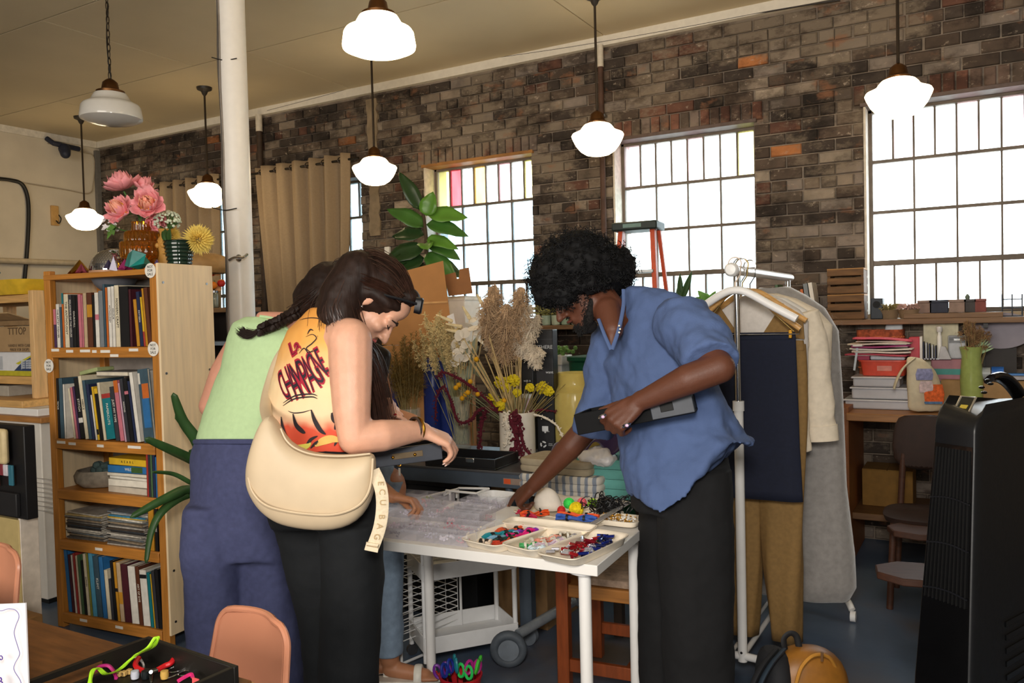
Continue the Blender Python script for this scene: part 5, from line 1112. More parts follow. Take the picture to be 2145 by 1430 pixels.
for k,(x,y)in enumerate(((961,806),(955,812),(985,799),(975,826),(980,822),(998,752),(1001,825),(968,834),(1057,838))):
 c=seg_on(x,y,rnd.uniform(-.04,.04));t=thing('billy_button','yellow billy button ball %s'%['topmost of the left trio','leftmost of the left trio','above the burgundy arch','left below the burgundy arch','in the pair below the arch','highest among the straw stems','right of the low pair','lowest at the left','near the vase centre'][k],'flower',c,0,'billy buttons');ob('ball',B().sph(c,.013,12,8),yo,t,world=True);ob('stem',stemsB(B(),VT-V((0,0,.1)),c,.0018),sage,t,world=True)
t=thing('dried_grass','low sprays of tan dried grass around the white vase mouth','dried grass',VT,kind='stuff');b=B();rr=random.Random(12)
for i in range(60):stemsB(b,VT-V((0,0,.1)),VT+rt*rr.gauss(.03,.08)+V((0,rr.gauss(0,.04),rr.uniform(.03,.16))),.0016)
ob('blades',b,straw2,t,world=True)
# pampas plume bunch with long stems
def plume(b,base,tip,wid,n,rr,droop=.25,seg_=5,r_=.0017):
 base,tip=V(base),V(tip);ax=tip-base;L=ax.length;s=ax.cross(fw).normalized();f=s.cross(ax).normalized()
 for i in range(n):
  u=rr.random()**.8;c=base+ax*u;a=rr.uniform(0,6.28);w_=wid*sin(pi*min(1,.12+u*.86))**.7*rr.uniform(.4,1);d=(s*cos(a)+f*sin(a));e=c+d*w_+ax.normalized()*w_*rr.uniform(.1,.9)-V((0,0,droop*w_));m=c+d*w_*.5+ax.normalized()*w_*.6
  b.tube([c,m,e],[r_,r_,r_*.4],3)
  for _ in range(2):q=c.lerp(e,rr.uniform(.4,1));b.tube([q,q+V((rr.gauss(0,.007),rr.gauss(0,.007),rr.uniform(-.008,.010)))],r_*.7,3)
rr=random.Random(20)
t=thing('pampas_grass','large tan and cream pampas plumes in the middle of the picture','dried grass',VT)
b=B();b2=B();bs_=B()
for(bx,by,x,y,w_,n)in((1040,755,1035,600,.10,900),(1075,740,1092,604,.095,800),(1060,770,1062,640,.10,650),(1025,730,1020,625,.075,420),(1085,755,1078,650,.09,500)):
 A,T_=seg_on(bx,by),seg_on(x,y,rr.uniform(-.06,.06));plume(b,A,T_,w_,n,rr)
for(bx,by,x,y,w_,n)in((1090,740,1128,660,.05,330),(1095,700,1130,770,.05,300),(1085,700,1112,640,.045,220),(1090,720,1140,740,.045,260),(1070,700,1105,750,.04,180)):plume(b2,seg_on(bx,by,-.02),seg_on(x,y,-.04),w_,n,rr,.5)
ob('plumes',b,pampas,t,world=True,kind='stuff');ob('pale_plumes',b2,pampas2,t,world=True,kind='stuff',label='cream outer plumes')
for i in range(16):stemsB(bs_,VT-V((0,0,.12))+rt*rr.uniform(-.03,.03),seg_on(rr.uniform(1020,1095),rr.uniform(720,760),rr.uniform(-.04,.04)),.0024)
ob('stems',bs_,straw,t,world=True,kind='stuff')
# glass vase with pale wheat, white honesty
p=onW(968,940);gv=thing('glass_vase','clear glass vase of pale dried wheat and honesty','vase',p);gm=mk('#dfe6dd',.05,.02,alpha=.13,bump=0)
ob('glass',B().lathe([(.045,0),(.05,.004),(.046,.15),(.055,.28),(.05,.285),(.045,.26),(.04,.14),(.042,.012)],n=32),gm,gv)
GT=V(p)+V((0,0,.27));GB=V(p)+V((0,0,.03));gd=(GT-CAM).dot(fw)
def gs(x,y,dd=0):return atD(x,y,gd+dd)
t=thing('wheat','pale feathery wheat fanning left from the clear glass vase','dried grass',GT);b=B();b2=B();rr=random.Random(33)
for i in range(46):
 tip=gs(rr.gauss(928,22),rr.uniform(648,740),rr.uniform(-.08,.08));stemsB(b2,GB+V((rr.gauss(0,.015),rr.gauss(0,.015),0)),tip,.0016,.05)
 base=tip-V((0,0,.14))-rt*.0+(GT-tip)*.2;plume(b,base.lerp(tip,.3),tip,.028,56,rr,.2,r_=.0022)
ob('ears',b,mk('#d3bd88',.85,.2,40),t,world=True,kind='stuff');ob('stems',b2,mk('#9a9468',.8,.2),t,world=True,kind='stuff')
t=thing('bunny_tails','cream bunny tail grass heads over the wheat','dried grass',GT);b=B();b2=B()
for(x0,y0,x1,y1)in((915,660,945,672),(935,678,965,684),(970,643,983,665),(1000,618,1012,640),(1005,652,1018,665),(930,690,955,694)):b.caps(gs(x0,y0,-.03),.006,gs(x1,y1,-.03),.011,10);stemsB(b2,GB,gs(x1,y1,-.03),.0014)
ob('heads',b,mk('#d9c69a',.9,.15,60,.4),t,world=True,kind='stuff');ob('stems',b2,straw,t,world=True,kind='stuff')
t=thing('honesty','white papery honesty discs and blooms over the glass vase','flower',GT);bs_=B();rr=random.Random(17)
for k in range(40):
 x,y=(rr.gauss(985,20),rr.gauss(712,22))if k<30 else(rr.gauss(965,7),rr.gauss(738,9));c=gs(x,y,rr.uniform(-.08,.03));nn=(back*.8+V((rr.gauss(0,.5),rr.gauss(0,.5),rr.gauss(0,.5)))).normalized()
 x_=nn.orthogonal().normalized();y_=nn.cross(x_);r_=rr.uniform(.02,.036);b=B();b.prism([c+x_*r_*cos(a)+y_*r_*.8*sin(a)for a in[2*pi*i/12 for i in range(12)]],nn,.0012);ob('disc',b,lun,t,world=True,smooth=0)
 if k%3==0:stemsB(bs_,GB,c,.0014)
ob('stems',bs_,straw,t,world=True,kind='stuff')
t=thing('eucalyptus','dusty grey-green leaves low in the clear glass vase','plant',GT)
for k in range(16):x,y=rr.gauss(975,14),rr.uniform(730,800);c=gs(x,y,rr.uniform(-.04,.05));ob('leaf',leaf(B(),c,(rr.gauss(0,.6),rr.gauss(0,.3),1),back,.10,.035),mk('#8d927c',.8,.12),t,world=True,solid=.0008)
b=B()
for k in range(22):stemsB(b,GB+V((rr.gauss(0,.018),rr.gauss(0,.018),0)),gs(rr.gauss(975,18),rr.uniform(760,800)),.0022)
ob('stems',b,mk('#6a6a45',.8),t,world=True,kind='stuff')
# long straws
t=thing('straw_stems','bare straw stems slanting from the white vase to the honesty','dried grass',VT);b=B()
for i in range(12):stemsB(b,VT-V((0,0,.12)),seg_on(rr.uniform(965,1030),rr.uniform(700,770),rr.uniform(-.05,.05)),.0026)
ob('stems',b,straw,t,world=True,kind='stuff')
# brown grass in glass vase
p=onW(862,940);gb=thing('glass_vase','clear glass vase of brown feathery grass beside the reaching women','vase',p);ob('glass',B().lathe([(.05,0),(.055,.004),(.055,.20),(.058,.22),(.052,.22),(.05,.2),(.048,.012)],n=32),gm,gb)
t=thing('brown_grass','brown feathery grass bunch before the big cardboard flap','dried grass',V(p)+V((0,0,.2)));b=B();b2=B();rr=random.Random(44);gd2=(V(p)-CAM).dot(fw)
for i in range(44):
 tip=atD(rr.gauss(845,22),rr.uniform(690,800),gd2+rr.uniform(-.12,.1));base=V(p)+V((0,0,.18));stemsB(b2,V(p)+V((rr.gauss(0,.015),rr.gauss(0,.015),.02)),tip,.0014);plume(b,base.lerp(tip,.35),tip,.05,58,rr,.0,r_=.001)
ob('sprays',b,mk('#7d6430',.9,.3,40),t,world=True,kind='stuff');ob('stems',b2,straw2,t,world=True,kind='stuff')
# black box tray on bench edge
q=onW(965,978,BZ+.002);t=thing('black_box_tray','open black box with silver clasp on the workbench edge','box',(q.x,q.y+.10,BZ+.001),R(3))
for a,c in(((-.19,-.12,0),(.19,.12,.008)),((-.19,-.12,.008),(.19,-.108,.05)),((-.19,.108,.008),(.19,.12,.05)),((-.19,-.108,.008),(-.178,.108,.05)),((.178,-.108,.008),(.19,.108,.05))):ob('panel',B().bb(a,c),mk('#141416',.4,.1),t,bev=.002)
ob('clasp',B().box((.06,-.123,.04),(.045,.006,.02)),CHROME,t,bev=.002,label='silver clasp')
# black shipping tubes with print
def tube_box(lab,px,wpx,ytop,dd,dark='#121318',prints=()):
 c=onW(px,948,BZ+.001);d_=(c-CAM).dot(fw)+dd;c=atD(px,948,d_);top=atD(px,ytop,d_).z;hw=wpx*d_/1720/2
 t=thing('shipping_tube',lab,'carton',(c.x,c.y,BZ+.001),R(12));ob('walls',B().bb((-hw,-hw,0),(hw,hw,top-BZ)),mk(dark,.4,.08),t,bev=.004);ob('lid_edge',B().bb((-hw*1.01,-hw*1.01,top-BZ-.05),(hw*1.01,hw*1.01,top-BZ-.047)),mk('#3a3c44',.5),t)
 h=top-BZ
 for(s,sz,u,v)in prints:txt(s,sz,mk('#d6d8da',.5),t,(u*hw,-hw-.001,h*v),(R(90),0,0))
 return t,hw,h
tb_,hw,h=tube_box('black square shipping tube lettered HERE standing on the workbench',1150,38,690,.0,prints=(('THERE',.026,.15,.86),('want',.02,.55,.66)))
b=B();b.bb((-.02,-hw-.0015,h*.14+.03),(.012,-hw,h*.14+.055));b.bb((-.008,-hw-.0015,h*.14+.02),(.0,-hw,h*.14+.03));ob('screen_mark',b,mk('#d6d8da',.5),tb_,smooth=0);
for k in range(3):
 a=2*pi*k/3+.5;b=B();c=V((-.015,-hw-.001,h*.08));b.prism([c+V((.017*cos(a+x),0,.017*sin(a+x)))for x in(0,.5,1.0,1.4)]+[c+V((.009*cos(a+x),0,.009*sin(a+x)))for x in(1.4,1.0,.5,0)],(0,-1,0),.001);ob('recycle_mark',b,mk('#d6d8da',.5),tb_,smooth=0)
txt('recyclable',.009,mk('#d6d8da',.5),tb_,(0,-hw-.001,h*.185),(R(90),0,0));txt('please\nrecycle',.008,mk('#d6d8da',.5),tb_,(.022,-hw-.001,h*.08),(R(90),0,0))
tube_box('shorter black tube behind the lettered one',1112,26,740,.12,prints=(('walk in',.014,0,.72),));
t=thing('pink_candle','pale pink tin beside the black tubes','tin',onW(1108,946));t.location.z=BZ+.001;ob('tin',B().cyl((0,0,0),(0,0,.28),.028,n=20),mk('#cdb0b4',.4),t);ob('lid',B().cyl((0,0,.28),(0,0,.30),.029,n=20),WHITE,t)
# yellow glass vase
p=onW(1200,944);yv=thing('yellow_vase','big translucent yellow glass vase beside the man','vase',(p.x+.02,p.y,BZ+.001));yg=mk('#f6e38e',.12,.05,bump=0,trans=.6,ior=1.2)
ob('glass',B().lathe([(.10,0),(.125,.01),(.135,.10),(.135,.26),(.125,.31),(.092,.335),(.088,.345),(.088,.40),(.092,.408),(.086,.408),(.082,.4),(.082,.345),(.118,.305),(.128,.25),(.128,.1),(.11,.02)],n=48),yg,yv)
# green bin, white planter behind
p=onW(1190,935);t=thing('green_bin','dark green storage bin behind the yellow vase','bin',(p.x+.10,p.y+.32,.0));ob('bin',B().loft([((0,0,0),(.16,0,0),(0,.13,0),.35),((0,0,1.24),(.19,0,0),(0,.155,0),.35),((0,0,1.25),(.2,0,0),(0,.165,0),.35),((0,0,1.27),(.2,0,0),(0,.165,0),.35)],40),mk('#0f4a36',.4),t)
c=atD(1166,745,4.75);t=thing('planter','white planter with trailing green succulent behind the black tubes','planter',(c.x,c.y,.0));ob('pot',B().bb((-.06,-.06,0),(.06,.06,c.z)),mk('#d4d6d8',.4),t,bev=.006);ob('rim',B().bb((-.068,-.068,c.z-.05),(.068,.068,c.z+.004)),mk('#dfe0e0',.4),t,bev=.004)
rr=random.Random(3);b=B()
for i in range(60):b.sph((rr.gauss(0,.05),rr.gauss(0,.03),c.z+.01+rr.uniform(0,.04)),rr.uniform(.008,.014),6,4)
ob('leaves',b,mk('#6f9a52',.6,.3),t,kind='stuff')
# blue bins
for k,(x,w_,yt,lab)in enumerate(((905,36,748,'tall blue cylinder bin left of the wheat vase'),(940,40,752,'tall blue cylinder bin behind the wheat vase'),(820,30,775,'blue bin behind the brown grass'))):
 c=onW(x,935);d_=(c-CAM).dot(fw)+.16;top=atD(x,yt,d_);r_=w_*d_/1720/2*1.1;t=thing('blue_bin',lab,'bin',(top.x,top.y,BZ+.001));h=top.z-BZ
 ob('barrel',B().lathe([(r_*.9,0),(r_,.01),(r_,h*.62),(r_*1.03,h*.64),(r_*1.03,h*.67),(r_,h*.69),(r_,h-.03),(r_*.7,h-.005),(r_*.3,h)],n=36),mk('#24357a',.35,.1),t);ob('knob',B().lathe([(r_*.28,h-.004),(r_*.3,h+.02),(r_*.2,h+.03),(.002,h+.032)],n=20),mk('#24357a',.35),t)
# cardboard box with raised flap behind the bench
cbm=mk('#a4713c',.75,.06,14,.06);DB=4.75
def bq(x,y,dd=0):return atD(x,y,DB+dd)
t=thing('moving_box','large brown cardboard box with raised flaps behind the dried flowers','box',(bq(900,700).x,bq(900,700).y,.0))
f1=[bq(800,580),bq(928,546),bq(950,722),bq(800,722)]
b=B();b.prism(f1,fw,.006);ob('flap',b,cbm,t,world=True,smooth=0)
b=B();b.prism([bq(800,636,-.004),bq(938,630,-.004),bq(938,634,-.004),bq(800,640,-.004)],-fw,.002);ob('fold_crease',b,mk('#b98a52',.7),t,world=True,smooth=0)
f2=[bq(930,576,.1),bq(954,570,.1),bq(957,584,.1),bq(961,583,.1),bq(962,564,.1),bq(982,560,.1),bq(990,614,.1),bq(940,620,.1)]
b=B();b.prism(f2,fw,.006);ob('flap',b,mk('#8a5a30',.75,.06),t,world=True,smooth=0)
body=[bq(800,718,.0),bq(990,700,.02)]
zb0=bq(900,722).z;e=bq(985,720)-bq(800,720);e.z=0;L_=e.length;e.normalize();n_=V((-e.y,e.x,0));o_=V((bq(800,722).x,bq(800,722).y,0))
b=B();b.prism([o_+V((0,0,.0)),o_+e*L_,o_+e*L_+n_*.5,o_+n_*.5],(0,0,1),zb0);ob('walls',b,cbm,t,world=True,bev=.004)
b=B();b.prism([bq(936,662,-.006),bq(950,656,-.006),bq(957,690,-.006),bq(943,690,-.006)],-fw,.001);ob('shipping_label',b,mk('#d9d3ce',.6),t,world=True,smooth=0)
t=thing('white_box','white foam box behind the cardboard flap','box',(bq(965,660,.35).x,bq(965,660,.35).y,zb0));h=bq(965,622,.35).z-zb0;
ob('walls',B().bb((-.13,-.06,0),(.07,.12,h)),mk('#f2ebdf',.6,.04),t,bev=.004);ob('lid',B().bb((-.135,-.065,h-.02),(.075,.125,h+.004)),mk('#e9e2d6',.6),t)
# fiddle leaf fig
c=atD(893,480,5.75);t=thing('fiddle_leaf_fig','tall fiddle leaf fig before the third window','plant',(c.x,c.y,0))
ob('pot',B().lathe([(.14,0),(.15,.02),(.19,.36),(.2,.38),(.185,.38),(.17,.3),(.02,.3)],n=32),mk('#c9c2b5',.6),t);ob('soil',B().cyl((0,0,.3),(0,0,.345),.175,n=24),mk('#2b2018',.95),t)
topz=atD(885,405,5.75).z;ob('trunk',B().tube(spline([(0,0,.33),(.02,.0,1.0),(-.02,0,1.6),(.0,0,2.0),(-.03,0,topz-.08)],5),.013,8),mk('#4a3a28',.8),t)
fg=mk('#3f6a2a',.35,.2,8,.1);fg2=mk('#5a8a30',.35,.2,8,.1);fd=mk('#26401f',.35,.2,8,.1)
LV=[((880,440),(-.45,-.2,1),.30,.11,2),((893,452),(.25,-.3,.9),.17,.13,1),((897,452),(1,-.1,.08),.27,.14,1),((893,470),(.9,-.2,-.15),.30,.12,0),((888,475),(-.8,-.2,.5),.28,.13,0),((888,492),(-.9,.1,.1),.24,.13,2),((893,505),(.8,-.3,-.35),.27,.12,0),((893,500),(.9,-.4,-.2),.24,.10,1),((888,520),(-.9,-.2,-.2),.30,.15,2),((890,510),(.1,-.6,-.1),.16,.12,1),((892,530),(.7,-.4,-.6),.32,.15,0),((888,540),(-.85,-.3,-.25),.30,.17,2),((893,545),(.9,-.2,-.3),.28,.13,2),((888,552),(-.6,-.5,-.5),.30,.18,2),((893,560),(.5,-.5,-.6),.26,.13,0)]
for(x,y),d,L_,w_,mi in LV:
 p=atD(x,y,5.75);dv=rt*d[0]+fw*d[1]+V((0,0,1))*d[2];ob('leaf',leaf(B(),p,dv,back+V((0,0,.6)),L_,w_,.25,.25,8,.006,.75),(fg,fg2,fd)[mi],t,world=True,solid=.001,smooth=80)
# small plants on the sill of the fourth window
p=atY(1428,640,WY-.02);t=thing('snake_plant','two upright green blades in a pot before the fourth window','plant',(p.x,WY-.06,1.481));ob('pot',B().lathe([(.04,0),(.055,.08),(.06,.09),(.05,.09),(.02,.07)],n=20),mk('#8a8378',.6),t)
for x,y,x1 in((1425,572,.0),(1450,568,.4),(1420,600,-.3)):q=atY(x,y,WY-.08);bq_=V((p.x,WY-.06,1.56));ob('leaf',leaf(B(),bq_,q-bq_,back,(q-bq_).length,.045,.05,.2),lf,t,world=True,solid=.002)
p=atY(1492,650,WY-.02);t=thing('bushy_plant','bushy green pot plant behind the white hanger','plant',(p.x,WY-.06,1.481));ob('pot',B().lathe([(.045,0),(.06,.07),(.064,.08),(.055,.08),(.02,.06)],n=20),mk('#7a5a44',.7),t);rr=random.Random(8)
for i in range(26):a=rr.uniform(0,6.28);ob('leaf',leaf(B(),(0,0,.08),(cos(a)*.8,sin(a)*.4,rr.uniform(.3,1.1)),(0,-1,.4),rr.uniform(.08,.14),.05),mk('#5c8f3a',.5,.3),t,solid=.001)
# ladder
lad=thing('step_ladder','orange fibreglass step ladder before the fourth window','ladder',(atD(1335,480,5.3).x,atD(1335,480,5.3).y,0),R(4));zt_=atD(1335,482,5.3).z
orf=mk('#c9502c',.45,.12);hx=.105
for s in(-1,1):
 ob('rail',B().prism([(s*hx-.015,-.03,zt_),(s*hx+.015,-.03,zt_),(s*.24+.015,-.33,0),(s*.24-.015,-.33,0)],(0,1,.0),.05),orf,lad,bev=.003)
 ob('rear_rail',B().prism([(s*hx*1.15-.012,.06,zt_),(s*hx*1.15+.012,.06,zt_),(s*.26+.012,.36,0),(s*.26-.012,.36,0)],(0,1,0),.03),orf,lad,bev=.003)
ob('top_cap',B().bb((-.15,-.08,zt_-.005),(.15,.12,zt_+.05)),mk('#1f2b28',.5),lad,bev=.01);ob('nameplate',B().bb((-.07,-.084,zt_+.012),(.05,-.079,zt_+.036)),mk('#6d8a82',.5),lad)
for k in range(7):z=zt_-.27*(k+1);f=(zt_-z)/zt_;w_=hx+(.24-hx)*f;ob('step',B().box((0,-.03-.3*f+.02,z),(2*w_,.08,.02)),mk('#b9bcbe',.4,metal=.6),lad,bev=.003)
for k in range(4):z=zt_-.42*(k+1);f=(zt_-z)/zt_;w_=hx*1.15+(.26-hx*1.15)*f;ob('spreader',B().box((0,.06+.3*f+.015,z),(2*w_,.02,.03)),mk('#b9bcbe',.4,metal=.6),lad)
for s in(-1,1):ob('foot',B().box((s*.24,-.31,.015),(.05,.07,.03)),BLACK,lad);ob('foot',B().box((s*.26,.375,.012),(.04,.05,.024)),BLACK,lad)
# ---- long wall shelf with cups, books, crates
SH=1.43;sh=thing('wall_shelf','long wooden shelf on brackets under the brick wall windows','shelf',(-1.0,WY-.02,SH));shm=wood('#7a5c40',.25,.6)
ob('board',B().bb((-2.1,-.24,-.032),(2.2,0,0)),shm,sh,bev=.003)
for x in(-1.9,-1.0,0,1.0,2.0):ob('bracket',B().bb((x-.012,-.2,-.06),(x+.012,0,-.032)).bb((x-.012,-.03,-.3),(x+.012,0,-.06)),mk('#22201f',.5),sh)
for k,(x,cc)in enumerate(((1145,'#9fb4a4'),(1165,'#b2c2b0'),(1185,'#8fa898'),(1206,'#a3b8a8'))):
 p=atY(x,672,WY-.14);t=thing('cup','mint green cup on the shelf behind the man, %s from the left'%ORD[k],'cup',(p.x,WY-.14,SH+.001),0,'mint cups on the wall shelf');ob('cup',B().lathe([(.026,0),(.033,.004),(.037,.075),(.033,.075),(.03,.008)],n=20),mk(cc,.4),t);ob('foot_ring',B().cyl((0,0,0),(0,0,.006),.028,n=20),mk(cc,.4),t)
p=atY(1165,655,WY-.1);t=thing('dried_bunch','small dried flower bunch lying over the mint cups','dried flowers',(p.x,WY-.14,SH+.08));b=B();rr=random.Random(2)
for i in range(30):b.caps((rr.gauss(0,.1),rr.gauss(0,.03),rr.uniform(0,.07)),.006,(rr.gauss(0,.12),rr.gauss(0,.03),rr.uniform(.0,.09)),.009,5)
ob('heads',b,mk('#8d8a52',.8,.3,20),t,kind='stuff')
x=atY(1638,650,WY-.14).x
for k,(cc,wd,h,ln)in enumerate((('green',.022,.235,-8),('lilac',.018,.22,-8),('sage' if False else 'olive',.02,.2,-8),('cream',.03,.19,-8),('yellow',.022,.19,-8),('beige',.03,.19,-8),('orange',.02,.20,-8),('grey',.03,.235,-8),('white',.028,.24,-8))):
 bx=B();t=thing('book','%s book on the wall shelf, %s from the left beside the wooden crates'%(cc,ORD[k]),'book',(x,WY-.2,SH+.004),0,'books on the wall shelf');t.rotation_euler=(0,R(ln),0)
 q=.002;ob('cover',bx.bb((0,0,0),(q,.15,h)).bb((wd-q,0,0),(wd,.15,h)).bb((0,0,0),(wd,q,h)),mk(CN[cc],.5,.1),t,smooth=0);ob('pages',B().bb((q,q,.003),(wd-q,.147,h-.003)),mk('#ddd2bc',.85),t,smooth=0);x+=wd+.002
crm=wood('#6b4c2c',.35,.7,(2,14,14),.3)
p0_,p1_=atY(1737,658,WY-.18),atY(1813,658,WY-.18)
zc_=SH+.001
for k in range(2):
 h=(atY(1775,562,WY-.18).z-SH)/2-.002;w_=p1_.x-p0_.x;t=thing('wooden_crate',['rough wooden crate on the shelf, lower of two','rough wooden crate on the shelf, upper of two'][k],'crate',((p0_.x+p1_.x)/2,WY-.15,zc_),0,'wooden crates')
 for j in range(3):ob('plank',B().box((0,-.09,h*(j+.5)/3),(w_,.012,h/3-.012)),crm,t,bev=.002);ob('plank',B().box((0,.09,h*(j+.5)/3),(w_,.012,h/3-.012)),crm,t,bev=.002)
 for s in(-1,1):ob('end_board',B().box((s*(w_/2-.01),0,h/2),(.016,.17,h-.006)),crm,t,bev=.002)
 ob('lid',B().box((0,0,h-.006),(w_,.19,.010)),wood('#a87c48',.3,.7),t);ob('bottom',B().box((0,0,.006),(w_-.03,.17,.010)),crm,t);zc_+=h+.002
def shelfthing(name,lab,cat,x,build,dy=.12):
 p=atY(x,655,WY-dy);t=thing(name,lab,cat,(p.x,WY-dy,SH+.001));build(t);return t
shelfthing('speaker_box','small dark box at the left corner of the brightest window','box',1840,lambda t:(ob('body',B().bb((-.04,-.05,0),(.03,.05,.13)),mk('#1c2530',.5),t,bev=.004),ob('grille',B().cyl((-.005,-.0515,.09),(-.005,-.05,.09),.022,n=20),mk('#0e1216',.7),t)))
def tuft(t,cc,r_,n,sd):
 rr=random.Random(sd);ob('pot',B().lathe([(.05,0),(.065,.05),(.068,.055),(.06,.055),(.02,.045)],n=20),mk('#8a7358',.7),t);b=B()
 for i in range(n):a=rr.uniform(0,6.28);d=V((cos(a),sin(a),rr.uniform(.2,1))).normalized();b.tube([(0,0,.045),d*r_*.6+V((0,0,.055)),d*r_+V((0,0,.035))],.003,4)
 ob('tuft',b,mk(cc,.8,.3),t,kind='stuff')
shelfthing('air_plant','round straw-coloured tuft in a pot on the window shelf','plant',1862,lambda t:tuft(t,'#9a8a58',.085,90,1));shelfthing('air_plant','dried pink tuft right of the straw tuft on the shelf','plant',1905,lambda t:tuft(t,'#b9958a',.08,90,2),.16)
for k,(x,wd,cc,lab)in enumerate(((1938,.075,'#7d665c','mauve box in the row on the window shelf'),(1967,.10,'#2c3040','dark blue box in the row on the window shelf'),(2006,.09,'#8a7468','taupe box in the row on the window shelf'),(2032,.06,'#3d3a3a','charcoal box in the row on the window shelf'),(2054,.06,'#7a3f38','brick red box in the row on the window shelf'))):
 p=atY(x,650,WY-.14);t=thing('keepsake_box',lab,'box',(p.x,WY-.14,SH+.031),0,'boxes on the window shelf');ob('body',B().bb((-wd/2,-.05,0),(wd/2,.05,.062)),mk(cc,.7,.2),t,bev=.003);ob('lid',B().bb((-wd/2-.002,-.052,.062),(wd/2+.002,.052,.078)),mk(cc,.6,.2),t,bev=.002)
p=atY(1995,655,WY-.14);t=thing('riser_board','thin wooden riser under the row of boxes','board',(p.x,WY-.14,SH+.001));ob('board',B().bb((-.26,-.08,0),(.26,.08,.029)),shm,t,bev=.002)
p=atY(2022,625,WY-.14);t=thing('figurine','small grey-green figurine standing behind the box row','figurine',(p.x+.01,WY-.055,SH+.001));ob('body',B().loft([((0,0,0),(.02,0,0),(0,.02,0)),((0,0,.07),(.022,0,0),(0,.018,0)),((0,0,.1),(.01,0,0),(0,.01,0)),((0,0,.125),(.014,0,0),(0,.014,0)),((0,0,.14),(.004,0,0),(0,.004,0))],16),mk('#5f6a5c',.6),t);ob('base',B().cyl((0,0,0),(0,0,.01),.026,n=16),mk('#4a4238',.6),t)
p=atY(2120,645,WY-.12);t=thing('wire_cage','small open wire cube on the window shelf at the far right','cage',(p.x,WY-.12,SH+.001))
for z in(.004,.05,.10):ob('hoop',B().tube([(-.05,-.04,z),(.05,-.04,z),(.05,.04,z),(-.05,.04,z)],.0035,5,closed=True),mk('#2c3440',.5),t)
for x in(-.05,0,.05):
 for y in(-.04,.04):ob('upright',B().cyl((x,y,.0),(x,y,.13),.003,n=6),mk('#2c3440',.5),t)
# ================================================================ CLOTHES RACK
rb=V((-.865,3.31,0));rf=V((-.865,4.30,0));BARZ=1.665
rk=thing('clothes_rack','white rolling clothes rack with chrome uprights behind the man','rack',rb)
L_=rf.y-rb.y;wr=mk('#e9e8e6',.25,.02)
for y in(0,L_):
 ob('lower_post',B().cyl((0,y,.08),(0,y,1.11),.019,n=20),wr,rk);ob('collar',B().cyl((0,y,1.10),(0,y,1.14),.023,n=20),wr,rk);ob('upper_post',B().cyl((0,y,1.12),(0,y,BARZ),.0125,n=16),CHROME,rk,label='chrome telescopic upper post')
 ob('foot',B().tube(spline([(-.26,y-.08,.065),(-.24,y-.07,.09),(-.15,y-.03,.10),(0,y,.10),(.15,y-.03,.10),(.26,y-.08,.095),(.30,y-.12,.055)],5),.016,10),wr,rk)
 for x,dy in((-.26,-.08),(.305,-.125)):c=ob('caster',B().cyl((x-.012,y+dy,.026),(x+.012,y+dy,.026),.0255,n=20),wr,rk);ob('hub',B().cyl((x-.014,y+dy,.026),(x+.014,y+dy,.026),.01,n=12),mk('#9a9a9a',.4),c)
ob('base_rail',B().cyl((0,0,.1),(0,L_,.1),.011,n=12),wr,rk);ob('base_rail',B().cyl((-.05,-.02,.1),(-.05,L_,.1),.008,n=12),wr,rk)
ob('top_bar',B().cyl((0,-.05,BARZ),(0,L_+.06,BARZ),.0195,n=20),wr,rk);ob('end_knob',B().lathe([(.02,0),(.027,.004),(.028,.03),(.02,.042),(.002,.044)],(0,-.045,BARZ),20,Matrix.Rotation(R(90),3,'X')),wr,rk);ob('screw',B().cyl((-.021,0,.16),(-.017,0,.16),.006,n=10).cyl((0,-.021,.12),(0,-.017,.12),.005,n=10),BLACK,rk)
def hanger(lab,y,mat,hk,wid=.43,drop=.115,thick=.011,flat=False,z=BARZ-.02,bar=False):
 t=thing('hanger',lab,'hanger',(rb.x,rb.y+y,0),R(rnd.uniform(-5,5)))
 ob('hook',B().tube(arc((0,0,z+.045),.026,.026,-pi*.15,pi*1.1,14,(1,0,0),(0,0,1))[::-1]+[V((.02,0,z+.0)),V((0,0,z-.03)),V((0,0,z-.06))],.003,6),hk,t)
 zn=z-.06;P=[(-wid/2,0,zn-drop),(-wid*.3,0,zn-drop*.55),(-.05,0,zn-.012),(0,0,zn),(.05,0,zn-.012),(wid*.3,0,zn-drop*.55),(wid/2,0,zn-drop)]
 ob('shoulder',B().tube(spline(P,5),thick,10,flat=1.0 if not flat else.45,nrm=(0,0,1)),mat,t)
 if bar:ob('bar',B().tube([(-wid/2,0,zn-drop),(-wid/2+.005,0,zn-drop-.02),(wid/2-.005,0,zn-drop-.02),(wid/2,0,zn-drop)],.0025,6),hk,t)
 return t
hanger('broad white plastic hanger at the front of the rack',-.02,mk('#eceae8',.3,.02),mk('#d9c6b4',.4),.47,.12,.016)
hw_=wood('#c99a5c',.2,.4);hanger('wooden hanger holding the navy trousers',.06,hw_,CHROME,.46,.16,.012,bar=True);hanger('wire trouser hanger with brass clips on the navy cloth',.09,mk('#8a7440',.35,metal=.8),mk('#8a7440',.35,metal=.8),.40,.17,.0025,bar=True)
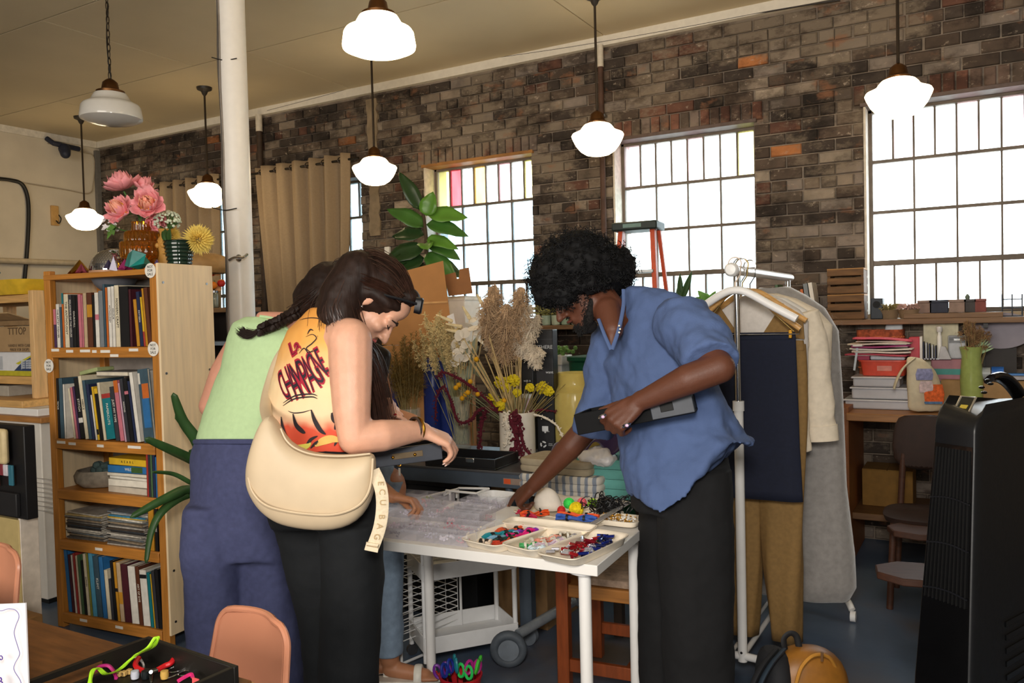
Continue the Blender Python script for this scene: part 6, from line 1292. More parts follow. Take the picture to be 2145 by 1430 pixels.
def cloth(name,lab,y,secs,mat,cat='garment',folds=.02,nf=7,th=.003,rz=0,solid=True,dx=0):
 """hanging cloth tube: secs are (z, half width, half depth, x shift)"""
 t=thing(name,lab,cat,(rb.x+dx,rb.y+y,0),rz);n=64;rs=[];sd=rnd.uniform(0,6)
 S=[V((z,a,b))for z,a,b,x in secs];X=[x for*_,x in secs];out=[]
 for i in range(len(secs)-1):
  for k in range(6):
   u=k/6;out.append((S[i].lerp(S[i+1],u),X[i]+(X[i+1]-X[i])*u))
 out.append((S[-1],X[-1]));m=len(out)
 for i,(q,x)in enumerate(out):
  am=folds*(i/m);ring=[]
  for j in range(n):
   a=2*pi*j/n;w=1+am/max(q.z,.02)*.6*sin(nf*a+sd+.3*i/m);ca,sa=cos(a),sin(a);ring.append(V((x+q.y*math.copysign(abs(ca)**.7,ca),q.z*math.copysign(abs(sa)**.8,sa)*w+am*.3*sin(a*3+i*.2),q.x)))
  rs.append(ring)
 ob('cloth',B().rings(rs,cap=(0,0)),mat,t,solid=th,smooth=80);return t
navy=mk('#12182c',.85,.12,60,.2);khaki=mk('#86683c',.85,.1,60,.2);cream=mk('#dccfba',.85,.06,50,.2);fuzzy=mk('#8f8b88',.95,.12,40,.6,sheen=.6)
# navy trousers folded over a hanger, two layers
t=cloth('navy_skirt','dark navy skirt clipped to the front of the rack',.10,[(1.40,.185,.012,.02),(1.2,.19,.016,.02),(.95,.195,.022,.02),(.73,.20,.03,.025)],navy,folds=.01,nf=5)
ob('waistband',B().loft([((.02,0,1.385),(.188,0,0),(0,.015,0),.5),((.02,0,1.412),(.185,0,0),(0,.014,0),.5)],40),navy,t)
for x in(-.14,.19):ob('clip',B().box((x,-.018,1.405),(.014,.012,.035)),GOLD,t,bev=.002)
t=thing('khaki_trousers','khaki trousers hanging behind the navy skirt','trousers',(rb.x+.02,rb.y+.19,0))
b=B()
for s in(-1,1):
 rs=[]
 for i in range(28):
  u=i/27;z=1.36-1.235*u;cx=s*(.088+.008*u+.006*sin(6*u+s))+.015;a=.088+.010*sin(4*u+s)-.018*max(0,u-.75)/.25;q=.03+.02*u+.007*sin(9*u);rs.append([V((cx+a*cos(t_)*(1+.05*sin(5*t_+7*u)),q*sin(t_)*(1+.16*sin(4*t_+5*u+s)),z))for t_ in[2*pi*j/40 for j in range(40)]])
 b=B().rings(rs,cap=(0,0));ob('trouser_leg',b,khaki,t,solid=.003,smooth=80)
ob('waistband',B().loft([((0,0,1.335),(.205,0,0),(0,.034,0),.6),((0,0,1.375),(.2,0,0),(0,.03,0),.6)],40),khaki,t);hanger('wooden hanger inside the khaki and white shirts',.22,hw_,CHROME,.46,.13,.012)
# white/khaki shirt yokes seen between the hangers
t=cloth('pale_shirt','pale shirt with khaki shoulder panels behind the wooden hanger',.27,[(1.565,.05,.03,0),(1.545,.12,.04,0),(1.50,.19,.045,0),(1.45,.225,.05,0),(1.2,.22,.05,0),(.95,.21,.05,0)],mk('#d2ccc6',.85,.06,50,.2))
for s in(-1,1):ob('shoulder_panel',B().prism([(s*.215,-.062,1.465),(s*.135,-.062,1.53),(s*.05,-.062,1.40),(s*.22,-.064,1.38)],(0,1,0),.008),khaki,t)
t2=cloth('white_shirt','off-white shirt hanging behind the panelled shirt',.36,[(1.57,.05,.03,0),(1.55,.12,.04,0),(1.50,.20,.045,0),(1.44,.235,.05,0),(1.2,.225,.05,0),(1.0,.22,.05,0)],mk('#d8d4ce',.85,.05,50,.2))
# cream jacket with a sleeve hanging down on the picture-right side
jk=cloth('cream_jacket','cream jacket with hanging sleeve on the rack',.46,[(1.575,.06,.04,0),(1.55,.14,.05,0),(1.50,.22,.055,.01),(1.43,.27,.06,.02),(1.2,.26,.065,.02),(.98,.25,.07,.02)],cream)
def sleeve(t,pts,rs,mat,nm='sleeve',dis=.02):
 b=B();P=spline(pts,6);n=len(P);rr=[rs[0]+(rs[-1]-rs[0])*i/(n-1)for i in range(n)];ring=[]
 b.tube(P,rr,24,flat=.62,nrm=(1,0,0));o=ob(nm,b,mat,t,world=True,smooth=80);o.modifiers.new('s','SUBSURF').levels=1
 tx=bpy.data.textures.new('folds','CLOUDS');tx.noise_scale=.09;d=o.modifiers.new('folds','DISPLACE');d.texture=tx;d.strength=dis;return o
JY=rb.y+.40;JD=(V((rb.x+.3,JY,1.3))-CAM).dot(fw)
def jp(x,y,dd=0):return atD(x,y,JD+dd)
sleeve(jk,[jp(1672,655),jp(1690,720),jp(1700,800),jp(1708,870),jp(1712,915)],[.085,.082],cream)
ob('cuff',B().tube([jp(1710,890),jp(1713,922)],.086,24,flat=.62,nrm=(1,0,0)),cream,jk,world=True)
sleeve(jk,[jp(1668,700,-.05),jp(1668,800,-.05),jp(1672,900,-.05),jp(1680,948,-.05)],[.05,.045],cream,'placket',.015)
ob('elbow_piece',B().loft([(jp(1663,735,-.09),rt*.02,V((0,0,.02))),(jp(1666,760,-.10),rt*.03,V((0,0,.03)))],12),cream,jk,world=True)
# grey fuzzy coat at the back: long
ct=cloth('fuzzy_coat','long grey fuzzy coat at the far end of the rack',.60,[(1.60,.06,.05,.02),(1.56,.13,.07,.02),(1.50,.20,.08,.03),(1.40,.245,.09,.04),(1.1,.255,.10,.045),(.7,.255,.11,.055),(.40,.27,.12,.07),(.25,.275,.12,.07),(.20,.25,.11,.07)],fuzzy,th=.02,folds=.012)
b=B();rr=random.Random(9)
for i in range(5200):
 z=rr.uniform(.23,1.55);a=rr.uniform(-pi,pi);
 q=(.13+(1.55-z)*1.2)if z>1.45 else.255+.03*max(0,(.8-z))
 q=min(q,.27);x=.052+q*math.copysign(abs(cos(a))**.7,cos(a));y=.11*math.copysign(abs(sin(a))**.8,sin(a));p=V((x,y,z));d=V((cos(a)*.8,sin(a),rr.uniform(-.8,.3))).normalized()*rr.uniform(.01,.024)
 s=V((-d.y,d.x,0)).normalized()*.0009;b._add([p-s,p+s,p+d],[(0,1,2)])
ob('pile',b,mk('#b3afac',.95,.1),ct,kind='stuff',smooth=0)
# ================================================================ BENCH ALONG THE WALL, RIGHT
bw2=wood('#9a6a3c',.22,.5,(2,24,24));BY0,BY1,BTZ=5.04,WY-.02,.90
wbx0=-.72
cn=thing('counter','long wooden counter under the brightest window','counter',(wbx0,BY0,0))
ob('top',B().bb((0.02,0,BTZ-.045),(2.4,BY1-BY0,BTZ)),bw2,cn,bev=.004);ob('end_panel',B().bb((-.03,.02,0),(.03,BY1-BY0,BTZ+.03)),wood('#8a5226',.25,.5,(24,24,2)),cn,bev=.003);ob('end_panel',B().bb((2.36,.02,0),(2.4,BY1-BY0,BTZ-.045)),bw2,cn)
ob('low_board',B().bb((.03,.12,.26),(2.36,BY1-BY0,.30)),wood('#6a4a2c',.25),cn,bev=.003,label='dark lower shelf board')
t=carton('cardboard_box','amber cardboard box under the counter',-.52,5.50,.301,.28,.26,.22,mk('#7d5a24',.8,.12))
def onB(x,y):return atZ(x,y,BTZ+.001)
def bd(x,y,d):return atD(x,y,d)
DBk=4.85
def bx_(name,lab,cat,x0,x1,y0,y1,d,dep,mat,rz=0,z=None,bev=.006,group=None):
 """box-bodied thing standing where the photo shows it: picture extents at distance d"""
 A=atD(x0,y1,d);C_=atD(x1,y1,d);top=atD((x0+x1)/2,y0,d).z;z=(A.z+C_.z)/2 if z is None else z;w_=(C_-A);w_.z=0;L_=w_.length;m=(A+C_)/2
 t=thing(name,lab,cat,(m.x,m.y,z),math.atan2(w_.y,w_.x)*0+rz,group);h=top-z;ob('body',B().bb((-L_/2,0,0),(L_/2,dep,h)),mat,t,bev=bev);return t,L_,h
frost=mk('#dcdde4',.25,.04,20,.05,alpha=.75)
zz=BTZ+.001
for k,(x0,x1,y0,y1,lab)in enumerate(((1775,1905,838,868,'clear plastic box at the bottom of the counter pile'),(1788,1900,812,838,'clear plastic box second in the counter pile'),(1790,1880,790,811,'clear plastic box beside the red bin'))):
 t,L_,h=bx_('plastic_box',lab,'box',x0,x1,y0+2,y1,DBk,.26,frost,z=zz,bev=.01);zz+=h+.011
 ob('lid',B().bb((-L_/2-.01,-.01,h-.002),(L_/2+.01,.27,h+.008)),mk('#e2e4ec',.2,.03,alpha=.85),t,bev=.004)
A=atD(1805,815,DBk-.04);
t=thing('red_bin','red-orange plastic bin on the clear boxes','bin',(atD(1848,815,DBk).x+.0,atD(1848,815,DBk).y+.14,zz));hb=atD(1848,784,DBk).z-zz+.01;hb=max(hb,.085)
ob('bin',B().loft([((0,0,0),(.115,0,0),(0,.1,0),.3),((0,0,hb),(.128,0,0),(0,.112,0),.3),((0,0,hb),(.138,0,0),(0,.122,0),.3),((0,0,hb+.008),(.138,0,0),(0,.122,0),.3),((0,0,hb+.008),(.124,0,0),(0,.108,0),.3),((0,0,.008),(.11,0,0),(0,.095,0),.3)],40),mk('#d8503c',.4),t);ob('label',B().bb((-.03,-.112,.03),(.05,-.105,.06)),mk('#d98a7c',.6),t)
zr=zz+hb+.009
t,L_,h=bx_('white_carton','pale grey carton on the red bin','box',1826,1892,745,783,DBk+.02,.18,mk('#c9cad4',.5),z=zr);ob('side_card',B().bb((-L_/2-.07,.0,0),(-L_/2-.004,.16,h*.98)),mk('#a83a58',.6),t,label='magenta card leaning on its side')
zf=zr+h+.001
FO=[('#b9485c','red folder at the bottom of the folder heap'),('#e2d8cc','cream paper stack in the folder heap'),('#e6dfd4','ivory paper pad in the folder heap'),('#a03a72','magenta folder in the folder heap'),('#dccfc0','beige papers near the top of the folder heap'),('#d8566a','coral red folder on top of the heap')]
m=atD(1838,735,DBk)
for k,(cc,lab)in enumerate(FO):
 t=thing('folder',lab,'folder',(m.x+.01*(k%3),m.y+.12,zf),R((-8,4,-3,9,-4,2)[k]),'folder heap');w_=.34-.02*(k%2);b=B();b.grid(lambda u,v:V(((u-.5)*w_,(v-.5)*.24,.006+.02*(1-u)*(k>=5)+.004*sin(5*u+k))),10,6);ob('cover',b,mk(cc,.5,.08),t,solid=.009,smooth=60);ob('pages',B().box((0,0,.003),(w_*.9,.22,.004)),mk('#e6dfd4',.8),t);zf+=.0165
t=thing('woven_basket','orange and brown woven basket behind the folders','basket',(atD(1845,720,DBk+.25).x,atD(1845,720,DBk+.25).y,BTZ+.001));ht=atD(1845,690,DBk+.25).z-BTZ
wv=mk('#8f4a2c',.8,.6,40,.6);ob('basket',B().loft([((0,0,0),(.11,0,0),(0,.08,0),.4),((0,0,ht),(.135,0,0),(0,.1,0),.4),((0,0,ht),(.125,0,0),(0,.09,0),.4),((0,0,.02),(.1,0,0),(0,.07,0),.4)],40),wv,t)
b=B()
for k in range(6):
 q=.4+.1*k;b.tube([V((a_*(.11+.027*q),b_*(.082+.02*q),ht*q+.004*sin(i_*3)))for i_,(a_,b_)in enumerate([(math.copysign(abs(cos(x))**.4,cos(x)),math.copysign(abs(sin(x))**.4,sin(x)))for x in[2*pi*j/40 for j in range(40)]])],.006,5,closed=True)
ob('weave',b,mk('#b8663c',.8,.4),t,kind='stuff')
t=thing('white_pillow','white rounded padded pouch standing in the woven basket','pouch',(atD(1872,690,DBk+.27).x,atD(1872,690,DBk+.27).y,BTZ+.03));hp=atD(1872,664,DBk+.27).z-BTZ-.03;ob('pouch',B().loft([((-.02,0,0),(.06,0,0),(0,.025,0),.5),((-.01,0,hp*.6),(.062,0,0),(0,.028,0),.5),((.005,0,hp*.95),(.05,0,0),(0,.024,0),.5),((.008,0,hp),(.03,0,0),(0,.012,0),.5)],28),mk('#e3e8ec',.5),t,sub=1);ob('zip',B().box((-.005,-.027,hp*.8),(.08,.004,.006)),mk('#b9bcc2',.5),t)
# cream tote bag hanging over the counter edge
TD=4.66
tt=thing('tote_bag','cream canvas tote with orange and blue print slumped on the counter','bag',(atD(1925,868,TD).x,atD(1925,868,TD).y+.02,BTZ+.001));b=B()
cxs=[(868,1938,.085,.05),(855,1938,.10,.06),(820,1938,.105,.075),(790,1934,.095,.07),(765,1925,.07,.05),(752,1915,.045,.03),(748,1908,.02,.015)]
secs=[]
for y,x,a,q in cxs:p=atD(x,y,TD);secs.append((p+V((0,.02,0)),rt*a,V((0,1,0))*q,.85))
secs[0]=(V((secs[0][0].x,secs[0][0].y,BTZ+.004)),)+secs[0][1:]
o=ob('bag',b.loft(secs,40),mk('#cfc2a6',.85,.08,30,.3),tt,world=True,sub=1);tx=bpy.data.textures.new('folds','CLOUDS');tx.noise_scale=.08;d_=o.modifiers.new('folds','DISPLACE');d_.texture=tx;d_.strength=.02
ob('strap',B().tube(spline([atD(1915,752,TD),atD(1893,770,TD-.03),atD(1880,792,TD-.05),atD(1873,812,TD-.03)],6),.022,10,flat=.3),mk('#cfc2a6',.85,.08),tt,world=True)
for nm,cc,x0,y0,x1,y1 in(('print','#8d8fb5',1918,772,1955,796),('print','#cfb7b8',1925,798,1955,822),('print','#d8622c',1936,805,1978,845),('print','#5f80a8',1936,838,1975,846)):
 b=B();b.loft([(atD((x0+x1)/2,y0,TD-.062),rt*(x1-x0)*TD/FPX/2*.8,-fw*.004,.6),(atD((x0+x1)/2,(y0+y1)/2,TD-.072),rt*(x1-x0)*TD/FPX/2,-fw*.004,.6),(atD((x0+x1)/2,y1,TD-.068),rt*(x1-x0)*TD/FPX/2*.9,-fw*.004,.6)],20);ob(nm,b,mk(cc,.8,.3,60),tt,world=True)
t,L_,h=bx_('pink_case','dusty pink ridged case with teal band on the counter','case',1955,2021,752,848,DBk+.02,.22,mk('#a8737c',.6,.08),z=BTZ+.001,bev=.008);ob('band',B().bb((-L_/2-.003,-.003,h*.68),(L_/2+.003,.223,h*.80)),mk('#2c8a82',.5),t);ob('plate',B().bb((-.06,-.004,h*.45),(-.02,0,h*.54)),mk('#2c7a74',.5),t);b=B()
for k in range(10):b.bb((-L_/2+.004,-.003,h*(.04+.06*k)),(L_/2-.004,.0,h*(.06+.06*k)))
ob('ridges',b,mk('#9a6670',.6),t,kind='stuff')
zp=BTZ+.001+h+.001
t,L_,h2=bx_('cutting_board','cream cutting board leaning behind the pink case','board',1938,2004,652,745,DBk+.13,.018,mk('#dcd4b4',.5,.04),z=BTZ+.001,bev=.006);ob('groove',B().bb((-L_/2+.012,-.0015,.05),(L_/2-.012,.0,h2-.012)),mk('#d2c9a6',.5),t,bev=.004)
t,L_,h2=bx_('grey_book','red and white boxed set standing on the pink case','box',1905,1926,706,750,DBk-.0,.14,mk('#b93444',.5),z=zp);ob('face',B().bb((L_/2-.001,.0,.0),(L_/2+.012,.14,h2*1.02)),mk('#dcd8d4',.5),t)
t=thing('desk_file','navy and white ridged desk file on the pink case','file',(atD(1945,750,DBk).x,atD(1945,750,DBk).y+.02,zp))
for k in range(6):ob('divider',B().box((-.045+.016*k,.06,.055-.003*k),(.006,.12,.11-.006*k)),mk('#27304f' if k%2 else '#c9cdd8',.5),t)
ob('base',B().bb((-.055,0,0),(.055,.13,.006)),mk('#c9cdd8',.5),t)
t=thing('white_bottle','tall slim white dispenser between desk file and scale','bottle',(atD(1968,750,DBk-.0).x,atD(1968,750,DBk).y-.03+.05,zp));hq=atD(1968,684,DBk).z-zp;ob('bottle',B().lathe([(.012,0),(.014,.004),(.013,hq*.7),(.009,hq*.75),(.009,hq*.85)],n=18),WHITE,t);ob('cap',B().lathe([(.014,hq*.84),(.016,hq*.86),(.016,hq),(.004,hq+.002)],n=18),mk('#d4d2d0',.3),t)
t,L_,h2=bx_('label_maker','grey label maker with dark screen on the pink case','device',1988,2022,702,750,DBk+.0,.05,mk('#a9acb2',.4),z=zp,bev=.008);ob('screen',B().bb((-L_/2+.006,-.003,h2*.68),(L_/2-.006,.0,h2*.96)),mk('#15181c',.2),t);ob('screen_text',B().bb((-.016,-.0045,h2*.78),(.016,-.003,h2*.86)),mk('#dfe6ee',.3),t);t2=thing('grey_wedge','pale grey wedge beside the label maker','block',(atD(1985,750,DBk-.03).x,atD(1985,750,DBk-.03).y-.0,zp));ob('wedge',B().prism([(-.05,0,0),(.02,0,0),(-.01,0,.075),(-.035,0,.08)],(0,1,0),.05),mk('#b4b2b6',.5),t2,bev=.003);ob('foot',B().bb((-.045,.005,-.0005),(.015,.045,.002)),BLACK,t2)
# green vase with dried stems, oval mirror, box with tapes
p=atD(2035,770,4.72);t=thing('green_vase','pale green glass vase of brown dried flowers on the counter','vase',(p.x,p.y,BTZ+.001));hv=p.z-BTZ+.12
ob('glass',B().lathe([(.05,0),(.055,.005),(.06,hv*.5),(.05,hv*.85),(.062,hv),(.056,hv),(.044,hv*.84),(.054,hv*.5),(.048,.012)],n=30),mk('#a8b86a',.15,.1,alpha=.7),t);b=B();rr=random.Random(4);top=V((p.x,p.y,BTZ+hv))
b2=B()
for i in range(40):tip=atD(rr.gauss(2042,14),rr.uniform(668,735),4.72+rr.uniform(-.08,.08));stemsB(b2,V((p.x,p.y,BTZ+.06)),tip,.0016);plume(b,top.lerp(tip,.4),tip,.028,26,rr,.2,r_=.0014)
ob('flower_heads',b,mk('#8a6a48',.9,.4,30),t,world=True,kind='stuff');ob('stems',b2,straw2,t,world=True,kind='stuff')
b=B()
for k in range(8):d_=V((.5+.05*k,-.2,1-.1*k));leaf(b,top-V((0,0,.05)),d_,back,.12,.014,.2)
ob('leaf',b,mk('#a9c79a',.6,.2),t,world=True,solid=.001,kind='stuff')
p=atD(2096,692,4.85);t=thing('oval_board','large mauve-grey oval board leaning against the wall','board',(p.x,p.y+.03,BTZ+.001));rr_=.205;n_=V((-.2,-1,.15)).normalized();x_=n_.cross(V((0,0,1))).normalized();y_=x_.cross(n_)*1;b=B();b.prism([p+x_*(.17*cos(a))+y_*(.108*sin(a))for a in[2*pi*i/48 for i in range(48)]],-n_,.012);ob('board',b,mk('#8f8892',.5,.05),t,world=True,smooth=30);ob('stand',B().bb((-.08,-.02,0),(.08,.02,p.z-BTZ-.09)),mk('#2b2522',.6),t)
t=carton('cardboard_box','tan cardboard box on the counter behind the fan',atD(2100,850,4.66).x,atD(2100,850,4.66).y+.16,BTZ+.001,.62,.30,atD(2080,797,4.66).z-BTZ-.008,mk('#9a7a50',.8,.1));zc=atD(2080,797,4.66).z+.004
for k,(x,cc,lab,r_)in enumerate(((2062,'#9aa0a2','grey tape roll on the cardboard box',.035),(2090,'#2a66b8','blue tape roll beside the grey one',.036),(2040,'#b9c25a','lime tin beside the green vase',.03))):
 q=atD(x,790,4.66);t=thing('tape_roll' if k<2 else 'tin',lab,'tape' if k<2 else 'tin',(q.x,q.y+.05,zc+(r_ if k<2 else 0)))
 if k<2:b=B();b.rings([[V((l,q_*cos(a),q_*sin(a)))for a in[2*pi*i/28 for i in range(28)]]for q_,l in((r_,-.03),(r_,.03),(r_*.55,.03),(r_*.55,-.03))],closed=True);ob('roll',b,mk(cc,.4),t);ob('core',B().rings([[V((l,q_*cos(a),q_*sin(a)))for a in[2*pi*i/24 for i in range(24)]]for q_,l in((r_*.54,-.031),(r_*.54,.031),(r_*.45,.031),(r_*.45,-.031))],closed=True),mk('#b39a74',.8),t)
 else:ob('tin',B().cyl((0,0,0),(0,0,.04),.028,n=20),mk(cc,.3),t);ob('lid',B().cyl((0,0,.04),(0,0,.05),.029,n=20),mk('#dfe0c0',.3),t)
q=atD(2125,790,4.62);t=thing('white_tray','white scalloped tray lying on the cardboard box','tray',(q.x,q.y+.06,zc));ob('tray',B().loft([((0,0,0),(.08,0,0),(0,.05,0)),((0,0,.02),(.11,0,0),(0,.07,0)),((0,0,.02),(.1,0,0),(0,.06,0)),((0,0,.006),(.07,0,0),(0,.04,0))],32),mk('#d4d8e0',.4),t);ob('wrapper',B().box((.02,0,.028),(.1,.06,.012)),mk('#3c78c0',.4),t,bev=.004)
# white clamp-on strip hanging left of the bin
q=atD(1790,770,DBk-.0);t=thing('price_strip','thin pale strip hanging from the folder heap','strip',V((q.x,m.y-.005,zf-.09)));ob('strip',B().box((0,0,-.02),(.012,.004,.15),Matrix.Rotation(R(8),3,'Y')),mk('#c5cdd6',.4),t);ob('tab',B().box((.015,.0,.055),(.05,.12,.008)),mk('#e6e2de',.4),t)
# pedestal table feet and chair behind the fan
brn=wood('#45281a',.25,.6,(3,18,18))
for k,(x,y,rr_,lab)in enumerate(((1922,1198,.165,'octagonal brown pedestal stool beside the black fan, nearer one'),(1935,1108,.165,'octagonal brown pedestal stool beside the black fan, farther one'))):
 c=atZ(x,y,.44);t=thing('pedestal_stool',lab,'stool',(c.x,c.y,0),R(10+12*k));b=B();q=[V((rr_*cos(R(22.5+45*i)),rr_*.8*sin(R(22.5+45*i)),.415))for i in range(8)];b.prism(q,(0,0,1),.03);ob('seat',b,brn,t,bev=.005);ob('pedestal',B().cyl((.11,0,.03),(.11,0,.42),.035,n=16),brn,t);ob('base',B().cyl((.11,0,0),(.11,0,.03),.10,.08,n=20),brn,t)
c=atD(1905,930,4.35);t=thing('round_back_chair','dark brown round-backed chair under the counter','chair',(c.x+.1,c.y,0));b=B();ob('back',B().loft([((-.05,0,c.z-.14),(.12,0,0),(0,.015,0),.8),((-.02,0,c.z-.02),(.17,0,0),(0,.018,0),.7),((0,.01,c.z+.12),(.17,0,0),(0,.016,0),.6),((0,.01,c.z+.16),(.14,0,0),(0,.012,0),.6)],36),mk('#2c1911',.7,.2),t,sub=1)
ob('seat',B().loft([((0,-.2,.43),(.2,0,0),(0,.2,0),.7),((0,-.2,.46),(.21,0,0),(0,.21,0),.7)],32),mk('#2c1911',.7,.2),t)
for sx in(-1,1):ob('leg',B().cyl((sx*.17,-.36,0),(sx*.15,-.34,.435),.016,n=10),brn,t);ob('leg',B().cyl((sx*.17,.0,0),(sx*.13,.0,c.z-.05),.016,n=10),brn,t)
# ================================================================ BLACK TOWER FAN (air cooler)
FD=2.15
c=atD(2080,1000,FD);fz=R(58)
fn_=thing('tower_fan','tall black tower air cooler at the right edge','fan',(c.x,c.y,0),0)
def fp_(x,y,dd=0):return atD(x,y,FD+dd)
gl_=mk('#070708',.2,.1,coat=.5,bump=0);sat=mk('#0e0f12',.42,.1,60,.08)
ax_f=V((-.93,-.36,0)).normalized();ax_s=V((.36,-.93,0)).normalized()
# footprint in plan: front edge between picture x of the grille
g0=fp_(1952,860,.10);g1=fp_(2046,880,-.02);s1=fp_(2200,880,.25);s0=g0+(s1-g1)
def at_h(p,z):return V((p.x,p.y,z))
def plan(z,grow):
 m=(g0+g1+s1+s0)/4;return[at_h(m+(q-m)*grow,z)for q in(g0,g1,s1,s0)]
hts=[(.03,1.5),(.08,1.49),(.5,1.36),(.9,1.13),(1.12,1.0),(1.165,.985)]
def rnd_plan(z,grow,rad=.18,n=6):
 Q=plan(z,grow);out=[]
 for i in range(4):
  a,b_,c_=Q[i-1],Q[i],Q[(i+1)%4];
  for k in range(n+1):u=k/n;p0=b_.lerp(a,rad*.5);p1=b_.lerp(c_,rad*.5);out.append(p0*(1-u)**2+b_*2*u*(1-u)+p1*u*u)
 return out
ob('body',B().rings([rnd_plan(z,g)for z,g in hts]),sat,fn_,world=True,smooth=50)
hd=[]
ctr=(g0+g1+s1+s0)/4;dr=(s1-g1).normalized()
H0,H1=1.165,1.30
for u in(0,.15,.3,.5,.75,.92,1.0):
 P=rnd_plan(1.0,.985);ring=[]
 for p in P:
  t_=max(0,min(1,(p-g1).dot(dr)/(s1-g1).length));hh=H0+(H1-H0)*(sin(pi*min(1,.03+t_*.87))**.8);z=H0+(hh-H0)*u;q=ctr+(p-ctr)*(1-.12*u*u-.2*max(0,u-.75));ring.append(V((q.x,q.y,z)))
 hd.append(ring)
ob('head',B().rings(hd),sat,fn_,world=True,smooth=60)
def fpt(u,z,out=.004):
 g=1.0
 for(za,ga),(zb2,gb)in zip(hts,hts[1:]):
  if za<=z<=zb2:g=ga+(gb-ga)*(z-za)/(zb2-za)
 Q=plan(z,g);nf=(Q[0]-Q[3]).normalized();return Q[0].lerp(Q[1],u)+nf*out
b=B();zs=[.10+(1.13-.10)*i/20 for i in range(21)]
b.rings([[fpt(.08,z),fpt(.92,z),fpt(.92,z,-.01),fpt(.08,z,-.01)]for z in zs]);ob('front_panel',b,gl_,fn_,world=True)
for k in range(11):u=.14+.072*k;b=B();b.rings([[fpt(u-.008,z,.010),fpt(u+.008,z,.010),fpt(u+.008,z,.003),fpt(u-.008,z,.003)]for z in[.72+.40*i/10 for i in range(11)]]);ob('slat',b,mk('#050506',.55,.1),fn_,world=True)
for k,z in enumerate((.98,.86,.74)):b=B();b.rings([[fpt(u,z+.002+.012*sin(pi*u),.012),fpt(u,z-.002+.012*sin(pi*u),.012),fpt(u,z-.002+.012*sin(pi*u),.006),fpt(u,z+.002+.012*sin(pi*u),.006)]for u in[.1+.8*i/10 for i in range(11)]]);ob('cross_bar',b,mk('#121317',.35),fn_,world=True)
# control display on the sloping top
dp=lambda x,y:None
def top_pt(t_,s_,lift=.002):
 base=g1.lerp(s1,t_).lerp(g0.lerp(s0,t_),s_);hh=H0+(H1-H0)*(sin(pi*min(1,.03+t_*.87))**.8);q=ctr+(base-ctr)*.83;return V((q.x,q.y,hh+lift))
Ta,Tb,Tc,Td=top_pt(.02,.35),top_pt(.02,.75),top_pt(.16,.75),top_pt(.16,.35)
nn=(Tb-Ta).cross(Td-Ta).normalized();nn=nn if nn.z>0 else-nn
b=B();b.prism([q+nn*.002 for q in(Ta,Tb,Tc,Td)],nn,.004);ob('display',b,mk('#1a1c18',.1,coat=.5),fn_,world=True)
b=B();b.tube([q+nn*.006 for q in(Ta,Tb,Tc,Td)],.0035,6,closed=True);ob('display_rim',b,mk('#a9a294',.3,metal=.7),fn_,world=True)
mid_=(Ta+Tb+Tc+Td)/4;ob('display_glow',B().box(mid_+nn*.007,(.02,.012,.002),face_rot(Tb-Ta,Td-Ta)),mk('#8f7a2c',.3,emit=.5),fn_,world=True)
for k in range(4):q=top_pt(.22+.05*k,.25+.15*(k%2));ob('button',B().sph(q+nn*.002,(.008,.008,.004),12,8),gl_,fn_,world=True)
b=B();P=[top_pt(.45+.5*i/12,.5,.0)for i in range(13)]
b.tube([p+V((0,0,-.004))for p in P],[.02]*13,12,flat=.5);ob('carry_handle',b,gl_,fn_,world=True)
def spt(u,z,out=.004):
 g=1.0
 for(za,ga),(zb2,gb)in zip(hts,hts[1:]):
  if za<=z<=zb2:g=ga+(gb-ga)*(z-za)/(zb2-za)
 Q=plan(z,g);ns=(Q[1]-Q[0]).normalized();return Q[1].lerp(Q[2],u)+ns*out
b=B()
for k in range(9):z=.36+.035*k;b.rings([[spt(u,z,.005),spt(u,z+.014,.005),spt(u,z+.014,.0),spt(u,z,.0)]for u in(.3,.95)])
ob('side_vent',b,gl_,fn_,world=True,kind='stuff')
ob('base',B().rings([rnd_plan(z,g)for z,g in((.0,1.53),(.02,1.54),(.035,1.51))]),sat,fn_,world=True)
# ================================================================ BACKPACK
bp=atD(1690,1400,2.75);bpk=thing('backpack','tan leather and black backpack standing on the floor','backpack',(bp.x,bp.y,0))
lea=mk('#8a5a1e',.45,.25,14,.25);zt_=atD(1690,1352,2.75).z
def bpt(x,y,dd=0):return atD(x,y,2.75+dd)
secs=[]
for z,a,q in((0,.12,.075),(.02,.145,.095),(.12,.155,.105),(zt_-.10,.135,.09),(zt_-.045,.115,.075),(zt_-.012,.075,.05),(zt_,.03,.02)):secs.append((V((bp.x,bp.y,z)),rt*a,V((fw.x,fw.y,0))*q,.8))
o=ob('bag',B().loft(secs,44),lea,bpk,world=True,sub=1)
b=B();secs2=[]
for z,a,q in((.01,.05,.10),(.12,.06,.115),(zt_-.11,.055,.10),(zt_-.04,.05,.08),(zt_-.005,.035,.045)):secs2.append((V((bp.x,bp.y,z))-rt*(.105*(1.15-.3*z))*1.0,rt*a,V((fw.x,fw.y,0))*q,.9))
ob('back_panel',B().loft(secs2,32),mk('#17181c',.8,.1),bpk,world=True,sub=1)
ob('haul_loop',B().tube(spline([bpt(1645,1362),bpt(1642,1338),bpt(1655,1326),bpt(1668,1332),bpt(1674,1356)],6),.011,8,flat=.5),mk('#101114',.7),bpk,world=True)
for k,dx in enumerate((0,16)):ob('strap',B().tube(spline([bpt(1640-dx,1362,-.06),bpt(1612-dx,1395,-.12),bpt(1590-dx,1440,-.14),bpt(1580-dx,1500,-.1)],6),.018,8,flat=.4),mk('#17181c',.8)if k else mk('#23303c',.7),bpk,world=True)
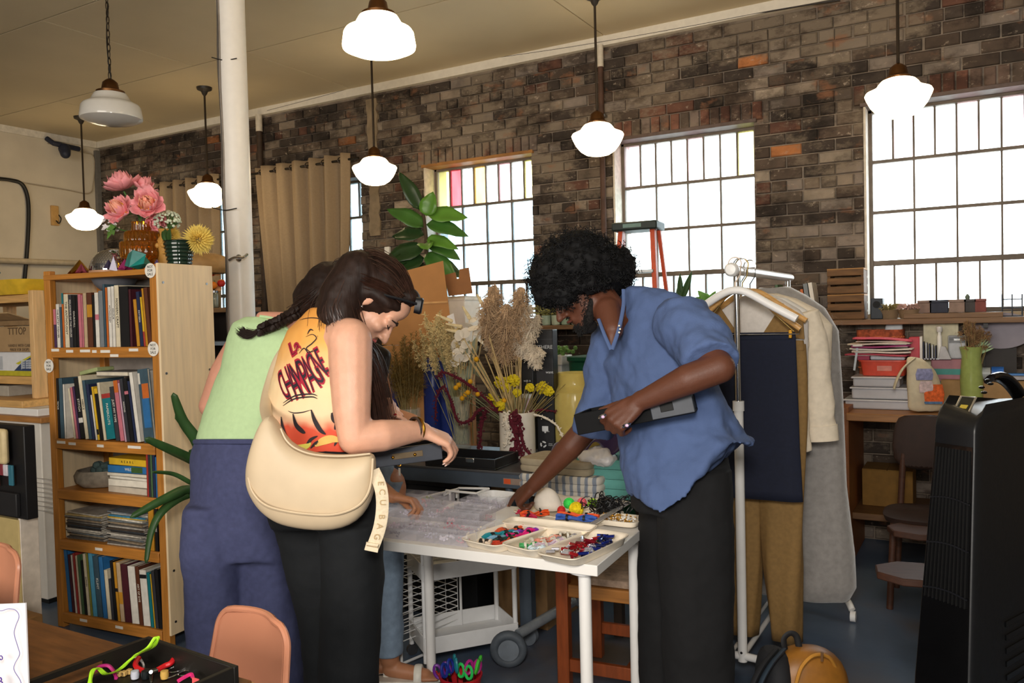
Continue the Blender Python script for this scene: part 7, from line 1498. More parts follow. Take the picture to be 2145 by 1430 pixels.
ob('front_flap',B().tube(spline([bpt(1668,1430,-.105),bpt(1680,1395,-.105),bpt(1705,1372,-.10),bpt(1735,1375,-.08),bpt(1752,1400,-.05)],6),.006,8),mk('#b07a30',.4),bpk,world=True)
ob('zip_pull',B().box(bpt(1722,1375,-.1),(.008,.006,.03)),mk('#5a3a14',.5),bpk,world=True)
# ================================================================ PEOPLE
def skin_mat(col,ro=.5):
 m=mk(col,ro,.06,30,.12,sss=.12,bscale=220);return m
def onb(F,U):
 F=V(F).normalized();U=V(U);U=(U-F*U.dot(F)).normalized();return F,U,F.cross(U)
def head(b,c,F,U,s=1.0,nose=1.0,fem=False):
 F,U,X=onb(F,U);c=V(c)
 M=Matrix(((X.x,F.x,U.x),(X.y,F.y,U.y),(X.z,F.z,U.z)))
 P=lambda x,y,z:c+M@(V((x,y,z))*s)
 E=lambda p,r:b.sph(P(*p),tuple(q*s for q in r),18,12,M)
 E((0,-.012,.032),(.074,.094,.088));E((0,.035,-.03),(.058,.062,.075));E((0,.045,-.062),(.046,.05,.048))
 E((0,.072,-.096),(.024,.022,.018)if fem else(.028,.024,.021))
 for x in(-1,1):
  b.caps(P(x*.052,.0,-.05),.022*s,P(x*.02,.068,-.096),.018*s);E((x*.036,.066,-.022),(.026,.024,.022));E((x*.031,.079,.006),(.014,.012,.011))
  b.caps(P(x*.014,.094,.021),.010*s,P(x*.048,.074,.02),.009*s)
  E((x*.014,.104*nose,-.036),(.010,.010,.008))
  b.caps(P(x*.075,-.012,-.018),.008*s,P(x*.080,-.022,.008),.011*s);b.caps(P(x*.080,-.022,.008),.011*s,P(x*.079,-.006,.02),.009*s);b.caps(P(x*.079,-.006,.02),.009*s,P(x*.076,-.004,-.006),.006*s)
 b.caps(P(0,.092,.012),.009*s,P(0,.118*nose,-.034),.0115*s)
 b.caps(P(-.02,.090,-.058),.007*s,P(.02,.090,-.058),.007*s);b.caps(P(0,.094,-.057),.0075*s,P(0,.094,-.058),.0075*s);b.caps(P(-.017,.088,-.069),.0075*s,P(.017,.088,-.069),.0075*s);E((0,.04,.06),(.062,.058,.05))
 return P
def hand(b,w,d,n,curls,tside,s=1.0,spread=.10,thumb=((.55,.75,-.25),35),wr=.026):
 """palm, four jointed fingers of their own lengths and a thumb from the side of the palm"""
 d=V(d).normalized();n=V(n);n=(n-d*n.dot(d)).normalized();a=d.cross(n)*tside;w=V(w);tips=[]
 LEN=(.90,1.0,.94,.74)
 b.caps(w-d*.01,wr*s*.95,w+d*.022*s,.021*s)
 for i in range(4):
  off=(1.5-i)*.0205*s;kn=w+d*(.092-.006*abs(i-1.2))*s+a*off-n*.002*abs(i-1.5)*s
  b.caps(w+d*.018*s+a*off*.55,.0165*s,kn,.0118*s)
  if i<3:k2=w+d*.088*s+a*(off-.0205*s);b.caps(w+d*.05*s+a*off*.8,.0125*s,w+d*.05*s+a*(off-.0205*s)*.8,.0125*s)
  dd=(d+a*((1.5-i)*spread)).normalized();nn=n;p=kn;r_=.0098*s
  for k,sl in enumerate((.046,.029,.022)):
   an=R(curls[i][k]);ax=dd.cross(nn);nd=(dd*cos(an)-nn*sin(an)).normalized();nn=(nn*cos(an)+dd*sin(an)).normalized();dd=nd;q=p+dd*sl*LEN[i]*s;b.caps(p,r_,q,r_*.92,10);p=q;r_*=.92
  tips.append((p,dd,nn))
 t,bend=thumb;td=(d*t[0]+a*t[1]+n*t[2]).normalized();p=w+d*.022*s+a*.018*s;ax=(td.cross(d)).normalized();r_=.0125*s
 b.caps(w+d*.03*s,.017*s,p+td*.02*s,.014*s);p=p+td*.012*s
 for k,sl in enumerate((.034,.032,.025)):
  if k:td=(td*cos(R(bend))+d*sin(R(bend))).normalized()
  q=p+td*sl*s;b.caps(p,r_,q,r_*.9,10);p=q;r_*=.9
 tips.append((p,td,n));return tips
def nails(parent,tips,col,s=1.0,which=range(5)):
 for i in which:
  p,d,n=tips[i];ob('nail',B().sph(p+n*.0062*s+d*.003,(.005*s,.0065*s,.002*s),10,6,Matrix(((d.cross(n).x,d.x,n.x),(d.cross(n).y,d.y,n.y),(d.cross(n).z,d.z,n.z)))),mk(col,.25,.03,bump=0),parent,world=True)
def face_parts(pr,P,M,iris,lid=.3,brow='#1a120e',lips=None,closed=False):
 for x in(-1,1):
  ob('eye',B().sph(P(x*.031,.0815,.004),.0108,14,10),mk('#e6e0da',.2,0,bump=0)if not closed else wskin,pr,world=True)
  if not closed:ob('iris',B().sph(P(x*.031,.0888,.0025),.0048,10,8),mk(iris,.15,.1,bump=0),pr,world=True)
  ob('eyebrow',B().tube([P(x*.014,.102,.026),P(x*.030,.097,.031),P(x*.050,.080,.026)],[.0025,.003,.0015],6),mk(brow,.9,.1),pr,world=True)
  ob('eyelashes',B().tube([P(x*.019,.092,.006),P(x*.031,.096,.009 if not closed else-.001),P(x*.044,.085,.005)],.0018,5),mk(brow,.9,.1),pr,world=True)
 if lips:ob('lips',B().tube([P(-.021,.0955,-.062),P(-.008,.1035,-.059),P(0,.1035,-.061),P(.008,.1035,-.059),P(.021,.0955,-.062)],[.003,.0055,.005,.0055,.003],8),mk(lips,.45,.05),pr,world=True)
def strands(b,roots,n,r,rr,jit,k=5):
 """bunches of hair lines: every root list is a guide path"""
 for _ in range(n):
  g=rr.choice(roots);o=V((rr.gauss(0,1),rr.gauss(0,1),rr.gauss(0,1)));P=spline([q+o*jit*(.35+.65*i/len(g))for i,q in enumerate(g)],k);b.tube(P,[r*(1-.7*i/len(P))for i in range(len(P))],3)
def person(label,x,y,d):
 c=atD(x,y,d);return thing('person',label,'person',(c.x,c.y,0))
J=atD
def horiz(v):v=V(v);v.z=0;return v.normalized()
RH,FH,UZ=horiz(rt),horiz(fw),V((0,0,1))
# ---------------------------------------------------------------- MAN
man=person('man with black afro in blue short-sleeved shirt, leaning over the white table',1430,1000,2.78)
mskin=skin_mat('#5c3524',.55)
b=B()
hc=J(1218,607,2.86);hF=-rt*.78-up*.60-fw*.16;hU=up*.78-rt*.60
mP=head(b,hc,hF,hU,1.03,1.04)
# neck and open chest
b.chain([mP(0,-.03,-.05),J(1275,648,2.83),J(1318,680,2.88)],[.062,.058,.04])
b.chain([J(1272,650,2.80),J(1284,690,2.735),J(1280,724,2.715)],[.048,.036,.012])
# torso and shoulders under the shirt
b.chain([J(1345,690,2.82),J(1375,800,2.80),J(1410,900,2.79),J(1430,985,2.79)],[.08,.09,.085,.085])
lS,rS=J(1425,668,2.66),J(1288,712,2.96)
b.caps(lS,.045,J(1345,700,2.84),.05).caps(rS,.045,J(1345,710,2.86),.05)
lE,lW=J(1508,770,2.44),J(1338,842,2.52)
b.chain([lS,J(1470,722,2.54),lE],[.045,.052,.046]);b.chain([lE,J(1440,795,2.45),lW],[.047,.047,.030])
rE,rW=J(1232,893,3.02),J(1118,1016,3.09)
b.chain([rS,J(1258,800,3.0),rE],[.058,.05,.045]);b.chain([rE,J(1195,935,3.03),rW],[.047,.046,.029])
# legs
hipL,hipR=J(1455,990,2.72),J(1400,1000,2.88)
def legz(p,z,dx=0):return V((p.x+dx,p.y,z))
for h_,dx in((hipL,.0),(hipR,-.0)):b.chain([h_+FH*.04-UZ*.08,legz(h_,.52),legz(h_,.09)],[.065,.06,.05]);b.caps(legz(h_,.05),.04,legz(h_,.04)-RH*.16-FH*.04,.035)
# right hand pointing at the table, left hand curled round the tray
tp=atZ(1047,1070,.752);
dR=(tp-rW).normalized();rt_tips=hand(b,rW,(dR+V((0,0,-.02))),UZ*.8-FH*.5-RH*.3,((12,8,6),(58,75,40),(66,80,45),(72,80,45)),1,1.06,.07,((.75,.35,-.5),28),.029)
lh=(J(1270,880,2.50)-lW).normalized();lf_tips=hand(b,lW,-rt*.80-up*.58-fw*.02,-fw*.85+up*.45-rt*.3,((50,60,35),(62,62,35),(68,60,35),(74,58,35)),1,1.10,.10,((.65,.6,-.55),15),.030)
fuse('body',b,mskin,man,.0058,4)
nails(man,rt_tips,'#a8765c',1,(0,));
face_parts(man,mP,None,'#1c0f0a',brow='#0c0a0a',lips='#5a2f26')
# beard
b=B();rr=random.Random(5)
for i in range(1500):
 x=rr.uniform(-.05,.05);t_=rr.random();
 if abs(x)<.03:y,z=.088-.5*abs(x)+rr.uniform(-.03,.012),-.100+rr.uniform(-.014,.02)
 else:s_=math.copysign(1,x);u=rr.random();y,z=.012+.06*u+rr.uniform(-.008,.008),-.035-.062*u+rr.uniform(-.018,.018);x=s_*(.064-.026*u+rr.uniform(-.004,.004))
 p=mP(x,y,z);d_=(p-mP(0,.02,-.05)).normalized();b.tube([p-d_*.006,p+d_*.003+V((rr.gauss(0,.003),rr.gauss(0,.003),-.002)),p+d_*.007+V((rr.gauss(0,.004),rr.gauss(0,.004),-.006))],.0009,3)
ob('beard',b,mk('#0d0b0b',.9,.1),man,world=True,kind='stuff')
b=B();b.sph(mP(0,.060,-.108),(.036,.038,.026),16,10);b.chain([mP(-.058,.01,-.05),mP(-.036,.055,-.095),mP(0,.076,-.108),mP(.036,.055,-.095),mP(.058,.01,-.05)],[.014,.018,.02,.018,.014]);b.caps(mP(-.022,.098,-.047),.0045,mP(.022,.098,-.047),.0045);fuse('beard_base',b,mk('#130e0c',.9,.2,40,.4),man,.005,3)
# afro: a soft core with thousands of small curls
b=B();hx_=mk('#0b0b0d',.75,.2,40,.4,spec=.3)
ac=J(1213,566,2.90)
core=[((1213,562,2.90),(.150,.15,.108)),((1165,580,2.90),(.095,.13,.085)),((1262,570,2.92),(.10,.13,.095)),((1150,612,2.86),(.058,.09,.055)),((1215,530,2.9),(.11,.12,.075)),((1288,585,2.95),(.05,.09,.07)),((1230,605,2.96),(.085,.06,.05)),((1222,594,2.79),(.08,.05,.036)),((1180,612,2.79),(.05,.05,.05)),((1300,560,2.92),(.05,.09,.07))]
Mr=Matrix(((rt.x,fw.x,up.x),(rt.y,fw.y,up.y),(rt.z,fw.z,up.z)))
for(x,y,d),r_ in core:b.sph(J(x,y,d),r_,20,14,Mr)
fuse('hair',b,hx_,man,.009,2,disp=.03,dscale=.02)
b=B();rr=random.Random(11)
for i in range(3400):
 (x,y,d),r_=core[rr.choice([0,0,0,0,1,1,2,2,3,4,4,5,5,7,7,8,9])];v=V((rr.gauss(0,1),rr.gauss(0,1),rr.gauss(0,1))).normalized();c=J(x,y,d)+Mr@V((v.x*r_[0],v.y*r_[1],v.z*r_[2]));o_=(Mr@v)
 if o_.dot(up)<-.55 and x>1180:continue
 e1=o_.orthogonal().normalized();e2=o_.cross(e1);L_=rr.uniform(.012,.034);q=rr.uniform(.004,.008);ph=rr.uniform(0,6)
 b.tube([c+o_*(L_*k/7-.004)+e1*q*cos(ph+k*1.5)+e2*q*sin(ph+k*1.5)for k in range(8)],.0012,3)
ob('curls',b,hx_,man,world=True,kind='stuff')
# glasses
b=B()
gx=mk('#c9c2b0',.2,.05,metal=1)
for x in(-1,1):ob('lens_rim',B().tube([mP(x*.033+.024*cos(a),.108-.010*abs(cos(a)),.004+.021*sin(a))for a in[2*pi*i/22 for i in range(22)]],.0018,6,closed=True),gx,man,world=True);ob('temple',B().tube([mP(x*.058,.10,.008),mP(x*.074,.06,.010),mP(x*.080,-.01,.010)],.0016,6),gx,man,world=True)
ob('glasses_bridge',B().tube([mP(-.009,.111,.008),mP(0,.115,.011),mP(.009,.111,.008)],.0018,6),gx,man,world=True)
# shirt
den=mk('#4c5f88',.9,.10,6,.25,bscale=160)
def shirt_rings(tab,n=110):
 rs=[]
 for row in tab:
  y,xl,xr,d,hd=row[:5];ring=[]
  for i in range(n):
   a=2*pi*i/n;cx=(xl+xr)/2+(xr-xl)/2*math.copysign(abs(cos(a))**.85,cos(a));yy=y(a)if callable(y)else y;ring.append(atD(cx,yy,d+hd*sin(a)-(.0)*cos(a)+row[5]*cos(a)))
  rs.append(ring)
 return rs
def hemy(a):
 c=math.copysign(abs(cos(a))**.85,cos(a));y=928
 for(c0,y0),(c1,y1)in(((-1,1035),(-.48,1080)),((-.48,1080),(-.05,1038)),((-.05,1038),(.25,965)),((.25,965),(.47,930)),((.47,930),(1,930))):
  if c0<=c<=c1:y=y0+(y1-y0)*(c-c0)/(c1-c0)
 return y if sin(a)<0 else y-12
b=B()
tab=[(602,1312,1385,2.83,.04,-.02),(614,1303,1425,2.83,.08,-.05),(645,1292,1452,2.82,.11,-.09),(700,1275,1475,2.82,.14,-.12),(760,1268,1490,2.81,.155,-.12),(830,1280,1515,2.80,.16,-.10),(880,1292,1545,2.80,.165,-.08),(lambda a:905+.35*(hemy(a)-905),1299,1562,2.79,.19,-.06),(lambda a:905+.7*(hemy(a)-905),1305,1572,2.78,.215,-.05),(hemy,1314,1580,2.775,.225,-.04)]
b.rings(shirt_rings(tab))
def cone(secs):
 b.loft(secs,28)
hx=(J(1543,744,2.45)-J(1440,776,2.50));hx.normalize()
ax_=(J(1490,760,2.47)-lS).normalized();hd_=hx.cross(ax_).normalized()
cone([(lS-ax_*.05,hx*.06,hd_*.06),(lS,hx*.098,hd_*.095),(J(1462,712,2.57),hx*.10,hd_*.095),(J(1480,740,2.51),hx*.094,hd_*.088),(J(1491,759,2.47),hx*.086,hd_*.082)])
hx2=(J(1292,925,3.0)-J(1196,897,3.04)).normalized();ax2=(J(1243,910,3.02)-rS).normalized();hd2=hx2.cross(ax2).normalized();hx2=ax2.cross(hd2)
cone([(rS-ax2*.06,hx2*.06,hd2*.06),(rS,hx2*.085,hd2*.08),(J(1268,790,2.99),hx2*.078,hd2*.08),(J(1252,860,3.01),hx2*.076,hd2*.078),(J(1243,908,3.02),hx2*.082,hd2*.078)])
fuse('shirt',b,den,man,.0065,8,disp=.034,dscale=.10)
# collar bands down to the V and shoulder seam
ob('collar_band',B().tube(spline([J(1306,606,2.77),J(1306,640,2.745),J(1296,690,2.70),J(1282,732,2.685)],6),.0065,10,flat=.45,nrm=rt),den,man,world=True);ob('collar_band',B().tube(spline([J(1254,668,2.745),J(1266,700,2.70),J(1280,732,2.685)],6),.006,10,flat=.45,nrm=rt),den,man,world=True)
for k,y in enumerate((682,689,696)):ob('button',B().sph(J(1297+(k%2)*2,y,2.668),.0034,10,8),mk('#e8dcc4',.2),man,world=True)
# trousers
blk=mk('#0c0c0e',.9,.12,50,.2)
b=B()
def pant(top,zs,hw,hdp,dx=(0,0)):
 secs=[]
 for z,a,q,sx in zs:secs.append((V((top.x,top.y,z))+RH*sx,RH*a,FH*q,.85))
 b.loft(secs,32)
b.loft([(J(1428,925,2.79),RH*.15,FH*.12,.85),(J(1428,1000,2.79),RH*.165,FH*.14,.85),(J(1425,1060,2.79),RH*.165,FH*.145,.85)],32)
zL=hipL.z
pant(hipL,[(zL+.02,.12,.11,0),(.80,.125,.115,.0),(.5,.118,.11,.0),(.25,.112,.105,-.0),(.055,.115,.11,.0)],0,0)
pant(hipR,[(zL+.02,.11,.10,.0),(.80,.116,.11,.012),(.5,.112,.11,.0),(.25,.11,.105,-.005),(.055,.11,.11,-.005)],0,0)
fuse('trousers',b,blk,man,.009,4,disp=.018,dscale=.13)
for h_ in(hipL,hipR):ob('shoe',B().loft([(legz(h_,.012)-RH*.06,RH*.15,FH*.05,.8),(legz(h_,.05)-RH*.05,RH*.14,FH*.048,.8),(legz(h_,.09)-RH*.0,RH*.08,FH*.042,.8)],24),BLACK,man,world=True,sub=1)
# rings and the tray he holds
kn=lf_tips
ring1=lW+(-rt*.80-up*.58)*.0
for(x,y,dd,r_)in((1262,872,2.475,.012),(1312,890,2.47,.012)):
 c=J(x,y,dd);ob('ring',B().tube(arc(c,r_,r_,0,2*pi,20,(rt*.9+up*.3),(-fw*.8+up*.4).normalized())[:-1],.0028,8,closed=True),CHROME,man,world=True);ob('ring_stone',B().sph(c-fw*r_,(.006,.004,.005),10,8),mk('#d9b8d8',.1,.1),man,world=True)
tA,tB=J(1206,890,2.60),J(1452,842,2.50)
t=thing('serving_box','slim black wooden tray held on edge by the man','tray',(tA+tB)/2);e=(tB-tA).normalized();uu=(up-e*up.dot(e)).normalized();nn=e.cross(uu);L_=(tB-tA).length
hb_=mk('#08080a',.7,.1,spec=.2)
def bx3(u0,u1,v0,v1,n0,n1,nm,m=hb_,par=t,lab=None):b=B();o=(tA+tB)/2;b.box(o+e*(u0+u1)/2+uu*(v0+v1)/2+nn*(n0+n1)/2,(abs(u1-u0),abs(v1-v0),abs(n1-n0)),face_rot(e,uu));return ob(nm,b,m,par,lab,world=True,bev=.002)
sg=1 if nn.dot(fw)>0 else-1
H_=.033
bx3(-L_/2,L_/2,-H_,H_,0,sg*.012,'side');bx3(-L_/2,L_/2,-H_,-H_+.010,sg*.012,sg*.25,'base');bx3(-L_/2,-L_/2+.012,-H_+.01,H_,sg*.012,sg*.25,'end');bx3(L_/2-.012,L_/2,-H_+.01,H_,sg*.012,sg*.25,'end');bx3(-L_/2,L_/2,-H_+.01,H_,sg*.238,sg*.25,'side')
bx3(.055,L_/2,-H_+.003,H_-.003,-sg*.006,0,'grey_panel',mk('#3c4048',.5),lab='grey end panel with handle slot');bx3(.085,.125,-.012,.014,-sg*.008,-sg*.005,'handle_slot',mk('#0a0a0b',.7))
# ---------------------------------------------------------------- FRONT WOMAN
wo=person('woman in sleeveless orange printed vest with long brown hair and cream shoulder bag',690,1010,2.52)
wskin=skin_mat('#d9a58a',.45)
b=B()
wF=rt*.55-up*.82+fw*.08;wU=rt*.82+up*.56+fw*.05
wP=head(b,J(779,636,2.56),wF,wU,.98,1.02,True)
b.chain([wP(0,-.035,-.06),J(725,672,2.53),J(700,690,2.52)],[.05,.052,.065])
b.chain([J(690,720,2.53),J(675,820,2.54),J(668,920,2.54),J(680,1010,2.52)],[.085,.09,.085,.10])
sR,sL=J(733,712,2.43),J(665,708,2.70)
b.caps(sR,.066,J(692,710,2.53),.075).caps(sL,.06,J(692,710,2.53),.075)
eR,wR=J(742,918,2.37),J(886,903,2.50)
b.chain([sR,J(735,790,2.40),J(737,860,2.38),eR],[.067,.062,.055,.047]);b.chain([eR,J(800,912,2.40),J(850,905,2.46),wR],[.047,.048,.038,.028])
eL,wL=J(700,900,2.92),J(768,852,2.83)
b.chain([sL,J(675,800,2.85),eL],[.05,.045,.04]);b.chain([eL,wL],[.04,.028])
htR=hand(b,wR,rt*.88-up*.34+fw*.30,up*.85+rt*.3-fw*.25,((30,45,30),(36,50,30),(40,52,30),(44,52,30)),-1,.98,.06,((.8,.3,-.6),15),.026)
htL=hand(b,wL,rt*.93+up*.02-fw*.1,up*.6-fw*.7,((18,30,20),(45,50,30),(60,60,35),(70,60,40)),1,.95,.06,((.8,.35,.2),12),.025)
hL,hR=J(692,1020,2.58),J(730,1020,2.47)
for h_ in(hL,hR):b.chain([h_,legz(h_,.5),legz(h_,.09)],[.075,.06,.045]);b.caps(legz(h_,.05),.035,legz(h_,.035)+RH*.07+FH*.14,.03)
fuse('body',b,wskin,wo,.0058,4)
nails(wo,htL,'#8e1420',.95);nails(wo,htR,'#e8c8ba',.95,(0,1,2,3))
face_parts(wo,wP,None,'#3a2418',brow='#2a1a12',lips='#b8605a',closed=True)
# hair: skull cap, long locks behind and before the shoulder
hb=mk('#241610',.6,.3,60,.6,spec=.3,stretch=(1,1,.12));b=B()
b.sph(wP(0,-.030,.042),(.088,.104,.098),22,14,Matrix(((wP(1,0,0)-wP(0,0,0)).normalized(),(wP(0,1,0)-wP(0,0,0)).normalized(),(wP(0,0,1)-wP(0,0,0)).normalized())).transposed())
b.sph(wP(0,-.095,.0),(.07,.075,.085),18,12);b.sph(wP(.0,.035,.088),(.068,.05,.035),16,10)
b.chain([wP(.03,-.10,.02),J(716,622,2.50),J(708,662,2.48),J(735,705,2.50),J(764,750,2.53),J(783,800,2.56),J(795,860,2.60)],[.075,.07,.062,.055,.042,.03,.014])
b.chain([wP(-.03,-.10,-.02),J(700,640,2.62),J(690,680,2.66),J(720,760,2.72)],[.07,.06,.05,.03])
b.chain([wP(.072,-.03,.02),wP(.08,-.06,-.05),wP(.08,-.05,-.13),J(788,790,2.53)],[.022,.03,.028,.015]);b.chain([wP(-.078,.02,.05),wP(-.082,.0,-.03),wP(-.078,-.0,-.12),wP(-.06,.0,-.2)],[.02,.024,.02,.01])
b.chain([wP(.06,.058,.062),wP(.078,.03,.045),wP(.084,-.01,.035),wP(.085,-.05,.0)],[.014,.018,.016,.016])
fuse('hair',b,hb,wo,.008,6,disp=.006,dscale=.02)
b=B();rr=random.Random(21)
G1=[[wP(.02+.05*k,.05-.02*k,.105-.02*k),wP(.05+.01*k,-.04,.10-.03*k),wP(.05,-.12,.04),J(712,628,2.46+.02*k),J(708,668,2.44+.02*k),J(738,712,2.47),J(768,760,2.51),J(788,830,2.56),J(798,890,2.60)]for k in range(2)]
G1+=[[wP(.06,.03,.085),wP(.085,-.04,.05),wP(.08,-.10,-.02),J(742,690,2.47),J(770,745,2.50),J(785,800,2.54),J(793,850,2.58)],[wP(-.02,.06,.11),wP(-.01,-.05,.125),wP(.0,-.13,.05),J(690,640,2.53),J(686,672,2.52)],[wP(.03,.06,.108),wP(.03,-.05,.122),wP(.03,-.13,.05),J(698,638,2.47),J(694,690,2.44)]]
strands(b,G1,900,.0017,rr,.02)
ob('hair_strands',b,mk('#36221a',.42,.35,40,.1,spec=.5),wo,world=True,kind='stuff')
# sunglasses pushed up into the hair
sgm=mk('#0c0d12',.45,.1)
wV=lambda x,y,z:wP(x,y,z)-wP(0,0,0)
for x in(-1,1):ob('sunglass_lens',B().loft([(wP(x*.036,.080,.112),wV(.028,0,0),wV(0,-.018,.018),.5),(wP(x*.036,.093,.125),wV(.030,0,0),wV(0,-.019,.019),.5),(wP(x*.036,.096,.128),wV(.026,0,0),wV(0,-.016,.016),.5)],24),sgm,wo,world=True);ob('sunglass_arm',B().tube([wP(x*.066,.080,.118),wP(x*.086,.04,.085),wP(x*.088,-.01,.04)],.0045,6),sgm,wo,world=True)
ob('sunglass_bridge',B().tube([wP(-.012,.088,.124),wP(.012,.088,.124)],.005,6),sgm,wo,world=True)
ob('earring',B().sph(wP(.086,-.006,-.024),.004,10,8),CHROME,wo,world=True)
# printed vest
vm=mk('#d9a060',.75,.05,30,.1);vm,N,L,P=tweak(vm)
tcn=[n for n in N if n.type=='TEX_COORD'][0];sp=N.new('ShaderNodeSeparateXYZ');L.new(tcn.outputs['Object'],sp.inputs[0])
nzv=N.new('ShaderNodeTexNoise');nzv.inputs['Scale'].default_value=14;L.new(tcn.outputs['Object'],nzv.inputs[0])
ad=N.new('ShaderNodeMath');ad.operation='MULTIPLY_ADD';ad.inputs[1].default_value=.07;L.new(nzv.outputs[0],ad.inputs[0]);L.new(sp.outputs[2],ad.inputs[2])
mr=N.new('ShaderNodeMapRange');mr.inputs['From Min'].default_value=1.08;mr.inputs['From Max'].default_value=1.58;L.new(ad.outputs[0],mr.inputs[0])
rp=N.new('ShaderNodeValToRGB');L.new(mr.outputs[0],rp.inputs[0]);el=rp.color_ramp.elements
while len(el)>1:el.remove(el[-1])
el[0].position=0;el[0].color=hexc('#d9b04a')+(1,)
for p_,c_ in((.06,'#2a2328'),(.09,'#e0b24e'),(.12,'#d2492c'),(.27,'#d8553a'),(.31,'#e6b08a'),(.36,'#efcfa6'),(.52,'#efd2a2'),(.66,'#eec084'),(.80,'#e6a654'),(1.0,'#dc9440')):q=el.new(p_);q.color=hexc(c_)+(1,)
L.new(rp.outputs[0],P.inputs['Base Color'])
b=B()
def wring(tab,n=36):
 rs=[]
 for y,xl,xr,d,hd,sk in tab:rs.append([atD((xl+xr)/2+(xr-xl)/2*math.copysign(abs(cos(a))**.9,cos(a)),y,d+hd*sin(a)+sk*cos(a))for a in[2*pi*i/n for i in range(n)]])
 return rs
b.rings(wring([(645,650,716,2.53,.055,0),(660,632,722,2.53,.075,0),(690,600,735,2.53,.105,-.02),(740,582,752,2.53,.13,-.03),(800,566,770,2.54,.135,-.03),(860,556,778,2.54,.135,-.02),(920,553,778,2.54,.135,-.01),(965,556,780,2.53,.14,0)]))
vest=fuse('vest',b,vm,wo,.007,4,disp=.012,dscale=.12)
def wrapv(o,off=.003):
 m=o.modifiers.new('onto_cloth','SHRINKWRAP');m.target=vest;m.wrap_method='PROJECT';m.use_negative_direction=True;m.use_positive_direction=True;m.use_project_z=True;m.use_project_x=False;m.offset=off;m.wrap_mode='ABOVE_SURFACE'
lr=mk('#a81c34',.7,.08);lk=mk('#2a1a26',.7,.08)
Winv=WM[wo.name].inverted()
def vtext(s,x,y,sz,mat,rx,ry,bold,dd,shear=.25,sx=1):
 e1=(rt*rx+up*ry).normalized();o=txt(s,sz,mat,wo,Winv@J(x,y,2.34-dd),face_rot(e1,up),'print_lettering',0,shear=shear,bold=bold);o.scale=(sx,1,1)
 me=o.data;bm=bmesh.new();bm.from_mesh(me);bmesh.ops.triangulate(bm,faces=bm.faces);
 for _ in range(2):bmesh.ops.subdivide_edges(bm,edges=[e for e in bm.edges if e.calc_length()>.012],cuts=1);bmesh.ops.triangulate(bm,faces=[f for f in bm.faces if len(f.verts)>3])
 bm.to_mesh(me);bm.free();wrapv(o,.0025+dd);return o
for dd,mt,bd in((0,lr,.0045),(.0015,lk,-.0018)):
 vtext('La',596,730,.055,mt,.8,.5,bd,dd,.1,.75)
 xs_=[570,584,598,612,625,637,648,657,663];ys_=[816,812,806,801,794,788,778,768,760]
 for ch,x,y,sz in zip('CHAMPAGNE',xs_,ys_,(.125,.14,.15,.155,.155,.15,.14,.125,.115)):vtext(ch,x,y,sz,mt,.86,.5,bd,dd,.12,.30)
def stroke(pts,w,mat,nm='print_stroke'):
 P=spline([J(x,y,2.34)for x,y in pts],7);n=len(P);vs=[]
 for i,p in enumerate(P):
  t_=(P[min(i+1,n-1)]-P[max(i-1,0)]).normalized();s_=t_.cross(fw).normalized();u=i/(n-1);q=w*(sin(pi*min(1,max(.06,u)))**.7)*.00136;vs+=[p-s_*q,p+s_*q]
 b=B();b._add(vs,[(2*i,2*i+1,2*i+3,2*i+2)for i in range(n-1)]);inv=WM[wo.name].inverted();fr_=face_rot(rt,up).to_4x4();fr_.translation=Winv@J(640,830,2.34)
 Mi=(WM[wo.name]@fr_).inverted();b.v=[Mi@q for q in b.v];o=ob(nm,b,mat,wo);o.matrix_local=fr_;wrapv(o,.003)
K2=mk('#241b20',.7,.1)
for pts,w in(([(640,862),(648,885),(660,905),(672,915)],5),([(598,872),(606,895),(620,908),(628,912)],5),([(568,880),(572,900),(580,918),(588,925)],4),([(685,868),(690,880),(697,890),(690,905)],8),([(572,856),(600,840),(640,834),(655,838)],1.6),([(572,850),(602,833),(640,828),(655,832)],1.6),([(640,862),(620,868),(600,870),(585,866)],1.2),([(625,705),(640,700),(650,708),(640,720),(628,730),(640,738),(655,730)],1.2),([(610,742),(622,730),(634,740),(646,732)],1.2),([(628,700),(634,690),(642,692)],1.5),([(600,668),(630,664),(660,668),(670,678)],1),([(640,945),(650,935),(665,928),(690,918)],4),([(620,945),(632,938),(640,926),(655,918)],4),([(690,940),(695,928),(700,918)],3)):stroke(pts,w,K2)
stroke([(650,940),(665,930),(685,925),(705,930)],9,mk('#e2b860',.7),'print_leaf');stroke([(600,940),(615,943),(632,940),(640,932)],6,mk('#d8d05a',.7),'print_leaf')
# black trousers
b=B();pk_=mk('#0a0e12',.85,.12,50,.2)
b.rings(wring([(945,575,775,2.52,.13,0),(1000,548,790,2.52,.155,0),(1060,552,800,2.52,.16,0),(1110,566,803,2.52,.155,0)]))
b.loft([(J(735,1090,2.47),RH*.095,FH*.11,.85),(J(738,1200,2.47),RH*.092,FH*.105,.85),(J(735,1330,2.47),RH*.09,FH*.10,.85),(J(728,1450,2.47),RH*.09,FH*.10,.85),(V((J(728,1450,2.47).x,J(728,1450,2.47).y,.05)),RH*.095,FH*.105,.85)],30)
b.loft([(J(655,1085,2.60),RH*.12,FH*.11,.85),(J(672,1200,2.60),RH*.105,FH*.105,.85),(J(692,1330,2.60),RH*.09,FH*.10,.85),(J(700,1450,2.60),RH*.09,FH*.10,.85),(V((J(700,1450,2.6).x,J(700,1450,2.6).y,.05)),RH*.095,FH*.105,.85)],30)
fuse('trousers',b,pk_,wo,.009,4,disp=.016,dscale=.12)
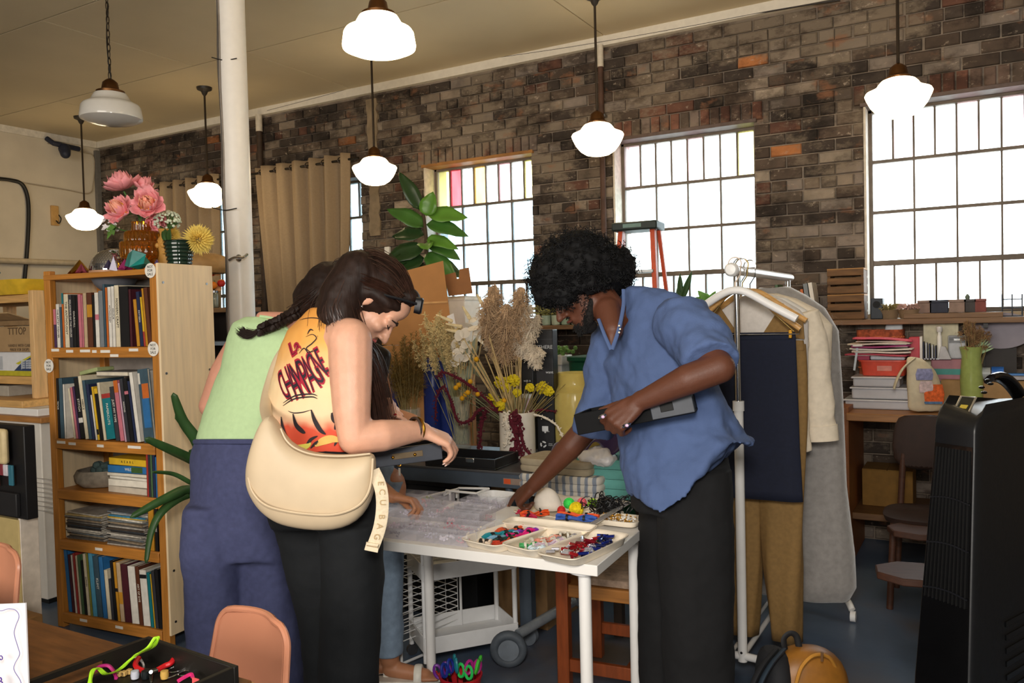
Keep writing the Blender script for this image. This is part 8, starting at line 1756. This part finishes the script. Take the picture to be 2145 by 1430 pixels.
for h_ in(J(728,1450,2.47),J(700,1450,2.6)):ob('shoe',B().loft([(V((h_.x,h_.y,.012))+FH*.05,RH*.05,FH*.14,.8),(V((h_.x,h_.y,.05))+FH*.04,RH*.048,FH*.12,.8),(V((h_.x,h_.y,.08)),RH*.042,FH*.07,.8)],24),BLACK,wo,world=True,sub=1)
# bracelet and the tray she holds
bw_=wR-(rt*.88-up*.34+fw*.3)*.018;ad_=(wR-J(850,905,2.46)).normalized();bx_1=ad_.orthogonal().normalized();by_1=ad_.cross(bx_1)
ob('bracelet',B().tube(arc(bw_,.036,.034,0,2*pi,28,bx_1,by_1)[:-1],.0045,8,closed=True),GOLD,wo,world=True);ob('bracelet',B().tube(arc(bw_-ad_*.012,.037,.035,0,2*pi,28,bx_1,by_1)[:-1],.004,8,closed=True),mk('#3a2a22',.4,.6,200),wo,world=True)
tA,tB=J(742,968,2.50),J(926,944,2.56)
t=thing('serving_box','dark grey wooden tray with brass-pinned slot held by the vest woman','tray',(tA+tB)/2);e=(tB-tA).normalized();uu=(UZ-e*UZ.dot(e)).normalized();nn=e.cross(uu);sg=1 if nn.dot(fw)>0 else-1;L_=(tB-tA).length;H_=.026;hg=mk('#3b3f48',.5,.1)
bx3(-L_/2,L_/2,-H_,H_,0,sg*.012,'side',hg,t);bx3(-L_/2,L_/2,-H_,-H_+.008,sg*.012,sg*.22,'base',hg,t);bx3(-L_/2,-L_/2+.012,-H_+.008,H_,sg*.012,sg*.22,'end',hg,t);bx3(L_/2-.012,L_/2,-H_+.008,H_,sg*.012,sg*.22,'end',hg,t);bx3(-L_/2,L_/2,-H_+.008,H_,sg*.208,sg*.22,'side',hg,t)
bx3(-.02,.075,-.008,.010,-sg*.0015,sg*.001,'handle_slot',mk('#6b5a40',.6),t,'tan slot through the tray side')
for u in(-.018,.05):ob('brass_pin',B().sph((tA+tB)/2+e*u-nn*sg*.003,(.005,.005,.005),10,8),GOLD,t,world=True)
# cream shoulder bag
BGD=2.30
bag=thing('shoulder_bag','cream crescent shoulder bag hanging at the hip of the vest woman','bag',J(655,1010,BGD));cr_=mk('#cdb899',.5,.04,14,.06)
secs=[]
for x,yt,yb,q in((516,985,1010,.012),(522,955,1030,.03),(534,915,1052,.045),(550,878,1072,.055),(568,862,1086,.058),(585,893,1095,.06),(605,925,1101,.062),(640,944,1107,.065),(680,951,1110,.066),(720,952,1105,.064),(750,950,1090,.06),(770,948,1066,.05),(782,950,1035,.04),(787,962,1000,.015)):
 secs.append((J(x,(yt+yb)/2,BGD),up*((yb-yt)/2*BGD/FPX),fw*q,.75))
ob('body',B().loft(secs,40),cr_,bag,world=True,sub=1,smooth=80)
ob('seam',B().tube(spline([J(x,y,BGD-q)for x,y,q in((520,1000,.035),(528,1028,.048),(548,1052,.058),(580,1066,.066),(640,1076,.070),(700,1077,.070),(745,1062,.064),(768,1038,.055),(778,1005,.042),(781,960,.03))],6),.0035,6),cr_,bag,world=True);ob('seam',B().tube(spline([J(x,y,BGD-q)for x,y,q in((588,897,.05),(600,922,.052),(622,940,.054),(660,952,.056),(720,955,.055),(775,950,.04))],6),.003,6),cr_,bag,world=True)
ob('strap',B().tube(spline([J(564,885,BGD+.02),J(556,850,2.48),J(566,800,2.62),J(590,740,2.70),J(640,690,2.74)],6),.017,10,flat=.35,nrm=rt),cr_,bag,world=True)
wb_=mk('#d8c8ac',.8,.1,120,.3);P=spline([J(782,985,2.28),J(797,1020,2.26),J(801,1060,2.26),J(795,1105,2.26),J(780,1148,2.26)],7)
ob('webbing',B().tube(P,.0175,10,flat=.15,nrm=rt),wb_,bag,world=True)
for ch,x,y,a in(('E',797,1012,-4),('C',800,1030,-2),('U',801,1052,0),('B',799,1082,4),('A',795,1102,8),('G',789,1124,12)):e1=(rt*cos(R(a))*0+up*-1+rt*sin(R(-a)));o=txt(ch,.024,mk('#b49a70',.8),bag,WM[bag.name].inverted()@J(x,y,2.2545),face_rot(-up*1+rt*(-a/90),rt),'webbing_letter',.0004)
ob('buckle',B().tube([J(768,1138,2.255),J(792,1142,2.255),J(790,1152,2.255),J(765,1148,2.255)],.005,8,closed=True),mk('#d8c8ac',.4),bag,world=True);ob('buckle_tip',B().box(J(779,1149,2.255),(.036,.012,.010),face_rot(rt*.97-up*.2,up)),mk('#d8c8ac',.4),bag,world=True)
# ---------------------------------------------------------------- GREEN-TOP WOMAN
gw=person('woman in mint green tank top with dark braid, bending with her back turned',520,1000,3.02)
b=B();gsk=skin_mat('#c98f78',.45)
gF=rt*.75-up*.55+fw*.35;gU=rt*.5+up*.8
gP=head(b,J(690,628,3.05),gF,gU,.97,.98,True)
b.chain([gP(0,-.03,-.06),J(645,680,3.04),J(600,705,3.03)],[.05,.055,.075]);b.chain([J(580,720,3.03),J(545,800,3.03),J(515,900,3.02),J(508,985,3.02)],[.09,.09,.085,.10])
sL,sR=J(505,722,3.10),J(670,715,3.06);b.caps(sL,.05,J(585,715,3.03),.085).caps(sR,.06,J(585,715,3.03),.085)
eL,wL=J(440,850,3.14),J(500,900,3.3)
b.chain([sL,J(468,780,3.12),eL],[.055,.05,.042]);b.chain([eL,J(465,880,3.2),wL],[.043,.040,.028]);hand(b,wL,rt*.6-up*.2+fw*.7,up,((20,25,15),)*4,-1,.95)
eR,wR=J(690,860,3.12),J(770,862,3.05);b.chain([sR,eR],[.055,.042]);b.chain([eR,wR],[.042,.028]);hand(b,wR,rt*.9,up,((25,35,20),)*4,1,.95)
gh=(J(560,1010,3.05),J(455,1010,2.99))
for h_ in gh:b.chain([h_,legz(h_,.5),legz(h_,.09)],[.075,.06,.045]);b.caps(legz(h_,.05),.035,legz(h_,.035)+RH*.1+FH*.1,.03)
fuse('body',b,gsk,gw,.0065,5)
face_parts(gw,gP,None,'#3a2418',brow='#2a1a12',lips='#b06860')
gm_=mk('#b7d3a0',.85,.04,60,.12);b=B()
b.rings(wring([(664,512,585,3.03,.05,0),(676,486,612,3.03,.085,0),(705,474,655,3.03,.12,0),(740,466,692,3.03,.135,0),(770,460,695,3.03,.135,0),(820,442,668,3.03,.135,0),(870,424,632,3.02,.135,0),(918,411,604,3.02,.14,0),(926,411,602,3.02,.138,0)]))
tk=fuse('tank_top',b,gm_,gw,.0075,4,disp=.014,dscale=.14)
ob('back_neckline',B().tube(spline([J(545,662,2.975),J(575,668,2.955),J(600,690,2.945),J(640,715,2.945),J(680,722,2.95)],6),.005,6),gm_,gw,world=True)
# bare skin of neck and shoulder showing above the neckline
b=B();b.sph(J(640,684,3.0),(.075,.07,.05),18,12,face_rot(rt*.9+up*.25,fw));b.caps(J(600,672,2.985),.028,J(660,690,2.99),.05);b.caps(J(548,664,3.0),.022,J(600,670,2.98),.03);fuse('shoulder_skin',b,gsk,gw,.007,5)
nv=mk('#42476a',.9,.12,50,.2);b=B()
b.rings(wring([(918,409,600,3.02,.14,0),(960,400,612,3.02,.16,0),(1020,397,616,3.02,.175,0),(1130,397,616,3.02,.175,0),(1180,404,610,3.02,.16,0)]))
for h_,xo in((gh[0],.01),(gh[1],-.01)):b.loft([(legz(h_,.86)+RH*xo,RH*.095,FH*.15,.8),(legz(h_,.7)+RH*xo,RH*.108,FH*.165,.8),(legz(h_,.55)+RH*xo,RH*.105,FH*.14,.8),(legz(h_,.25)+RH*xo,RH*.105,FH*.14,.8),(legz(h_,.06)+RH*xo,RH*.112,FH*.15,.8)],32)
fuse('trousers',b,nv,gw,.009,14,disp=.018,dscale=.12)
ob('waistband',B().tube([atD(505+96*cos(a),925,3.02+.145*sin(a))for a in[2*pi*i/40 for i in range(40)]],.010,8,closed=True),nv,gw,world=True)
for h_ in gh:ob('shoe',B().loft([(legz(h_,.012)+FH*.05,RH*.05,FH*.13,.8),(legz(h_,.05)+FH*.04,RH*.048,FH*.11,.8),(legz(h_,.075),RH*.042,FH*.06,.8)],24),BLACK,gw,world=True,sub=1)
hg_=mk('#20140f',.62,.25,60,.6,spec=.3,stretch=(1,1,.15));b=B()
b.sph(gP(0,-.02,.035),(.095,.11,.105),20,14);b.sph(J(668,622,3.03),(.10,.09,.075),18,12,face_rot(rt*.85+up*.5,up));b.chain([J(672,620,3.0),J(645,640,2.98),J(622,655,2.96)],[.075,.05,.032])
fuse('hair',b,hg_,gw,.008,6,disp=.006,dscale=.02)
bp_=spline([J(628,652,2.95),J(604,664,2.925),J(582,676,2.91),J(560,685,2.90),J(545,692,2.90)],4);n=len(bp_);b=B()
for k in range(3):
 P=[];m=46
 for i in range(m):
  u=i/(m-1)*(n-1);i0=min(int(u),n-2);p=bp_[i0].lerp(bp_[i0+1],u-i0);a=2*pi*(i/m*3.6+k/3);P.append(p+up*(.013*sin(a))+fw*(.010*cos(2*a))-fw*.004)
 b.tube(P,[.0135*(1-.25*i/m)for i in range(m)],8)
ob('braid',b,hg_,gw,world=True);ob('hair_tie',B().cyl(J(547,691,2.90),J(542,693,2.90),.013,n=14),mk('#1a1414',.6),gw,world=True)
b=B();rr=random.Random(3);strands(b,[[J(544,692,2.90),J(528,700,2.895),J(516,699,2.895),J(506,688,2.90)],[J(544,692,2.90),J(526,704,2.895),J(512,705,2.895),J(500,694,2.90)],[J(544,690,2.90),J(530,695,2.895),J(514,692,2.895)]],130,.0016,rr,.006);ob('braid_tail',b,hg_,gw,world=True,kind='stuff')
b=B();strands(b,[[gP(-.03+.03*k,.07,.09),gP(-.03+.03*k,-.04,.135),J(680,604+8*k,2.97),J(655,628+4*k,2.95),J(628,652,2.95)]for k in range(3)],420,.0018,rr,.02);ob('hair_strands',b,mk('#34221a',.4,.3,40,.1,spec=.7),gw,world=True,kind='stuff')
# ---------------------------------------------------------------- THIRD WOMAN, mostly hidden
tw=person('third woman in black strappy top and jeans, mostly hidden behind the vest woman',772,1010,3.42)
b=B();tsk=skin_mat('#b27a58',.45);tF=rt*.72-up*.5-fw*.45;tU=up*.86+rt*.4
tP=head(b,J(758,668,3.42),tF,tU,.97,.98,True)
b.chain([tP(0,-.03,-.06),J(762,745,3.43),J(765,765,3.43)],[.048,.05,.07]);b.chain([J(770,780,3.42),J(772,860,3.42),J(772,940,3.42),J(772,1000,3.42)],[.085,.085,.08,.10])
sA,sB=J(790,785,3.42),J(722,770,3.52);b.caps(sA,.05,J(768,775,3.42),.075).caps(sB,.05,J(768,775,3.42),.075)
b.chain([sB,J(712,860,3.42),J(728,945,3.28)],[.05,.044,.04]);wT=J(822,1040,3.14);b.chain([J(728,945,3.28),J(778,1008,3.2),wT],[.041,.038,.026])
tA_t=hand(b,wT,rt*.86-up*.12-fw*.08,up*.85+fw*.2-rt*.1,((38,55,35),(45,58,35),(50,60,35),(52,60,35)),-1,.98,.06,((.7,.4,-.6),15),.025)
wT2=J(864,880,3.22);b.chain([sA,J(815,903,3.46)],[.045,.04]);b.chain([J(815,903,3.46),wT2],[.04,.027])
hand(b,wT2,-rt*.85+up*.25-fw*.35,-fw*.6+up*.5,((35,45,25),(48,55,30),(55,58,30),(60,58,30)),1,.95,.05,((.75,.35,-.4),15),.025)
th_=(J(745,1020,3.47),J(806,1020,3.40))
for h_ in th_:b.chain([h_,legz(h_,.5),legz(h_,.09)],[.09,.06,.04]);b.caps(legz(h_,.05),.034,legz(h_,.03)+RH*.15-FH*.03,.028)
ft=legz(th_[1],.025)+RH*.16-FH*.03
for k in range(5):b.caps(ft+FH*(.03-.015*k)-RH*.02,.011,ft+FH*(.03-.015*k)+RH*(.045-.006*abs(k-3)),.009)
fuse('body',b,tsk,tw,.0065,4)
for k in range(5):ob('toenail',B().sph(ft+FH*(.03-.015*k)+RH*(.05-.006*abs(k-3))+UZ*.007,(.006,.005,.003),8,6),mk('#b3202a',.3),tw,world=True)
face_parts(tw,tP,None,'#2a1a12',brow='#1a120e',lips='#a05a50')
b=B();b.sph(tP(0,-.02,.035),(.09,.10,.10),20,14);b.chain([tP(.07,-.0,.03),tP(.085,.0,-.08),J(805,745,3.36),J(803,800,3.33)],[.03,.035,.03,.015]);b.chain([tP(-.07,-.02,.03),tP(-.085,-.02,-.08),J(735,770,3.45)],[.03,.035,.02]);fuse('hair',b,mk('#1c1310',.45,.2,30,.3),tw,.008,4)
b=B();blk2=mk('#161418',.8,.1);b.rings(wring([(800,735,812,3.42,.10,0),(830,728,820,3.42,.11,0),(900,728,818,3.42,.11,0),(985,722,824,3.42,.12,0)]));fuse('camisole',b,blk2,tw,.0075,3)
for x0,x1 in((812,808),(744,742)):ob('strap',B().tube(spline([J(x0-22,805,3.30),J(x0-8,775,3.28),J(x0-4,745,3.34)],5),.009,8,flat=.4),blk2,tw,world=True)
jn=mk('#8093a8',.85,.15,30,.2,bscale=200);b=B();b.rings(wring([(970,722,826,3.42,.12,0),(1010,716,832,3.42,.13,0),(1040,715,833,3.42,.13,0)]))
for h_ in th_:b.loft([(legz(h_,.84),RH*.085,FH*.09,.9),(legz(h_,.5),RH*.07,FH*.075,.9),(legz(h_,.25),RH*.06,FH*.065,.9),(legz(h_,.11),RH*.06,FH*.065,.9)],28)
fuse('jeans',b,jn,tw,.009,4,disp=.014,dscale=.1)
for h_ in th_:ob('sandal_sole',B().loft([(legz(h_,.002)+RH*.075-FH*.01,RH*.15,FH*.047,.8),(legz(h_,.016)+RH*.075-FH*.01,RH*.15,FH*.047,.8)],28),mk('#dcd6ca',.6),tw,world=True);c=legz(h_,.045)+RH*.12-FH*.02;ob('sandal_strap',B().tube(arc(c-UZ*.03,.05,.052,-.1,pi+.1,14,FH,UZ),.016,8,flat=.3,nrm=RH),mk('#e4dfd4',.5),tw,world=True)
ob('key_clip',B().tube(arc(J(836,968,3.30),.010,.016,0,2*pi,16,rt,up)[:-1],.0025,6,closed=True),GOLD,tw,world=True);ob('key_tag',B().box(J(837,988,3.30),(.008,.004,.03)),mk('#e3ded4',.4),tw,world=True)
